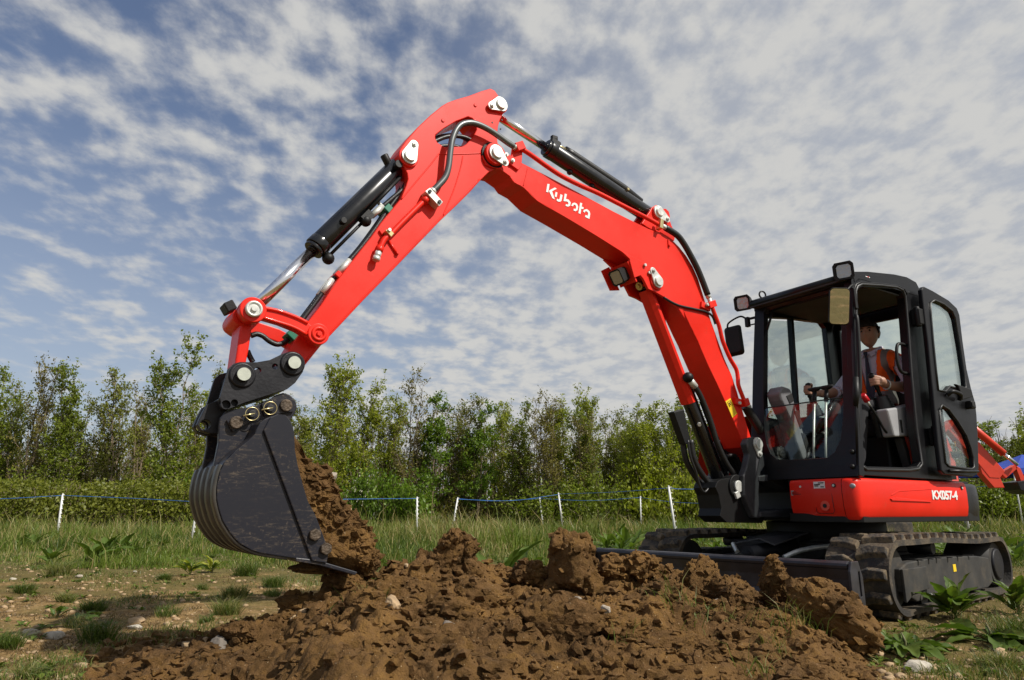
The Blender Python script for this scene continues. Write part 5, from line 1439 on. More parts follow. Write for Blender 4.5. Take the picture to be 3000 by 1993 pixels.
# travel levers with T grips and pedals
for v in (0.44, 0.54):
    G().tube([(0.70, v, 1.0), (0.675, v, 1.15), (0.60, v, 1.53)], 0.009, 8).build('travel_lever', ZINC, seat)
    G().tube([(0.61, v, 1.47), (0.59, v, 1.555)], [0.018, 0.015], 10).tube([(0.588, v - 0.055, 1.585), (0.588, v - 0.02, 1.578), (0.588, v + 0.02, 1.578), (0.588, v + 0.055, 1.585)], [0.010, 0.018, 0.018, 0.010], 10).cyl((0.59, v, 1.55), (0.588, v, 1.578), 0.014).build('lever_grip', PLASTIC, seat)
    G().box((0.76, v, 1.0), (0.13, 0.07, 0.012), Matrix.Rotation(0.35, 3, 'Y')).build('pedal', PLASTIC, seat, 0.005)

# ------------------------------------------------------------------ ground and spoil
rng = np.random.RandomState(11)

RS = np.array([r[0] for r in RIDGE])
RD = np.array([r[1] for r in RIDGE])
RZ = np.array([r[2] for r in RIDGE])


def mound_h(x, y):
    """Height of the spoil heap above the field."""
    s = x / np.maximum(y, 0.5)
    d = np.interp(s, RS, RD)
    z = np.interp(s, RS, RZ, left=0, right=0)
    dy = y - d
    back = np.exp(-(np.maximum(dy, 0) / 0.42) ** 2)
    front = np.clip(1 + np.minimum(dy, 0) / 2.3, 0, 1) ** 1.25
    h = z * np.where(dy > 0, back, front)
    edge = np.clip((s + 0.64) / 0.12, 0, 1) * np.clip((0.54 - s) / 0.06, 0, 1)
    return h * edge


def ground_z(x, y):
    x = np.asarray(x, float)
    y = np.asarray(y, float)
    P = np.stack([x, y, np.zeros_like(x)], -1).reshape(-1, 3)
    d = np.hypot(x, y).ravel()
    k = np.clip(1.2 - d / 40, 0.05, 1)
    z = (0.035 * fbm(P * 0.45, 3) + 0.026 * fbm(P * 1.9 + 5, 3) + 0.030 * fbm(P * 5 + 9, 4, 0.65)) * k
    # level under the tracks
    fl = np.exp(-(((P[:, 0] - 2.62) / 1.9) ** 2 + ((P[:, 1] - 5.9) / 1.9) ** 2) ** 2)
    z = z * (1 - fl) - 0.004 * fl
    return z.reshape(x.shape)


def axis(lo, hi, step, far, g=1.10):
    a = list(np.arange(lo, hi, step))
    s = step
    v = hi
    up_ = []
    while v < far:
        up_.append(v)
        s *= g
        v += s
    up_.append(far)
    s, v, dn = step, lo, []
    while v > -far:
        s *= g
        v -= s
        dn.append(v)
    return np.array(dn[::-1] + a + up_)


gx = axis(-4.6, 4.6, 0.034, 900, 1.09)
gy = axis(2.4, 7.5, 0.030, 900, 1.08)
X, Y = np.meshgrid(gx, gy)
Z = ground_z(X, Y)
nx, ny = len(gx), len(gy)
idx = np.arange(nx * ny).reshape(ny, nx)
T = np.concatenate([np.stack([idx[:-1, :-1], idx[:-1, 1:], idx[1:, 1:]], -1).reshape(-1, 3), np.stack([idx[:-1, :-1], idx[1:, 1:], idx[1:, :-1]], -1).reshape(-1, 3)])

# field surface: sandy loam with moss and thin turf in patches, turf taking over further off
GM = bpy.data.materials.new('field_soil')
GM.use_nodes = True
t = GM.node_tree
b = t.nodes['Principled BSDF']
b.inputs['Roughness'].default_value = 0.95
b.inputs['Specular IOR Level'].default_value = 0.15
co = nn(t, 'ShaderNodeTexCoord')


def tn(t, co, scale, det=6, rough=0.6, off=(0, 0, 0)):
    m_ = nn(t, 'ShaderNodeMapping')
    m_.inputs['Location'].default_value = off
    ln(t, co, 'Object', m_, 0)
    n = nn(t, 'ShaderNodeTexNoise')
    n.inputs['Scale'].default_value = scale
    n.inputs['Detail'].default_value = det
    n.inputs['Roughness'].default_value = rough
    ln(t, m_, 0, n, 0)
    return n.outputs[0]


fine = tn(t, co, 9, 8, 0.7)
sand = mixc(t, maprange(t, fine, 0.35, 0.68), (0.150, 0.090, 0.034), (0.36, 0.235, 0.100))
speck = maprange(t, tn(t, co, 55, 3, 0.5, (3, 1, 0)), 0.62, 0.70)
sand = mixc(t, speck, sand, (0.52, 0.40, 0.24))
moss = mixc(t, tn(t, co, 14, 6, 0.7, (1, 7, 0)), (0.070, 0.065, 0.018), (0.165, 0.125, 0.042))
patch = tn(t, co, 1.25, 5, 0.62, (5, 3, 0))
sx = nn(t, 'ShaderNodeSeparateXYZ')
ln(t, co, 'Object', sx, 0)
dist = maprange(t, sx.outputs[1], 4.5, 11.5, -0.04, 0.34, False)
right = maprange(t, sx.outputs[0], 0.2, 2.8, 0.0, 0.16, False)
c1 = mixc(t, mth(t, 'MULTIPLY', maprange(t, mth(t, 'ADD', mth(t, 'ADD', patch, dist), right), 0.43, 0.62), 0.85), sand, moss)
turf = mixc(t, tn(t, co, 3.5, 6, 0.7, (9, 2, 0)), (0.055, 0.075, 0.018), (0.17, 0.14, 0.06))
c2 = mixc(t, maprange(t, mth(t, 'ADD', sx.outputs[1], mth(t, 'MULTIPLY', patch, 5.0)), 9.0, 14.0), c1, turf)
t.links.new(c2, b.inputs['Base Color'])
bp = nn(t, 'ShaderNodeBump')
bp.inputs['Strength'].default_value = 0.9
bp.inputs['Distance'].default_value = 0.025
t.links.new(mth(t, 'ADD', tn(t, co, 22, 7, 0.7), mth(t, 'MULTIPLY', tn(t, co, 70, 4, 0.6), 0.4)), bp.inputs['Height'])
ln(t, bp, 0, b, 'Normal')
ground = fast_mesh('ground', np.stack([X, Y, Z], -1).reshape(-1, 3), T, GM, smooth=True)
tag(ground, kind='structure')

# excavated clay soil
SOILM = bpy.data.materials.new('clay_soil')
SOILM.use_nodes = True
t = SOILM.node_tree
b = t.nodes['Principled BSDF']
b.inputs['Roughness'].default_value = 0.92
b.inputs['Specular IOR Level'].default_value = 0.2
co = nn(t, 'ShaderNodeTexCoord')
s0 = mixc(t, maprange(t, tn(t, co, 3.2, 6, 0.65), 0.36, 0.66), (0.068, 0.036, 0.011), (0.258, 0.140, 0.041))
s1 = mixc(t, maprange(t, tn(t, co, 26, 6, 0.7, (2, 2, 2)), 0.35, 0.7), s0, (0.180, 0.098, 0.038))
s2 = mixc(t, maprange(t, tn(t, co, 120, 2, 0.5, (4, 1, 6)), 0.70, 0.75), s1, (0.48, 0.36, 0.22))
t.links.new(s2, b.inputs['Base Color'])
bp = nn(t, 'ShaderNodeBump')
bp.inputs['Strength'].default_value = 1.0
bp.inputs['Distance'].default_value = 0.022
t.links.new(mth(t, 'ADD', tn(t, co, 38, 8, 0.75), mth(t, 'MULTIPLY', tn(t, co, 130, 4, 0.6, (1, 1, 1)), 0.45)), bp.inputs['Height'])
ln(t, bp, 0, b, 'Normal')

MS = 0.0085
mx_ = np.arange(-2.30, 2.40, MS)
my_ = np.arange(1.75, 4.95, MS)
X, Y = np.meshgrid(mx_, my_)
H0 = mound_h(X, Y)
P = np.stack([X, Y, H0], -1).reshape(-1, 3)
amp = np.clip(H0.ravel() / 0.14, 0, 1)
rough = 0.03 + 0.12 * fbm(P * 2.3 + 3, 2) + 0.125 * fbm(P * 4.6 + 1, 3, 0.6) - 0.075 * np.abs(fbm(P * 7.0 + 17, 3, 0.6)) + 0.036 * fbm(P * 18, 3, 0.65) + 0.014 * fbm(P * 52, 2, 0.7)
Zm = ground_z(X, Y).ravel() + H0.ravel() + amp * rough - 0.045 * (1 - amp) - 0.012
# nothing of the heap rises into the blade
Vm = np.stack([X.ravel(), Y.ravel(), Zm], -1)
Vm[:, :2] += 0.030 * amp[:, None] * np.stack([pnoise(P * 9 + 40), pnoise(P * 9 + 80)], -1)
nx, ny = len(mx_), len(my_)
idx = np.arange(nx * ny).reshape(ny, nx)
T = np.concatenate([np.stack([idx[:-1, :-1], idx[:-1, 1:], idx[1:, 1:]], -1).reshape(-1, 3), np.stack([idx[:-1, :-1], idx[1:, 1:], idx[1:, :-1]], -1).reshape(-1, 3)])
keep = (amp[T] > 0.02).any(1)
T = T[keep]
used = np.unique(T)
rm = np.full(len(Vm), -1)
rm[used] = np.arange(len(used))
heap = fast_mesh('soil_heap', Vm[used], rm[T], SOILM, smooth=True)
tag(heap, 'long heap of freshly dug brown clay soil in front of the dozer blade', 'soil heap')


def heap_z(x, y):
    x = np.atleast_1d(np.asarray(x, float))
    y = np.atleast_1d(np.asarray(y, float))
    i = np.clip(((x - mx_[0]) / MS).astype(int), 0, nx - 1)
    j = np.clip(((y - my_[0]) / MS).astype(int), 0, ny - 1)
    inside = (x > mx_[0]) & (x < mx_[-1]) & (y > my_[0]) & (y < my_[-1])
    return np.where(inside, np.maximum(Zm.reshape(ny, nx)[j, i], ground_z(x, y)), ground_z(x, y))


I5 = ico(5)
I4 = ico(4)
I2 = ico(2)
I1 = ico(1)


def lump(c, r, seed, sub=I5, rough=0.32, fr=1.0, tilt=(0, 0, 0), gr=0.3):
    V, Tt = sub
    q = V * 1.7 * fr + seed * 7.31
    d = 1 + rough * fbm(q * 0.9, 3, 0.5) + rough * 0.7 * fbm(q * 2.6, 3, 0.6) + 0.13 * fbm(q * 7, 3, 0.65)
    # broken faces: flatten some sides
    rs = np.random.RandomState(seed)
    W = V * d[:, None]
    for k in range(9):
        n = rs.normal(size=3)
        n /= np.linalg.norm(n)
        lim = rs.uniform(0.55, 0.88)
        dd = W @ n
        W = W - np.outer(np.maximum(dd - lim, 0) * 0.8, n)
    W = W + 0.085 * gr * V * (fbm(W * 7 + seed, 4, 0.7) - 0.4 * np.abs(fbm(W * 5 + seed, 2)))[:, None]
    W = W * np.array(r)
    Rm = np.array(Matrix.Rotation(tilt[2], 3, 'Z') @ Matrix.Rotation(tilt[1], 3, 'Y') @ Matrix.Rotation(tilt[0], 3, 'X'))
    return W @ Rm.T + np.array(c), Tt


CL_LAB = ['upright crumbly clod on the left crest of the soil heap', 'tall rounded clod standing at the middle of the heap crest', 'pointed spike of soil in front of the blade end', 'large smooth slab of soil tilted against the near track', 'blocky clod below the spike by the blade', 'dark split clod below the blade top bar', 'small clod at the foot of the blade by the far track', 'flat clod just left of the tall rounded clod', 'small clod just right of the tall rounded clod', 'clod under the bucket lip', 'clod at the left shoulder of the heap below the bucket', 'broad clod below the left crest clod', 'broad clod in the middle slope left of the tall rounded clod', 'clod on the slope under the dark split clod', 'wide clod low on the heap below the left crest', 'biggest low clod at the bottom centre of the heap', 'clod at the lower slope under the far track', 'flat clod on the left toe of the heap', 'long flat clod at the far left toe of the heap', 'clod between the slab and the dark split clod, low on the slope', 'clod low on the heap below the bucket', 'clod low on the heap left of the biggest low clod', 'clod low on the heap right of the biggest low clod']
for i, (x, y, z, hw, hh) in enumerate(CLODS):
    dep = 0.75 * (hw + hh) / 2
    r_ = (hw * 1.08, dep * 1.15, hh * 1.10) if i > 1 else (hw * 0.92, dep, hh * 0.95)
    tl = (0, 0, 0)
    c = (x, y + dep * 0.3, z)
    sub = I5 if i < 6 or i > 8 else I4
    if i == 3:
        r_ = (hw * 1.22, 0.16, hh * 0.80)
        tl = (0.25, 0.58, -0.15)
    if i == 2:
        r_ = (hw * 1.1, 0.09, hh * 1.25)
    if i >= 9:
        c = (x, y + dep * 0.55, heap_z(x, y + dep * 0.55)[0] + 0.02)
        r_ = (hw * 0.9, dep * 0.9, min(hh, hw) * 0.75)
    V, Tt = lump(c, r_, 30 + i, sub, 0.42 if i not in (1, 3) else 0.26, tilt=tl, gr=1.9 if i < 9 else 1.2)
    if i == 0:
        for (ox, oz, k_) in ((-0.085, -0.05, 0.62), (0.075, 0.035, 0.55), (0.02, 0.075, 0.5), (0.09, -0.07, 0.6)):
            V2, T2 = lump((c[0] + ox, c[1] - 0.03, c[2] + oz), tuple(q * k_ for q in r_), 60 + int(ox * 100), I4, 0.5, gr=1.9)
            Tt = np.concatenate([Tt, T2 + len(V)])
            V = np.concatenate([V, V2])
    if i == 1:
        for (ox, oz, k_) in ((-0.05, 0.13, 0.5), (0.06, 0.10, 0.55), (0.10, -0.08, 0.6), (-0.10, -0.12, 0.5), (0.03, -0.16, 0.65)):
            V2, T2 = lump((c[0] + ox, c[1] - 0.02, c[2] + oz), (r_[0] * k_, r_[1] * k_, r_[0] * k_), 80 + int(ox * 100), I4, 0.5, gr=1.9)
            Tt = np.concatenate([Tt, T2 + len(V)])
            V = np.concatenate([V, V2])
    if i == 2:       # narrow towards the top
        f = np.clip((V[:, 2] - z) / hh, -1, 1)
        V[:, 0] = x + (V[:, 0] - x) * (0.85 - 0.5 * f) - 0.03 * f
    nb_ = 260 if i < 9 else 90
    pk = rng.choice(len(V), nb_)
    Vc, Tc, n1 = [V], [Tt], len(V)
    for q in pk:
        s_ = 0.004 + 0.020 * rng.rand() ** 3
        W = I1[0] * (1 + 0.38 * np.clip(rng.normal(size=(len(I1[0]), 1)), -1.4, 1.4)) * s_ * np.array([rng.uniform(.8, 1.5), rng.uniform(.8, 1.5), rng.uniform(.7, 1.1)])
        Vc.append(W + V[q])
        Tc.append(I1[1] + n1)
        n1 += len(W)
    V, Tt = np.concatenate(Vc), np.concatenate(Tc)
    o = fast_mesh('soil_clod', V, Tt, SOILM, smooth=True)
    fl_ = np.ones(len(Tt), bool)
    fl_[-nb_ * len(I1[1]):] = False
    o.data.polygons.foreach_set('use_smooth', fl_)
    tag(o, CL_LAB[i], 'clod', 'clods lying on the soil heap')

# loose crumbs all over the heap
Vs, Ts, n0 = [], [], 0
N = 12000
cx_ = rng.uniform(-2.1, 2.3, N * 3)
cy_ = rng.uniform(2.3, 4.6, N * 3)
h_ = mound_h(cx_, cy_)
ok = (rng.rand(N * 3) < np.clip(h_ / 0.05, 0.02, 1)) & (h_ > 0.003)
cx_, cy_ = cx_[ok][:N], cy_[ok][:N]
cz_ = heap_z(cx_, cy_)
sz = 0.0035 + 0.032 * rng.rand(len(cx_)) ** 5.5
for k in range(len(cx_)):
    big = sz[k] > 0.016
    V, Tt = I2 if big else I1
    W = V * (1 + (0.22 if big else 0.38) * np.clip(rng.normal(size=(len(V), 1)), -1.4, 1.4))
    W *= (1 + 0.5 * pnoise(V * 1.3 + k * 3.17))[:, None]
    if big:
        for c in range(4):
            nv_ = rng.normal(size=3)
            nv_ /= np.linalg.norm(nv_)
            W -= np.outer(np.maximum(W @ nv_ - rng.uniform(0.35, 0.75), 0), nv_)
    W *= sz[k] * np.array([rng.uniform(.8, 1.5), rng.uniform(.8, 1.5), rng.uniform(.6, 1.0)])
    Vs.append(W + np.array([cx_[k], cy_[k], cz_[k] + sz[k] * 0.22]))
    Ts.append(Tt + n0)
    n0 += len(V)
crumbs = fast_mesh('soil_crumbs', np.concatenate(Vs), np.concatenate(Ts), SOILM, smooth=False)
tag(crumbs, 'loose crumbs of clay scattered over the soil heap', 'crumbs', kind='stuff')

# ---- soil in the bucket: a slope pouring over the lip
poly = np.array(SOIL)
cpt = poly.mean(0)
rows = []
vs = np.linspace(-0.285, 0.262, 84)
pr = np.array([(p[0], p[2]) for p in crom([(p[0], 0, p[1]) for p in list(SOIL) + [SOIL[0]]], 12)])[:-1]
for v in vs:
    e = abs(v + 0.01) / 0.275
    k = 1 - 0.22 * e ** 5
    rows.append(np.stack([cpt[0] + (pr[:, 0] - cpt[0]) * k, np.full(len(pr), v), cpt[1] + (pr[:, 1] - cpt[1]) * (k if e < 1 else k)], -1))
for k in np.linspace(0.92, 0.02, 22):
    rows.append(np.stack([cpt[0] + (rows[83][:, 0] - cpt[0]) * k, np.full(len(pr), vs[-1] + 0.012 * (1 - k)), cpt[1] + (rows[83][:, 2] - cpt[1]) * k], -1))
S = np.array(rows)
vs = np.concatenate([vs, np.full(22, vs[-1] + 0.012)])
m_ = S.shape[1]
Vb = S.reshape(-1, 3)
nb = np.zeros_like(Vb)
nb[:, 0] = Vb[:, 0] - cpt[0]
nb[:, 2] = Vb[:, 2] - cpt[1]
nb /= np.linalg.norm(nb, axis=1)[:, None] + 1e-6
# only the free surface is rough; inside the shell it stays put
free = np.clip((4.62 - Vb[:, 0]) / 0.12, 0, 1)
cap_n = np.zeros_like(Vb)
cap_n[84 * m_:, 1] = 1
Vb = Vb + cap_n * (0.030 * fbm(Vb * 9 + 5, 4, 0.65) - 0.004)[:, None] + nb * (free * (0.060 * fbm(Vb * 5 + 3, 3, 0.6) + 0.018 * fbm(Vb * 22, 3, 0.65) + 0.008 * fbm(Vb * 70, 2)))[:, None]
idx = np.arange(len(vs) * m_).reshape(len(vs), m_)
i2 = np.roll(idx, -1, 1)
Tb = np.concatenate([np.stack([idx[:-1], i2[:-1], i2[1:]], -1).reshape(-1, 3), np.stack([idx[:-1], i2[1:], idx[1:]], -1).reshape(-1, 3)])
capc = []
for r_i, fl in ((0, 1), (len(vs) - 1, 0)):
    Vb = np.concatenate([Vb, [[cpt[0], vs[0] if r_i == 0 else vs[-1], cpt[1]]]])
    ci = len(Vb) - 1
    a_ = idx[r_i]
    capc.append(np.stack([a_, np.roll(a_, -1), np.full(m_, ci)], -1))
Tb = np.concatenate([Tb] + capc)
load = fast_mesh('bucket_soil', Vb, Tb, SOILM, smooth=True)
load.location = CEN
load.rotation_euler = (0, 0, R(180 + 34))
tag(load, 'brown soil filling the excavator bucket and spilling over its lip', 'soil')
# crumbs stuck to it
Vs, Ts, n0 = [], [], 0
fi = np.where((free > 0.8) & (np.abs(S.reshape(-1, 3)[:, 1]) < 0.3))[0]
for k, i in enumerate(rng.choice(fi, 1500)):
    s_ = 0.004 + 0.020 * rng.rand() ** 4
    V, Tt = I1
    W = V * (1 + 0.38 * np.clip(rng.normal(size=(len(V), 1)), -1.4, 1.4)) * s_ * np.array([rng.uniform(.8, 1.5), rng.uniform(.8, 1.5), rng.uniform(.7, 1.1)])
    Vs.append(W + Vb[i] + nb[i] * s_ * 0.3)
    Ts.append(Tt + n0)
    n0 += len(V)
lc_ = fast_mesh('crumbs', np.concatenate(Vs), np.concatenate(Ts), SOILM, parent=load, smooth=False)
lc_['kind'] = 'stuff'
un = np.array(SOIL_UNDER)
uc_ = un.mean(0)
V, Tt = lump((0, 0, 0), (0.12, 0.20, 0.035), 91, I4, 0.45)
o = fast_mesh('clinging_soil', V + np.array([uc_[0], 0.05, uc_[1] + 0.012]), Tt, SOILM, parent=load, smooth=True)

# ---- stones
SC = {'white': mat('chalky_stone', (0.42, 0.38, 0.31), 0.9, var=0.2, vscale=12, bump=0.5, bscale=40), 'pale': mat('pale_flint', (0.34, 0.29, 0.23), 0.8, var=0.25, vscale=10, bump=0.5, bscale=40), 'sand': mat('sandy_stone', (0.36, 0.25, 0.14), 0.85, var=0.25, vscale=10, bump=0.5, bscale=40), 'grey': mat('grey_stone', (0.19, 0.16, 0.13), 0.85, var=0.25, vscale=10, bump=0.5, bscale=40)}
ST_LAB = ['white stone at the left edge of the picture by the grass', 'pale square-edged stone below the tall weed on the left', 'broad flat sandy stone in the left foreground', 'small white stone lying against the broad flat sandy one', 'rounded sandy stone in the bare patch left of the bucket', 'tiny white stone far back in the bare patch', 'pale flat stone near the left corner grass tuft', 'white flat stone beside the green tuft at lower left', 'white block of rubble at the bottom right corner', 'flat pale stone at the foot of the tilted soil slab', 'sandy stone at the bottom edge below the slab', 'white pebble behind the heap', 'sandy stone right of the broad flat one', 'pale stones under the bucket heel', 'small sandy stone left of the bare patch']
for i, (x, y, s_, c) in enumerate(STONES):
    V, Tt = lump((x, y, ground_z(np.array([x]), np.array([y]))[0] + s_ * 0.25), (s_ * 0.92, s_ * 0.65, s_ * 0.42), 200 + i, I4, 0.35, 0.7)
    o = fast_mesh('stone', V, Tt, SC[c], smooth=True)
    tag(o, ST_LAB[i], 'stone', 'stones lying on the bare ground')
MS_LAB = ['egg-shaped sandy stone in the left toe of the heap', 'small sandy stone right of the egg-shaped one', 'sandy stone above the bottom edge in the left toe of the heap', 'grey lump of stone in the left toe of the heap', 'sandy chip below the bucket on the heap', 'larger sandy chip beside the small one below the bucket', 'long sandy stone low in the centre of the heap', 'sandy stone under the bucket tip', 'pale pointed stone right of centre on the heap', 'pale stone below the tall rounded clod', 'grey stone left of the tall rounded clod', 'pale stone in the blocky clod by the blade', 'grey stone near the bottom of the heap centre']
for i, (x, y, z, s_, c) in enumerate(MSTONES):
    V, Tt = lump((x, y, max(heap_z(x, y)[0] + s_ * 0.35, 0)), (s_ * 0.75, s_ * 0.5, s_ * 0.5), 300 + i, I4, 0.35, 0.7, (rng.uniform(-.6, .6), rng.uniform(-.6, .6), rng.uniform(0, 3)))
    o = fast_mesh('stone', V, Tt, SC[c], smooth=True)
    tag(o, MS_LAB[i], 'stone', 'stones lying on the soil heap')
for i, (u, v, w, s_, lb) in enumerate(((4.345, 0.16, 0.815, 0.038, 'pinkish stone near the top of the bucket load'), (4.27, 0.20, 0.660, 0.024, 'small sandy stone halfway down the bucket load'))):
    V, Tt = lump((0, 0, 0), (s_ * 1.2, s_, s_ * 0.8), 330 + i, I4, 0.3, 0.7, (0.3, 0.6, 0))
    o = fast_mesh('stone', V + np.array([u - 0.015, v, w]), Tt, SC['pale' if i == 0 else 'sand'], smooth=True)
    o.location = CEN
    o.rotation_euler = (0, 0, R(214))
    tag(o, lb, 'stone', 'stones in the bucket load')
# gravel on the bare ground
Vs, Ts, n0 = [], [], 0
gy_ = 3.0 + 6 * rng.rand(6500) ** 1.6
gx_ = rng.uniform(-0.80, 0.75, 6500) * gy_
okg = mound_h(gx_, gy_) <= 0.03
gx_, gy_ = gx_[okg], gy_[okg]
gz_ = ground_z(gx_, gy_)
for k in range(len(gx_)):
    s_ = 0.003 + 0.020 * rng.rand() ** 6
    V, Tt = I1
    W = V * (1 + 0.22 * np.clip(rng.normal(size=(len(V), 1)), -1.4, 1.4)) * np.array([s_ * 1.3, s_, s_ * 0.7])
    Vs.append(W + np.array([gx_[k], gy_[k], gz_[k] + s_ * 0.2]))
    Ts.append(Tt + n0)
    n0 += len(V)
gr_ = fast_mesh('gravel', np.concatenate(Vs), np.concatenate(Ts), SC['sand'], smooth=True)
tag(gr_, 'small gravel and pebbles strewn over the bare ground', 'gravel', kind='stuff')

# ------------------------------------------------------------------ grass
GRASS = leafmat('grass_blades', (0.042, 0.078, 0.012), (0.140, 0.190, 0.027), (0.38, 0.29, 0.14), 0.32)


def blades(x, y, h, w, lean, tint, seed):
    rs = np.random.RandomState(seed)
    n = len(x)
    z = ground_z(x, y)
    a = rs.uniform(0, 2 * np.pi, n)
    d = np.stack([np.cos(a), np.sin(a), np.zeros(n)], -1)
    fa = rs.uniform(0, 2 * np.pi, n)
    s_ = np.stack([np.cos(fa), np.sin(fa), np.zeros(n)], -1) * (w / 2)[:, None]
    base = np.stack([x, y, z - 0.01], -1)
    up_ = np.array([0, 0, 1.0])
    midp = base + up_ * (h * 0.55)[:, None] + d * (h * lean * 0.30)[:, None]
    tip = base + up_ * (h * (1 - 0.25 * lean))[:, None] + d * (h * lean)[:, None]
    V = np.stack([base - s_, base + s_, midp + s_ * 0.75, midp - s_ * 0.75, tip], 1).reshape(-1, 3)
    o = (np.arange(n) * 5)[:, None]
    T = np.concatenate([o + np.array([[0, 1, 2]]), o + np.array([[0, 2, 3]]), o + np.array([[3, 2, 4]])])
    return V, T, np.repeat(tint, 5)


def free_of_machine(x, y):
    """Keeps grass out of the track footprints and the heap."""
    a = R(180 + 40)
    dx, dy = x - CEN[0], y - CEN[1]
    u = dx * math.cos(a) + dy * math.sin(a)
    v = -dx * math.sin(a) + dy * math.cos(a)
    return ~((np.abs(u) < 1.3) & (np.abs(v) < 1.0)) & (mound_h(x, y) < 0.02)


# meadow beyond the digging
N = 150000
y = np.exp(rng.uniform(np.log(8.3), np.log(31), N))
x = rng.uniform(-0.95, 0.95, N) * y
P = np.stack([x * 0.35, y * 0.35, np.zeros(N)], -1)
nz = fbm(P, 3)
h = (0.12 + 0.23 * rng.rand(N) ** 1.4) * (1 + 0.8 * nz) * np.clip((y - 6.5) / 6, 0.25, 1.1)
h = np.clip(h, 0.04, 0.6)
sn = fbm(np.stack([x * 0.55, y * 0.22, np.full(N, 17.0)], -1), 3)
straw_p = 0.06 + 0.62 * np.clip(sn * 2.6 + 0.05, 0, 1) + 0.22 * np.exp(-((x / y + 0.10) / 0.16) ** 2) * (y > 13)
straw = rng.rand(N) < straw_p
cl = fbm(np.stack([x * 1.3, y * 1.3, np.full(N, 3.0)], -1), 3)
tint = np.where(straw, rng.uniform(0.80, 1.0, N), np.clip(0.46 + 0.9 * nz + 0.5 * cl + rng.normal(0, 0.18, N), 0.0, 0.78))
h = np.where(straw, h * 1.45, h) * (1 + 0.9 * np.clip(cl, -0.6, 0.8))
h = h * np.clip(0.75 + 2.2 * fbm(np.stack([x * 0.8, y * 0.5, np.full(N, 8.0)], -1), 2), 0.22, 1.7)
h = np.where(rng.rand(N) < 0.012, h * 1.9, h)
V, T, c = blades(x, y, h, 0.0045 + 0.00075 * y, rng.uniform(0.15, 0.75, N), tint, 1)
meadow = fast_mesh('meadow_grass', V, T, GRASS, c)
tag(meadow, 'long green and straw coloured grass of the field behind the digging', 'grass', kind='stuff')

# thin short turf on the bare ground
N = 150000
y = np.exp(rng.uniform(np.log(2.9), np.log(9.5), N))
x = rng.uniform(-0.85, 0.85, N) * y
P = np.stack([x, y, np.zeros(N)], -1)
pt = fbm(P * 0.9 + 21, 4, 0.6) + 0.13 * np.clip((y - 4) / 4, 0, 1.5) + 0.16 * (x > 1.2)
ok = (pt > 0.10 + 0.18 * rng.rand(N)) & free_of_machine(x, y)
x, y, pt = x[ok], y[ok], pt[ok]
n = len(x)
tint = np.where(rng.rand(n) < 0.38, rng.uniform(0.8, 1.0, n), np.clip(0.30 + rng.normal(0, 0.2, n), 0, 0.72))
V, T, c = blades(x, y, 0.012 + 0.038 * rng.rand(n) ** 2.2 * (1 + 2.5 * np.clip(pt, 0, 0.5)), 0.002 + 0.00045 * y, rng.uniform(0.3, 1.2, n), tint, 2)
turf_o = fast_mesh('thin_turf', V, T, GRASS, c)
tag(turf_o, 'thin short grass and moss growing over the sandy soil', 'grass', kind='stuff')

# dry moss, dead stalks and seedlings that mottle the bare soil
LITTER = leafmat('dry_litter', (0.062, 0.055, 0.016), (0.150, 0.088, 0.036), (0.30, 0.21, 0.10), 0.2)
N = 190000
y = np.exp(rng.uniform(np.log(2.9), np.log(10.5), N))
x = rng.uniform(-0.85, 0.85, N) * y
P = np.stack([x, y, np.zeros(N)], -1)
pt = fbm(P * 1.5 + 51, 5, 0.65)
ok = (pt > -0.10 + 0.20 * rng.rand(N)) & free_of_machine(x, y)
x, y, pt = x[ok], y[ok], pt[ok]
n = len(x)
tint = np.clip(0.35 + 0.9 * pt + rng.normal(0, 0.25, n), 0, 1)
V, T, c = blades(x, y, (0.008 + 0.050 * rng.rand(n) ** 2.5) * (0.6 + 1.6 * np.clip(pt, 0, 0.5)), 0.0022 + 0.0006 * y, rng.uniform(0.5, 2.0, n), tint, 9)
lit = fast_mesh('ground_litter', V, T, LITTER, c)
tag(lit, 'dry moss and dead stalks mottling the sandy soil', 'litter', kind='stuff')

# low leafy weeds scattered over the bare soil
Pl, Al, Ll, Tl = [], [], [], []
for k in range(900):
    y0 = math.exp(rng.uniform(math.log(3.0), math.log(9.5)))
    x0 = rng.uniform(-0.82, 0.80) * y0
    if not free_of_machine(np.array([x0]), np.array([y0]))[0] or fbm(np.array([[x0, y0, 0.0]]) * 0.8 + 77, 3)[0] < -0.05:
        continue
    z0 = ground_z(np.array([x0]), np.array([y0]))[0]
    m_ = rng.randint(6, 13)
    Pl.append(np.tile([x0, y0, z0 + 0.004], (m_, 1)))
    az = rng.uniform(0, 6.28, m_)
    el = rng.uniform(0.15, 1.0, m_)
    Al.append(np.stack([np.cos(az) * np.cos(el), np.sin(az) * np.cos(el), np.sin(el)], -1))
    Ll.append(rng.uniform(0.02, 0.06, m_))
    Tl.append(np.clip(rng.normal(0.5, 0.2, m_), 0, 0.8))
Pl, Al, Ll, Tl = [np.concatenate(q) for q in (Pl, Al, Ll, Tl)]
sd_ = np.cross(Al, [0, 0, 1.0])
sd_ /= np.linalg.norm(sd_, axis=1)[:, None]
dr = np.array([0, 0, -0.25])
V = np.stack([Pl, Pl + (Al * 0.5 + sd_ * 0.24) * Ll[:, None], Pl + (Al + dr) * Ll[:, None], Pl + (Al * 0.5 - sd_ * 0.24) * Ll[:, None], Pl + (Al * 0.5 + dr * 0.3) * Ll[:, None]], 1).reshape(-1, 3)
o5 = (np.arange(len(Pl)) * 5)[:, None]
T = np.concatenate([o5 + np.array([q]) for q in ([[0, 1, 4], [1, 2, 4], [2, 3, 4], [3, 0, 4]])])
wd_ = fast_mesh('low_weeds', V, T, GRASS, np.repeat(Tl, 5))
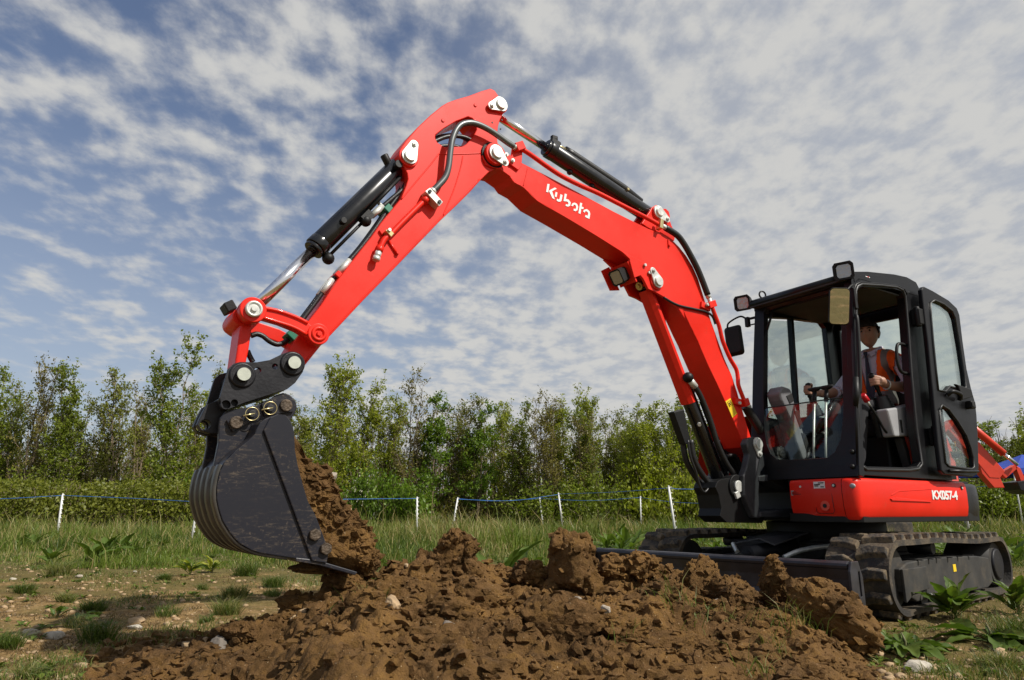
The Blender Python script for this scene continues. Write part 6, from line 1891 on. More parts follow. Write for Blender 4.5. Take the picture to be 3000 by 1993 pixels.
tag(wd_, 'small low leafy weeds dotted over the sandy soil', 'weeds', kind='stuff')

# tufts
xs_, ys_, hs_, ws_, ls_, ts_ = [], [], [], [], [], []
extra = []
for k in range(70):
    y = 3.4 + 7 * rng.rand()
    x = rng.uniform(-0.78, 0.75) * y
    if free_of_machine(np.array([x]), np.array([y]))[0]:
        extra.append((x, y, rng.uniform(0.05, 0.13)))
for i, (x, y, h) in enumerate(list(TUFTS) + extra):
    n = int(420 if i < len(TUFTS) else 150)
    r_ = h * 0.42
    a = rng.uniform(0, 2 * np.pi, n)
    q = r_ * np.sqrt(rng.rand(n))
    xs_.append(x + q * np.cos(a) * 1.3)
    ys_.append(y + q * np.sin(a))
    hs_.append(h * rng.uniform(0.5, 1.1, n))
    ws_.append(np.full(n, 0.0022 + 0.00028 * y))
    ls_.append(rng.uniform(0.3, 1.7, n))
    dry = 0.10 if i % 3 else 0.55
    ts_.append(np.where(rng.rand(n) < dry, rng.uniform(0.82, 0.95, n), np.clip(rng.normal(0.3, 0.16, n), 0, 0.75)))
V, T, c = blades(*[np.concatenate(q) for q in (xs_, ys_, hs_, ws_, ls_, ts_)], 3)
tf = fast_mesh('grass_tufts', V, T, GRASS, c)
tag(tf, 'dark green grass tufts standing on the sandy ground', 'grass', kind='stuff')
# sprigs growing through the heap
xs_, ys_, zs_ = [], [], []
sp_ = [(-0.62, 3.05), (0.75, 3.35), (0.82, 3.3), (1.05, 3.5), (1.22, 3.45), (1.30, 3.4), (1.12, 3.1), (0.45, 3.0), (1.45, 3.45), (0.95, 2.85)]
xx = np.concatenate([rng.normal(a, 0.045, 26) for a, _ in sp_])
yy = np.concatenate([rng.normal(b_, 0.045, 26) for _, b_ in sp_])
n = len(xx)
V, T, c = blades(xx, yy, rng.uniform(0.06, 0.18, n), np.full(n, 0.004), rng.uniform(0.4, 1.3, n), np.where(rng.rand(n) < 0.4, 0.9, 0.5), 4)
V[:, 2] += np.repeat(heap_z(xx, yy) - ground_z(xx, yy), 5)
spg = fast_mesh('heap_sprigs', V, T, GRASS, c)
tag(spg, 'stray grass sprigs and dry stalks poking out of the soil heap', 'grass', kind='stuff')

# ------------------------------------------------------------------ dock plants
DOCK = leafmat('dock_leaf', (0.045, 0.090, 0.013), (0.110, 0.165, 0.026), (0.36, 0.36, 0.05), 0.35, 0.5)
STEM = mat('dock_stem', (0.12, 0.12, 0.04), 0.6, var=0.3)


def dock_leaf(seed, tint, big=True):
    """Long oval leaf with a folded midrib and wavy edge; base at the origin, tip along +x."""
    rs = np.random.RandomState(seed)
    nu, nv = (12, 7) if big else (7, 5)
    V = []
    bend = rs.uniform(0.4, 1.1)
    ph = rs.uniform(0, 6)
    for i in range(nu):
        f = i / (nu - 1)
        wd = 0.17 * (math.sin(math.pi * min(1, f * 0.93 + 0.07)) ** 0.65) * (1 - 0.35 * f) + 0.004
        st = 0.28
        for j in range(nv):
            g_ = j / (nv - 1) * 2 - 1
            xx_ = st + f * 0.72
            zz = -bend * 0.35 * f * f + abs(g_) * wd * 0.45 + 0.018 * math.sin(f * 19 + ph) * abs(g_) ** 1.5
            V.append((xx_, g_ * wd * (1 + 0.07 * math.sin(f * 23 + ph)), zz))
    T = []
    for i in range(nu - 1):
        for j in range(nv - 1):
            a = i * nv + j
            T += [(a, a + 1, a + nv + 1), (a, a + nv + 1, a + nv)]
    # petiole
    o = len(V)
    for k, (xx_, zz) in enumerate(((0, 0), (0.15, 0.01), (0.32, -0.005))):
        for a in range(3):
            V.append((xx_, 0.009 * math.cos(a * 2.09), zz + 0.009 * math.sin(a * 2.09)))
    for k in range(2):
        for a in range(3):
            p, q_ = o + k * 3 + a, o + k * 3 + (a + 1) % 3
            T += [(p, q_, q_ + 3), (p, q_ + 3, p + 3)]
    return np.array(V), np.array(T), np.full(len(V), tint)


def leaf_mat4(az, el, roll, L, loc):
    M = Matrix.Translation(loc) @ Matrix.Rotation(az, 4, 'Z') @ Matrix.Rotation(-el, 4, 'Y') @ Matrix.Rotation(roll, 4, 'X') @ Matrix.Scale(L, 4)
    return M


LEAFS = []
for k in range(10):
    V, T, c = dock_leaf(50 + k, (0.25, 0.35, 0.45, 0.55, 0.62, 0.7, 0.75, 0.3, 0.5, 0.95)[k])
    o = fast_mesh('leaf', V, T, DOCK, c, smooth=True)
    LEAFS.append(o.data)
    bpy.data.objects.remove(o)
DK_LAB = ['upright dock plant in front of the near track cover', 'flattened dock plant spread over the ground by the tilted slab', 'dock plant at the right edge behind the near track', 'low dock rosette in the bottom right corner', 'dock plant with big leaves behind the heap, left of the tall clod', 'dock plant beside the tall clod behind the heap', 'dock leaf clump growing behind the blade top bar', 'tall weedy dock at the left in the field edge', 'dock plant at the field edge right of the tall weedy one', 'yellowing dock left of and below the bucket heel', 'small dock beside the yellowing one', 'two-leaved seedling on the bare ground at the left', 'small leaf rosette beside the two-leaved seedling']
for i, (x, y, h, n, flat) in enumerate(DOCKS):
    rs = np.random.RandomState(500 + i)
    z = ground_z(np.array([x]), np.array([y]))[0]
    d = empty('dock_plant', (x, y, z))
    tag(d, DK_LAB[i], 'plant', 'dock plants')
    G().tube([(0, 0, -0.02), (0.01, 0, h * 0.25), (0.0, 0.01, h * 0.45)], [0.010, 0.007, 0.004], 6).build('stem', STEM, d)
    for k in range(int(n * 3.0)):
        az = 2 * math.pi * (k * 0.381966 + rs.uniform(-0.05, 0.05))
        if flat > 0.5:
            el = rs.uniform(0.05, 0.45)
            L = h * rs.uniform(0.7, 1.4)
            bz = rs.uniform(0.0, 0.03)
        else:
            el = rs.uniform(0.55, 1.25)
            L = h * rs.uniform(0.30, 0.78)
            bz = rs.uniform(0, h * 0.18)
        me = LEAFS[rs.randint(0, 9)] if i not in (4, 5, 6, 7, 8) else LEAFS[rs.randint(3, 7)]
        if 0.2 < flat < 0.5 and rs.rand() < 0.5:
            me = LEAFS[9]
        o = bpy.data.objects.new('leaf', me)
        C.objects.link(o)
        o.parent = d
        o.matrix_local = leaf_mat4(az, el, rs.uniform(-0.5, 0.5), L, Vector((rs.uniform(-.02, .02), rs.uniform(-.02, .02), bz)))
# docks too far off to show single leaves
FAR = []
for k in range(26):
    FAR.append((rng.uniform(0.12, 0.30), rng.uniform(9, 17), rng.uniform(0.22, 0.42)))
for k in range(20):
    FAR.append((rng.uniform(0.60, 0.76), rng.uniform(8.5, 15), rng.uniform(0.3, 0.5)))
for k in range(10):
    FAR.append((rng.uniform(0.33, 0.58), rng.uniform(9, 13), rng.uniform(0.2, 0.35)))
for k in range(8):
    FAR.append((rng.uniform(-0.7, -0.45), rng.uniform(8.5, 13), rng.uniform(0.25, 0.4)))
acc = {}
for i, (s_, y, h) in enumerate(FAR):
    x = s_ * y
    rs = np.random.RandomState(700 + i)
    k_ = 0 if i < 26 else 1 if i < 46 else 2 if i < 56 else 3
    Vs, Ts, cs = acc.setdefault(k_, ([], [], []))
    for k in range(9):
        V, T, c = dock_leaf(k + i, np.clip(rs.normal(0.6, 0.15), 0, 0.8), False)
        M = np.array(leaf_mat4(k * 2.4 + rs.uniform(-.3, .3), rs.uniform(0.5, 1.3), rs.uniform(-.5, .5), h * rs.uniform(0.6, 1.05), Vector((x, y, rs.uniform(0, h * 0.2) + ground_z(np.array([x]), np.array([y]))[0]))))
        Ts.append(T + sum(len(q) for q in Vs))
        Vs.append(V @ M[:3, :3].T + M[:3, 3])
        cs.append(c)
for k_, (Vs, Ts, cs) in acc.items():
    o = fast_mesh('dock_weeds', np.concatenate(Vs), np.concatenate(Ts), DOCK, np.concatenate(cs), smooth=True)
    tag(o, ('bright green docks in the meadow behind the heap', 'coarse docks in the field behind the counterweight', 'docks in the field seen under the machine', 'docks in the long grass at the left of the field')[k_], 'weeds', kind='stuff')

# ------------------------------------------------------------------ trees, shrubs, hedge
LEAF = {'leafy': leafmat('leaf_mid_green', (0.095, 0.135, 0.013), (0.241, 0.285, 0.032), None, 0.42), 'pale': leafmat('leaf_spring_green', (0.151, 0.185, 0.015), (0.353, 0.382, 0.038), None, 0.45), 'sparse': leafmat('leaf_olive_green', (0.103, 0.123, 0.015), (0.246, 0.257, 0.038), None, 0.40), 'bare': leafmat('leaf_brownish', (0.123, 0.112, 0.022), (0.241, 0.211, 0.045), None, 0.38), 'dense': leafmat('leaf_deep_green', (0.067, 0.128, 0.012), (0.185, 0.279, 0.026), None, 0.40)}
BARK = mat('grey_brown_bark', (0.165, 0.125, 0.082), 0.9, var=0.35, vscale=3)


def sticks(S):
    """3-sided tapered twigs from (p0, p1, r0, r1)."""
    P0 = np.array([s_[0] for s_ in S])
    P1 = np.array([s_[1] for s_ in S])
    r0 = np.array([s_[2] for s_ in S])
    r1 = np.array([s_[3] for s_ in S])
    d = P1 - P0
    d /= np.linalg.norm(d, axis=1)[:, None] + 1e-9
    a = np.cross(d, np.array([0.31, 0.77, 0.2]))
    a /= np.linalg.norm(a, axis=1)[:, None] + 1e-9
    b_ = np.cross(d, a)
    V = []
    for k in range(3):
        th = k * 2 * math.pi / 3
        e = a * math.cos(th) + b_ * math.sin(th)
        V.append(P0 + e * r0[:, None])
        V.append(P1 + e * r1[:, None])
    V = np.stack(V, 1).reshape(-1, 3)
    o = (np.arange(len(S)) * 6)[:, None]
    T = []
    for k in range(3):
        k2 = (k + 1) % 3
        T += [o + np.array([[2 * k, 2 * k2, 2 * k2 + 1]]), o + np.array([[2 * k, 2 * k2 + 1, 2 * k + 1]])]
    return V, np.concatenate(T)


def leaf_quads(P, size, rs, tint):
    n = len(P)
    a = rs.normal(size=(n, 3))
    a /= np.linalg.norm(a, axis=1)[:, None]
    b_ = np.cross(a, rs.normal(size=(n, 3)))
    b_ /= np.linalg.norm(b_, axis=1)[:, None] + 1e-9
    L = (size * rs.uniform(0.6, 1.3, n))[:, None]
    V = np.stack([P - a * L * 0.5, P + b_ * L * 0.30, P + a * L * 0.5, P - b_ * L * 0.30], 1).reshape(-1, 3)
    o = (np.arange(n) * 4)[:, None]
    T = np.concatenate([o + np.array([[0, 1, 2]]), o + np.array([[0, 2, 3]])])
    return V, T, np.repeat(tint, 4)


def make_tree(seed, kind):
    """Unit-free young tree: height 1, crown half-width 1 scaled on placement. Returns (wood, leaves)."""
    rs = np.random.RandomState(seed)
    S, Lp = [], []
    nst = {'bare': 3, 'leafy': 3, 'sparse': 4, 'pale': 4, 'dense': 2}[kind]
    H, W = 7.0, 1.5
    nl = {'bare': 5, 'leafy': 16, 'sparse': 11, 'pale': 14, 'dense': 22}[kind]
    for s_ in range(nst):
        base = np.array([rs.uniform(-0.25, 0.25) * (s_ > 0), rs.uniform(-0.25, 0.25) * (s_ > 0), 0.0])
        top = np.array([rs.uniform(-0.8, 0.8) * W * (0.5 if s_ == 0 else 0.9), rs.uniform(-0.7, 0.7) * W, H * (1 if s_ == 0 else rs.uniform(0.72, 0.95))])
        nseg = 9
        pts = []
        for k in range(nseg + 1):
            f = k / nseg
            p = base + (top - base) * np.array([f ** 1.25, f ** 1.25, f])
            p[:2] += rs.normal(0, 0.05, 2)
            pts.append(p)
        r0 = rs.uniform(0.045, 0.075)
        for k in range(nseg):
            S.append((pts[k], pts[k + 1], r0 * (1 - k / nseg) + 0.008, r0 * (1 - (k + 1) / nseg) + 0.006))
        nb = 30
        for i in range(nb):
            f = rs.uniform(0.10, 0.99)
            k = min(int(f * nseg), nseg - 1)
            p = pts[k] + (pts[k + 1] - pts[k]) * (f * nseg - k)
            az = rs.uniform(0, 2 * np.pi)
            el = rs.uniform(0.5, 1.15) if kind != 'dense' else rs.uniform(0.2, 0.9)
            ln_ = W * rs.uniform(0.45, 1.05) * (1.05 - 0.72 * f) + 0.25
            d = np.array([math.cos(az) * math.cos(el), math.sin(az) * math.cos(el), math.sin(el)])
            q = p + d * ln_ * 0.55
            e = q + (d + np.array([0, 0, 0.35])) * ln_ * 0.45
            S.append((p, q, 0.016, 0.010))
            S.append((q, e, 0.010, 0.004))
            for t_ in range(7):
                g_ = rs.uniform(0.25, 1.0)
                c = p + (q - p) * (g_ / 0.55) if g_ < 0.55 else q + (e - q) * ((g_ - 0.55) / 0.45)
                dd = d * 0.5 + rs.normal(0, 0.6, 3) + np.array([0, 0, 0.5])
                dd /= np.linalg.norm(dd)
                tl = rs.uniform(0.15, 0.42)
                c2 = c + dd * tl
                S.append((c, c2, 0.006, 0.003))
                m_ = rs.poisson(nl * 0.42)
                if m_:
                    Lp.append(c2 + rs.normal(0, 0.075, (m_, 3)))
                m_ = rs.poisson(nl * 0.26)
                if m_:
                    Lp.append(c + (c2 - c) * rs.rand(m_, 1) + rs.normal(0, 0.06, (m_, 3)))
    Lp = np.concatenate(Lp)
    return sticks(S), Lp


PROTO = {}
for kind, seeds in (('bare', (1, 2)), ('leafy', (3, 4, 5)), ('sparse', (6, 7)), ('pale', (8, 9, 10)), ('dense', (11,))):
    for s_ in seeds:
        (V, T), Lp = make_tree(s_, kind)
        wo_ob = fast_mesh('trunk', V, T, BARK)
        rs = np.random.RandomState(s_)
        tint = np.clip(rs.normal(0.5, 0.25, len(Lp)) + 0.25 * (pnoise(Lp * 0.9 + 3)), 0, 1)
        V, T, c = leaf_quads(Lp, 0.125 if kind != 'dense' else 0.145, rs, tint)
        lo_ob = fast_mesh('crown', V, T, LEAF[kind], c)
        PROTO.setdefault(kind, []).append((wo_ob.data, lo_ob.data))
        bpy.data.objects.remove(wo_ob)
        bpy.data.objects.remove(lo_ob)
TR_LAB = ['thin half-bare tree at the left edge of the picture', 'leafy young tree second from the left edge', 'thin olive tree between the two leafy trees on the left', 'tallest dark leafy tree just left of the bucket', 'thin tree touching the quick hitch on its left', 'thin tree hidden behind the bucket', 'spring green tree just right of the quick hitch', 'pale green tree second to the right of the quick hitch', 'dark wiry half-bare tree leaning right beside the pale green one', 'dense deep green tree with a rounded top right of the wiry one', 'bare brown tree behind the dense green one', 'smaller dense green tree under the arm', 'slim pale tree with a tall leading shoot under the boom', 'leafy tree right of the slim pale one', 'pale tree under the boom logo', 'leafy tree right of the pale tree under the logo', 'thin olive tree left of the boom cylinder', 'pale tree left of the boom cylinder guard', 'pale tall tree against the boom cylinder guard', 'leafy tree behind the boom foot', 'leafy tree hidden behind the cab front', 'pale tree hidden behind the cab', 'leafy tree right of the door above the second machine', 'leafy tree at the right edge above the blue canopy', 'leafy tree beyond the left edge', 'leafy tree beyond the right edge', 'thin olive tree behind the bucket load']
FILL = 'slim young tree filling a gap in the far tree row'
use = {}
for i, (x, y, h, hw, kind) in enumerate(TREES):
    k = use.get(kind, i)
    use[kind] = k + 1
    wd, lfm = PROTO[kind][k % len(PROTO[kind])]
    o = empty('tree', (x, y, 0), rng.uniform(0, 6.28))
    sc = h / 7.15
    wx = max(0.75, min(1.5, hw / 1.45))
    o.scale = (wx, wx, sc)
    for nm, me in (('trunk', wd), ('crown', lfm)):
        c = bpy.data.objects.new(nm, me)
        C.objects.link(c)
        c.parent = o
    tag(o, TR_LAB[i] if i < len(TR_LAB) else FILL, 'tree', 'trees along the far edge of the field' if i < len(TR_LAB) else 'slim trees filling the far tree row')


def make_bush(seed, kind, n=5200):
    rs = np.random.RandomState(seed)
    S, Lp = [], []
    for i in range(70):
        az, el = rs.uniform(0, 2 * np.pi), rs.uniform(0.25, 1.45)
        d = np.array([math.cos(az) * math.cos(el), math.sin(az) * math.cos(el), math.sin(el)])
        L = rs.uniform(0.75, 1.08)
        p0 = np.array([rs.normal(0, 0.12), rs.normal(0, 0.12), 0])
        p1 = p0 + d * L * 0.6
        p2 = p0 + (d + rs.normal(0, 0.15, 3)) * L
        S += [(p0, p1, 0.016, 0.009), (p1, p2, 0.009, 0.004)]
        m_ = n // 70
        f = rs.uniform(0.25, 1.05, (m_, 1)) ** 0.8
        Lp.append(np.where(f < 0.6, p0 + (p1 - p0) * f / 0.6, p1 + (p2 - p1) * (f - 0.6) / 0.4) + rs.normal(0, 0.10, (m_, 3)))
    Lp = np.concatenate(Lp)
    Lp = Lp[Lp[:, 2] > 0]
    (V, T) = sticks(S)
    w_ = fast_mesh('stems', V, T, BARK)
    tint = np.clip(rs.normal(0.5, 0.25, len(Lp)), 0, 1)
    V, T, c = leaf_quads(Lp, 0.085, rs, tint)
    l_ = fast_mesh('foliage', V, T, LEAF[kind], c)
    r_ = (w_.data, l_.data)
    bpy.data.objects.remove(w_)
    bpy.data.objects.remove(l_)
    return r_


BUSH = {k: make_bush(40 + i, k) for i, k in enumerate(('leafy', 'dense', 'pale', 'sparse'))}
BK = ['leafy', 'sparse', 'leafy', 'dense', 'leafy', 'dense', 'dense', 'sparse', 'sparse', 'leafy', 'leafy', 'pale', 'pale', 'leafy', 'leafy', 'leafy']
SH_LAB = ['shrub under the half-bare tree at the left edge', 'olive shrub above the bramble hedge on the left', 'shrub under the tallest leafy tree', 'green shrub left of the bucket back', 'shrub right of the quick hitch under the spring green tree', 'elder shrub with creamy white blossom right of the bucket load', 'round green shrub above the third fence post', 'olive shrub under the dense deep green tree', 'olive shrub in the gap under the arm', 'shrub above the pair of leaning fence posts', 'shrub under the boom logo', 'bright yellow green shrub left of the boom cylinder', 'bright yellow green shrub behind the boom cylinder', 'shrub behind the boom foot', 'shrub right of the door above the second machine', 'shrub behind the blue canopy']
for i, (x, y, h, hw) in enumerate(SHRUBS):
    if i in (7, 8):
        continue
    o = empty('shrub', (x, y, 0), rng.uniform(0, 6.28))
    o.scale = (hw * 1.0, hw * 0.8, h * (0.62 if i not in (5, 6, 11, 12) else 0.85))
    for nm, me in zip(('stems', 'foliage'), BUSH[BK[i]]):
        c = bpy.data.objects.new(nm, me)
        C.objects.link(c)
        c.parent = o
    if i == 5:
        rs = np.random.RandomState(5)
        d = rs.normal(size=(60, 3))
        d[:, 2] = np.abs(d[:, 2])
        d[:, 1] = -np.abs(d[:, 1])
        d /= np.linalg.norm(d, axis=1)[:, None]
        c0_ = d * rs.uniform(0.75, 1.0, (60, 1))
        Pb = np.repeat(c0_, 7, 0) + rs.normal(0, 0.022, (420, 3))
        V, T, cc_ = leaf_quads(Pb, 0.035, rs, np.full(420, 0.5))
        bo = fast_mesh('blossom', V, T, mat('cream_blossom', (0.70, 0.68, 0.50), 0.7), cc_, parent=o)
        bo.rotation_euler = (0, 0, -o.rotation_euler.z)
    tag(o, SH_LAB[i], 'shrub', 'shrubs under the trees')


def hedge(name, x0, x1, y0, dep, h, n, kind, label, seed, leaf=0.12, brown=0.0):
    rs = np.random.RandomState(seed)
    x = rs.uniform(x0, x1, n)
    a = rs.uniform(0, math.pi, n)
    rad = rs.uniform(0.55, 1.03, n)
    hh = h * (1 + 0.22 * fbm(np.stack([x * 0.5, np.zeros(n), np.zeros(n)], -1) + seed, 3))
    yy_ = y0 - dep * np.cos(a) * rad
    zz = hh * np.sin(a) ** 0.6 * rad
    P = np.stack([x, yy_, np.maximum(zz, 0.02)], -1) + rs.normal(0, 0.06, (n, 3))
    tint = np.clip(rs.normal(0.45, 0.25, n) + 0.25 * pnoise(P * 1.2), 0, 1)
    V, T, c = leaf_quads(P, leaf, rs, tint)
    o = fast_mesh(name, V, T, LEAF[kind], c)
    # stems fill the inside so that no daylight shows through
    m_ = 900
    xs = rs.uniform(x0, x1, m_)
    S = []
    for k in range(m_):
        az = rs.uniform(0, 6.28)
        y_ = y0 + rs.uniform(-0.5, 0.5) * dep
        p0 = np.array([xs[k], y_, 0])
        hl_ = h * rs.uniform(0.5, 0.95)
        S.append((p0, p0 + np.array([math.cos(az) * 0.5, math.sin(az) * 0.3, hl_]), 0.03, 0.012))
    V, T = sticks(S)
    fast_mesh('stems', V, T, BARK, parent=o)
    tag(o, label, 'hedge')
    return o


hedge('bramble_hedge', -32, -9.5, 27.5, 1.6, 1.75, 52000, 'sparse', 'dense low bramble hedge along the field on the left', 61, 0.13)
hedge('bramble_hedge', -9.5, 14, 32.2, 1.3, 1.25, 42000, 'bare', 'brownish bramble hedge behind the fence in the middle', 62, 0.12)
hedge('bramble_hedge', 17, 34, 34, 1.3, 1.5, 20000, 'leafy', 'green hedge at the far right behind the second machine', 63, 0.14)
# the wood goes on behind the first row of trees
n = 45000
x = rng.uniform(-42, 42, n)
y = rng.uniform(37, 52, n)
top_h = 4.2 + 2.4 * fbm(np.stack([x * 0.22, y * 0.3, np.zeros(n)], -1), 3)
z = top_h * rng.rand(n) ** 0.9
P = np.stack([x, y, z], -1)
okw = fbm(P * 0.55 + 4, 3) > -0.16
P = P[okw]
n = len(P)
V, T, c = leaf_quads(P, 0.24, np.random.RandomState(8), np.clip(rng.normal(0.4, 0.25, n), 0, 1))
fw = fast_mesh('far_wood', V, T, LEAF['sparse'], c)
S = []
for k in range(900):
    x0, y0 = rng.uniform(-42, 42), rng.uniform(35, 48)
    hh = rng.uniform(3.5, 5.5)
    S.append((np.array([x0, y0, 0]), np.array([x0 + rng.normal(0, .4), y0, hh]), 0.07, 0.015))
    for q in range(5):
        f = rng.uniform(.3, .9)
        p0 = np.array([x0, y0, hh * f])
        S.append((p0, p0 + np.array([rng.normal(0, .8), rng.normal(0, .5), rng.uniform(.4, 1.3)]), 0.02, 0.006))
V, T = sticks(S)
fast_mesh('trunks', V, T, BARK, parent=fw)['kind'] = 'stuff'
tag(fw, 'mass of thin young trees standing further back behind the tree row', 'wood', kind='stuff')

# ------------------------------------------------------------------ fence
POSTM = mat('white_plastic_post', (0.72, 0.72, 0.70), 0.5, var=0.06)
ROPEM = mat('blue_rope', (0.02, 0.13, 0.42), 0.6, var=0.2)
PO_LAB = ['leaning white fence post on the far left', 'white fence post half hidden behind the bucket', 'upright white fence post right of the bucket load', 'white fence post leaning right beyond the bucket load', 'small white fence post leaning left under the boom', 'taller white fence post next to the small leaning one', 'small upright white fence post left of the far track', 'nearest white fence post, above the far track', 'white fence post seen under the counterweight']
posts = []
for i, (x0, y0, x1, y1, z1) in enumerate(POSTS):
    g = G()
    a, bq = Vector((x0, y0, -0.05)), Vector((x1, y1, z1))
    d = (bq - a).normalized()
    g.tube([a, bq], [0.027, 0.024], 8)
    L = (bq - a).length
    for k in range(8):
        p = a + d * (L * (0.28 + 0.70 * k / 7))
        g.tube([p + Vector((0.018, -0.01, 0)), p + Vector((0.042, -0.014, 0.006)), p + Vector((0.044, -0.014, 0.034))], 0.008, 5)
    g.tube([bq - d * 0.01, bq + d * 0.03], [0.022, 0.014], 8)
    o = g.build('fence_post', POSTM, None)
    o.location = (0, 0, 0)
    tag(o, PO_LAB[i], 'fence post', 'white plastic fence posts')
RO_LAB = ['blue rope running off the left edge from the leftmost post', 'blue rope between the leftmost post and the bucket', 'blue rope between the bucket and the upright post', 'blue rope from the right-leaning post to the small leaning post', 'lower blue rope from the right-leaning post to the taller post', 'blue rope from the small leaning post to the small upright post', 'blue rope from the taller post to the nearest post', 'blue rope from the small upright post towards the boom foot', 'blue rope from the nearest post running behind the machine', 'blue rope at the right edge behind the counterweight']
for i, P in enumerate(ROPES):
    o = G().tube(crom(P, 6), 0.0075 if i not in (6, 8, 9) else 0.006, 5).build('fence_rope', ROPEM, None)
    tag(o, RO_LAB[i], 'rope', 'blue fence ropes')

# ------------------------------------------------------------------ second machine and canopy
e2 = empty('excavator', (10.2, 16.0, 0))
tag(e2, 'second red excavator partly hidden behind the first one, arm folded down', 'excavator')


def e2slab(name, pts, m, dy=0.22, bev=0.01):
    P = [(p[0] - 10.2, -dy / 2, p[2]) for p in pts]
    return G().slab(P, (0, dy, 0)).build(name, m, e2, bev)


e2slab('boom', EX2['boom'], RED2, 0.22)
e2slab('boom_foot', [(EX2['boom'][0][0] - 1.7, 0, 1.45), (EX2['boom'][0][0], 0, EX2['boom'][0][2]), (EX2['boom'][6][0], 0, EX2['boom'][6][2]), (EX2['boom'][0][0] - 1.6, 0, 1.15)], RED2, 0.22)
e2slab('arm', EX2['lower'], RED2, 0.20)
e2slab('link', EX2['link'], RED2, 0.16)
e2slab('bucket_link', EX2['link2'], RED2, 0.16)
e2slab('bucket', EX2['bucket'], DARK, 0.55)
c = [Vector((p[0] - 10.2, -0.16, p[2])) for p in EX2['cyl']]
G().cyl(c[0], c[1], 0.085, seg=18).build('cylinder', RED2, e2)
G().cyl(c[1], c[2], 0.04, seg=14).build('rod', CHROME, e2)
G().box((-2.4, 0.6, 1.15), (1.6, 1.6, 0.8)).build('engine_cover', RED2, e2, 0.12)
G().box((-2.3, 0.4, 1.9), (1.0, 0.9, 0.9)).build('cab', CABBLK, e2, 0.08)
for s_ in (-0.75, 0.75):
    G().box((-2.4, 0.6 + s_, 0.3), (2.3, 0.4, 0.58)).build('track', RUBBER, e2, 0.22, seg=4)
G().cyl((-2.4, 0.6, 0.5), (-2.4, 0.6, 0.8), 0.5).build('turntable', PLASTIC, e2)
# hooked attachment lying on the grass in front of it
for i, (x, y, lb) in enumerate(((11.30, 15.2, 'dark spare bucket lying in the grass left of the second bucket'), (11.75, 15.4, 'dark spare bucket lying in the grass at the right edge'))):
    o = G().prism([(-0.3, 0.0), (0.25, 0.0), (0.42, 0.18), (0.36, 0.42), (0.1, 0.52), (-0.2, 0.45), (-0.3, 0.25)], -0.25, 0.25).build('spare_bucket', DARK, None, 0.02)
    o.location = (x, y, 0.22)
    o.rotation_euler = (0, 0, 0.3 + i)
    o.scale = (0.6, 0.6, 0.6)
    tag(o, lb, 'bucket', 'spare buckets by the second machine')

CANOPY = mat('blue_canopy_cloth', (0.012, 0.05, 0.34), 0.7, var=0.15, vscale=2)
gz = empty('gazebo', (GAZ[0] + 0.25, GAZ[1], 0))
tag(gz, 'blue pop-up canopy behind the second machine at the right edge', 'gazebo')
hw = 1.6
zb, zt = GAZ[2] + 0.12, GAZ[3]
g = G()
rows = []
for k in range(7):
    f = k / 6
    s_ = hw * (1 - f)
    z = zb + (zt - zb) * (f ** 1.2)
    ring_p = []
    for q in range(24):
        th = 2 * math.pi * q / 24
        m = max(abs(math.cos(th)), abs(math.sin(th)))
        sag = 0.05 * math.sin(math.pi * f) * abs(math.sin(2 * th))
        ring_p.append((s_ * math.cos(th) / m, s_ * math.sin(th) / m, z - sag))
    rows.append(ring_p)
rows.insert(0, [(p[0], p[1], zb - 0.22) for p in rows[0]])
g.grid(rows, False, True).build('canopy_cloth', CANOPY, gz)
for a in (-1, 1):
    for b_ in (-1, 1):
        G().cyl((a * hw * 0.97, b_ * hw * 0.97, 0), (a * hw * 0.97, b_ * hw * 0.97, zb), 0.025, seg=8).build('pole', POSTM, gz)

# ------------------------------------------------------------------ the driver
SKIN = mat('skin', (0.40, 0.22, 0.15), 0.5, var=0.08, vscale=20)
SHIRT = bpy.data.materials.new('striped_shirt')
SHIRT.use_nodes = True
t = SHIRT.node_tree
b = t.nodes['Principled BSDF']
b.inputs['Roughness'].default_value = 0.8
co = nn(t, 'ShaderNodeTexCoord')
wv = nn(t, 'ShaderNodeTexWave')
wv.inputs['Scale'].default_value = 34
wv.bands_direction = 'Y'
ln(t, co, 'Object', wv, 0)
t.links.new(mixc(t, maprange(t, wv.outputs[1], 0.45, 0.75), (0.44, 0.41, 0.58), (0.74, 0.72, 0.80)), b.inputs['Base Color'])
TROUS = mat('dark_trousers', (0.015, 0.015, 0.018), 0.85)
HAIR = mat('dark_hair', (0.012, 0.009, 0.007), 0.55, var=0.3, vscale=60, bump=0.5, bscale=120)
TIE = mat('navy_tie', (0.010, 0.012, 0.035), 0.55, var=0.3, vscale=40)
HIVIS = mat('orange_hi_vis', (0.95, 0.13, 0.015), 0.7, var=0.05)
HIVIS.node_tree.nodes['Principled BSDF'].inputs['Specular IOR Level'].default_value = 0.2
REFL = mat('grey_reflective_tape', (0.20, 0.18, 0.17), 0.45)
EYE = mat('eye', (0.02, 0.015, 0.012), 0.2)

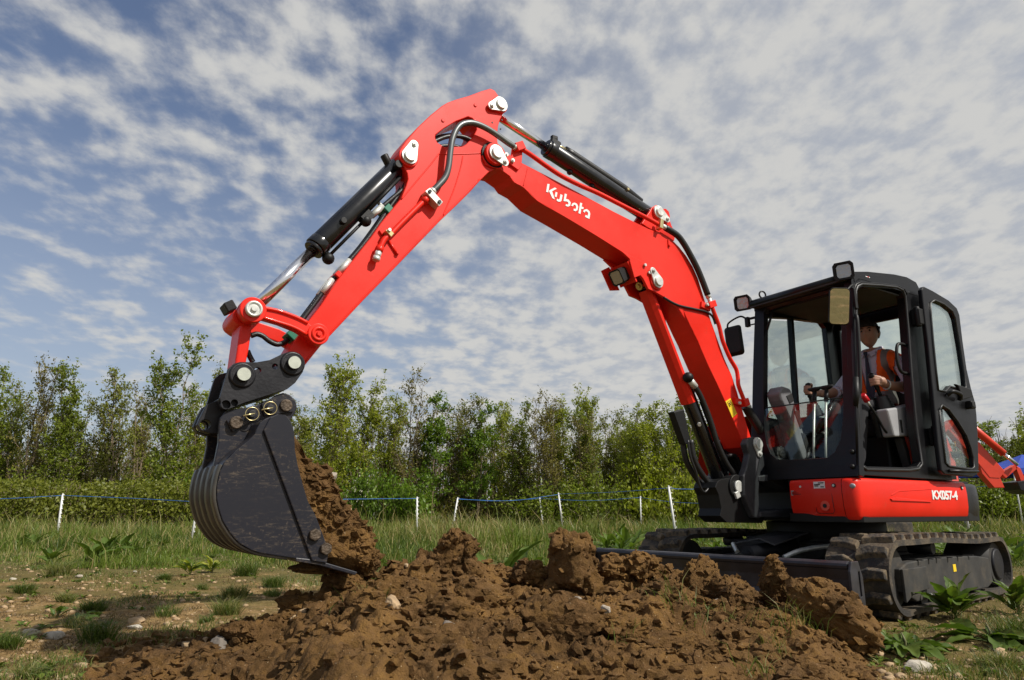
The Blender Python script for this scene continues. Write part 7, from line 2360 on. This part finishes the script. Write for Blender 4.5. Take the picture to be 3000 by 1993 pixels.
joints = [(-.14, .50, 1.45), (-.17, .50, 1.60), (-.17, .50, 1.77), (-.155, .50, 1.90), (-.130, .50, 2.03),            # 0-4 spine, neck
          (-.155, .66, 1.86), (-.145, .718, 1.805), (-.115, .785, 1.62), (.04, .765, 1.605), (.175, .735, 1.615),       # 5-9 left arm
          (-.165, .34, 1.86), (-.155, .282, 1.805), (-.02, .215, 1.655), (.16, .25, 1.615), (.34, .272, 1.595),       # 10-14 right arm
          (-.05, .60, 1.43), (.16, .61, 1.455), (.35, .62, 1.47), (.40, .62, 1.25), (.43, .61, 1.02), (.56, .61, .975),
          (-.05, .40, 1.43), (.16, .40, 1.455), (.35, .40, 1.47), (.42, .41, 1.25), (.47, .42, 1.02), (.60, .42, .975)]
rad = [(.13, .155), (.115, .15), (.12, .17), (.085, .12), (.060, .060),
       (.070, .075), (.064, .064), (.050, .050), (.043, .043), (.031, .034),
       (.070, .075), (.064, .064), (.050, .050), (.043, .043), (.031, .034),
       (.095, .09), (.085, .085), (.068, .068), (.060, .060), (.045, .045), (.038, .04),
       (.095, .09), (.085, .085), (.068, .068), (.060, .060), (.045, .045), (.038, .04)]
edges = [(0, 1), (1, 2), (2, 3), (3, 4), (3, 5), (5, 6), (6, 7), (7, 8), (8, 9), (3, 10), (10, 11), (11, 12), (12, 13), (13, 14), (0, 15), (15, 16), (16, 17), (17, 18), (18, 19), (19, 20), (0, 21), (21, 22), (22, 23), (23, 24), (24, 25), (25, 26)]
me = bpy.data.meshes.new('skel')
me.from_pydata(joints, edges, [])
tmp = bpy.data.objects.new('skel', me)
C.objects.link(tmp)
sk = tmp.modifiers.new('skin', 'SKIN')
sk.branch_smoothing = 0.6
for i, v in enumerate(me.skin_vertices[0].data):
    v.radius = rad[i]
    v.use_root = (i == 0)
tmp.modifiers.new('sub', 'SUBSURF').levels = 2
bpy.context.view_layer.update()
dg = bpy.context.evaluated_depsgraph_get()
bmesh_body = bpy.data.meshes.new_from_object(tmp.evaluated_get(dg))
bpy.data.objects.remove(tmp)

g = G()
g.v = [tuple(v.co) for v in bmesh_body.vertices]
g.f = [tuple(p.vertices) for p in bmesh_body.polygons]
g.s = [True] * len(g.f)
# head: an egg with jaw, brow, nose, lips, ears; looks ahead and a little this way
hc = Vector((-.105, .50, 2.115))
yaw = 0.30
rows = []
nr, ns = 30, 40
for i in range(nr + 1):
    th = math.pi * i / nr
    row = []
    for k in range(ns):
        ph = 2 * math.pi * k / ns
        x, y, z = math.sin(th) * math.cos(ph), math.sin(th) * math.sin(ph), math.cos(th)
        X_, Y_, Z_ = x * 0.098, y * 0.076, z * 0.122
        if z < 0:                                   # jaw narrows, chin comes forward
            Y_ *= 1 - 0.30 * z * z
            X_ += 0.014 * (-z) * (x > 0) * x
            if x < 0:
                X_ *= 1 - 0.28 * (-z)
        if x > 0:
            X_ *= 0.95
            fz, fy = Z_, Y_
            nose = math.exp(-((fz + 0.018) / 0.020) ** 2 - (fy / 0.012) ** 2) * 0.022 + math.exp(-((fz - 0.010) / 0.022) ** 2 - (fy / 0.009) ** 2) * 0.010
            brow = math.exp(-((fz - 0.026) / 0.010) ** 2) * 0.006 * math.exp(-(fy / 0.045) ** 2)
            eye = -math.exp(-((fz - 0.008) / 0.011) ** 2 - ((abs(fy) - 0.031) / 0.014) ** 2) * 0.010
            lip = math.exp(-((fz + 0.052) / 0.007) ** 2 - (fy / 0.022) ** 2) * 0.007 + math.exp(-((fz + 0.066) / 0.007) ** 2 - (fy / 0.018) ** 2) * 0.006
            chin = math.exp(-((fz + 0.100) / 0.016) ** 2 - (fy / 0.025) ** 2) * 0.010
            X_ += nose + brow + eye + lip + chin
        row.append((hc.x + X_ * math.cos(yaw) - Y_ * math.sin(yaw), hc.y + X_ * math.sin(yaw) + Y_ * math.cos(yaw), hc.z + Z_))
    rows.append(row)
g.grid(rows, True, True)


def hp(x, y, z):
    return Vector((hc.x + x * math.cos(yaw) - y * math.sin(yaw), hc.y + x * math.sin(yaw) + y * math.cos(yaw), hc.z + z))


for s in (1, -1):
    c = hp(-0.008, s * 0.078, -0.004)
    g.ball(c, (0.018, 0.010, 0.032), 10, 8)


def hand(wr, grip, fwd, outw, parent_g):
    """Palm from the wrist, four fingers and a thumb closed round the stick."""
    wr, grip, fwd, outw = Vector(wr), Vector(grip), Vector(fwd).normalized(), Vector(outw).normalized()
    up_ = Vector((0, 0, 1))
    palm = grip + outw * 0.030 - fwd * 0.030
    parent_g.tube([wr, (wr + palm) / 2, palm, palm + fwd * 0.03], [0.030, 0.032, 0.036, 0.028], 12)
    parent_g.tube([palm + up_ * 0.022, palm - up_ * 0.030], 0.022, 10)
    for k, ln_ in enumerate((1.0, 1.08, 1.0, 0.82)):
        z_ = up_ * (0.026 - 0.019 * k)
        k0 = palm + fwd * 0.020 + z_ + outw * 0.008
        k1 = grip + fwd * 0.034 * ln_ + outw * 0.020 + z_
        k2 = grip + fwd * 0.034 * ln_ - outw * 0.012 + z_ - up_ * 0.003
        k3 = grip + fwd * 0.008 - outw * 0.026 + z_ - up_ * 0.005
        parent_g.tube(crom([k0, k1, k2, k3], 4), [0.0105] * 5 + [0.0095] * 4 + [0.0085] * 4, 8)
    parent_g.tube(crom([palm - outw * 0.006 + up_ * 0.020 - fwd * 0.010, grip - fwd * 0.022 - outw * 0.016 + up_ * 0.034, grip + fwd * 0.006 - outw * 0.022 + up_ * 0.046], 4), [0.0125] * 4 + [0.0105] * 5, 8)


hand(joints[9], (.280, .722, 1.635), (0.9, -0.1, 0.1), (-0.1, 1, 0), g)
hand(joints[14], (.460, .275, 1.615), (0.9, 0.1, 0.0), (-0.1, -1, 0), g)
body = g.build('person', SHIRT, None, recalc=False)
rm_ = body.modifiers.new('fuse', 'REMESH')
rm_.mode = 'VOXEL'
rm_.voxel_size = 0.0065
rm_.use_smooth_shade = True
bpy.context.view_layer.update()
dg = bpy.context.evaluated_depsgraph_get()
fused = bpy.data.meshes.new_from_object(body.evaluated_get(dg))
body.modifiers.clear()
body.data = fused
fused.materials.clear()
for m in (SHIRT, SKIN, TROUS):
    fused.materials.append(m)
np_ = len(fused.polygons)
cen_p = np.zeros(np_ * 3, np.float32)
fused.polygons.foreach_get('center', cen_p)
cen_p = cen_p.reshape(-1, 3)
nor_p = np.zeros(np_ * 3, np.float32)
fused.polygons.foreach_get('normal', nor_p)
nor_p = nor_p.reshape(-1, 3)
u, v, w = cen_p.T
mi = np.zeros(np_, np.int32)
mi[(w > 1.955) & (np.abs(v - 0.5) < 0.16)] = 1
mi[(u > -0.03) & (v > 0.66) & (w > 1.52)] = 1                      # left forearm, sleeve rolled up
mi[(u > 0.06) & (v < 0.36) & (w > 1.52)] = 1                       # right forearm
mi[(w < 1.52) & ~((v > 0.68) & (u > -0.2) & (w > 1.5))] = 2
mi[(u > -0.02) & (v > 0.34) & (v < 0.68) & (w < 1.57)] = 2
fused.polygons.foreach_set('material_index', mi)
fused.polygons.foreach_set('use_smooth', np.ones(np_, bool))
body.rotation_euler = (0, 0, R(212))
body.location = Vector(CEN) + Matrix.Rotation(R(212), 3, 'Z') @ Vector((-0.045, 0.0, 0.0))
tag(body, 'person in orange hi-vis vest, shirt and tie seated in the cab at the levers', 'person')


def shell(name, sel, off, mats_, mi_=None):
    """Cloth lying just off the body surface."""
    vs_ = np.zeros(len(fused.vertices) * 3, np.float32)
    fused.vertices.foreach_get('co', vs_)
    vs_ = vs_.reshape(-1, 3)
    vn = np.zeros(len(fused.vertices) * 3, np.float32)
    fused.vertices.foreach_get('normal', vn)
    vn = vn.reshape(-1, 3)
    faces = [tuple(p.vertices) for p in fused.polygons if sel[p.index]]
    used_ = sorted({i for f in faces for i in f})
    mp_ = {i: k for k, i in enumerate(used_)}
    m_ = bpy.data.meshes.new(name)
    m_.from_pydata([tuple(vs_[i] + vn[i] * off) for i in used_], [], [tuple(mp_[i] for i in f) for f in faces])
    for q in mats_:
        m_.materials.append(q)
    if mi_ is not None:
        m_.polygons.foreach_set('material_index', mi_[sel].astype(np.int32))
    m_.polygons.foreach_set('use_smooth', np.ones(len(faces), bool))
    o = bpy.data.objects.new(name, m_)
    C.objects.link(o)
    o.parent = body
    sd = o.modifiers.new('cloth', 'SOLIDIFY')
    sd.thickness = 0.005
    sd.offset = 1
    return o


dv = np.abs(v - 0.5)
torso = (w > 1.50) & (w < 1.945) & (u < 0.02) & (v < 0.70 - 0.10 * np.clip((1.80 - w) / 0.2, 0, 1) * 0) & (v > 0.295) & ~((v > 0.685) & (w < 1.80)) & ~((v < 0.315) & (w < 1.80))
front_open = (nor_p[:, 0] > 0.15) & (dv < 0.018 + 0.15 * np.clip(w - 1.50, 0, 0.4))
sel = torso & ~front_open & ~((w > 1.925) & (dv < 0.075))
band = np.zeros(np_, np.int32)
band[((dv > 0.100) & (dv < 0.140)) | ((w > 1.555) & (w < 1.60))] = 1
shell('hi_vis_vest', sel, 0.010, [HIVIS, REFL], band)
hairsel = (w > 2.135) & ~((nor_p[:, 0] > 0.2) & (w < 2.178)) & (w > 1.99)
# hair: a cap over crown, sides and nape
rows = []
for i in range(15):
    th = math.pi * 0.60 * i / 14
    row = []
    for k in range(36):
        ph = 2 * math.pi * k / 36
        x, y, z = math.sin(th) * math.cos(ph), math.sin(th) * math.sin(ph), math.cos(th)
        lim = 0.34 if x > 0.25 else (0.12 if x > -0.2 else -0.36)
        if z < lim:
            z = lim - (lim - z) * 0.12
        r_ = 1.0 + 0.06 * math.sin(ph * 9) * math.sin(th * 7) + 0.02 * math.sin(ph * 23)
        s2 = math.sqrt(max(0, 1 - z * z))
        hh = math.hypot(x, y) + 1e-6
        row.append(tuple(hp(x / hh * s2 * 0.107 * r_ - 0.004, y / hh * s2 * 0.086 * r_, z * 0.133 * (1 + 0.03 * math.sin(ph * 5)) + 0.004)))
    rows.append(row)
G().grid(rows, True, True).build('hair', HAIR, body)
for s in (1, -1):
    G().tube([hp(-0.004, s * 0.081, 0.045), hp(0.004, s * 0.080, 0.012), hp(0.006, s * 0.079, -0.012)], [0.016, 0.011, 0.005], 8).build('sideburn', HAIR, body)
    G().ball(hp(0.080, s * 0.031, 0.008), 0.0085, 10, 8).build('eye', EYE, body)
    G().tube([hp(0.094, s * 0.014, 0.024), hp(0.094, s * 0.030, 0.029), hp(0.083, s * 0.047, 0.024)], [0.004, 0.005, 0.003], 6).build('eyebrow', HAIR, body)
# collar, tie, watch
G().tube(crom([(-0.055, 0.485, 1.925), (-0.085, 0.435, 1.955), (-0.15, 0.430, 1.985), (-0.20, 0.50, 1.995), (-0.15, 0.570, 1.985), (-0.085, 0.565, 1.955), (-0.055, 0.515, 1.925)]), 0.014, 8).build('collar', SHIRT, body)
for s in (1, -1):
    G().slab([(-0.050, 0.5 + s * 0.012, 1.935), (-0.082, 0.5 + s * 0.062, 1.965), (-0.050, 0.5 + s * 0.068, 1.915), (-0.040, 0.5 + s * 0.040, 1.900)], (0.006, 0, 0.003)).build('collar_tip', SHIRT, body)
G().slab([(-0.030, 0.482, 1.945), (-0.030, 0.518, 1.945), (-0.028, 0.512, 1.912), (-0.028, 0.488, 1.912)], (0.014, 0, 0)).build('tie_knot', TIE, body, 0.004)
G().grid([[(-0.030, 0.488, 1.912), (-0.022, 0.500, 1.912), (-0.030, 0.512, 1.912)], [(-0.028, 0.476, 1.75), (-0.016, 0.500, 1.75), (-0.028, 0.524, 1.75)], [(-0.030, 0.466, 1.62), (-0.018, 0.500, 1.62), (-0.030, 0.534, 1.62)], [(-0.020, 0.464, 1.54), (-0.008, 0.500, 1.535), (-0.020, 0.536, 1.54)], [(-0.014, 0.498, 1.505), (-0.008, 0.500, 1.505), (-0.014, 0.502, 1.505)]], True).build('tie', TIE, body)
wp = Vector(joints[8]) * 0.15 + Vector(joints[9]) * 0.85
G().ring(wp, Vector(joints[9]) - Vector(joints[8]), 0.036, 0.006, 20, 6).build('watch_strap', ZINC, body)
sl_c = Vector((-0.045, .778, 1.612))
G().tube([sl_c + Vector((-0.02, 0.004, 0.002)), sl_c + Vector((0.02, -0.004, -0.002))], [0.060, 0.056], 16).build('rolled_cuff', SHIRT, body)
G().tube([(0.035, .226, 1.645), (0.075, .235, 1.63)], [0.056, 0.053], 16).build('rolled_cuff', SHIRT, body)
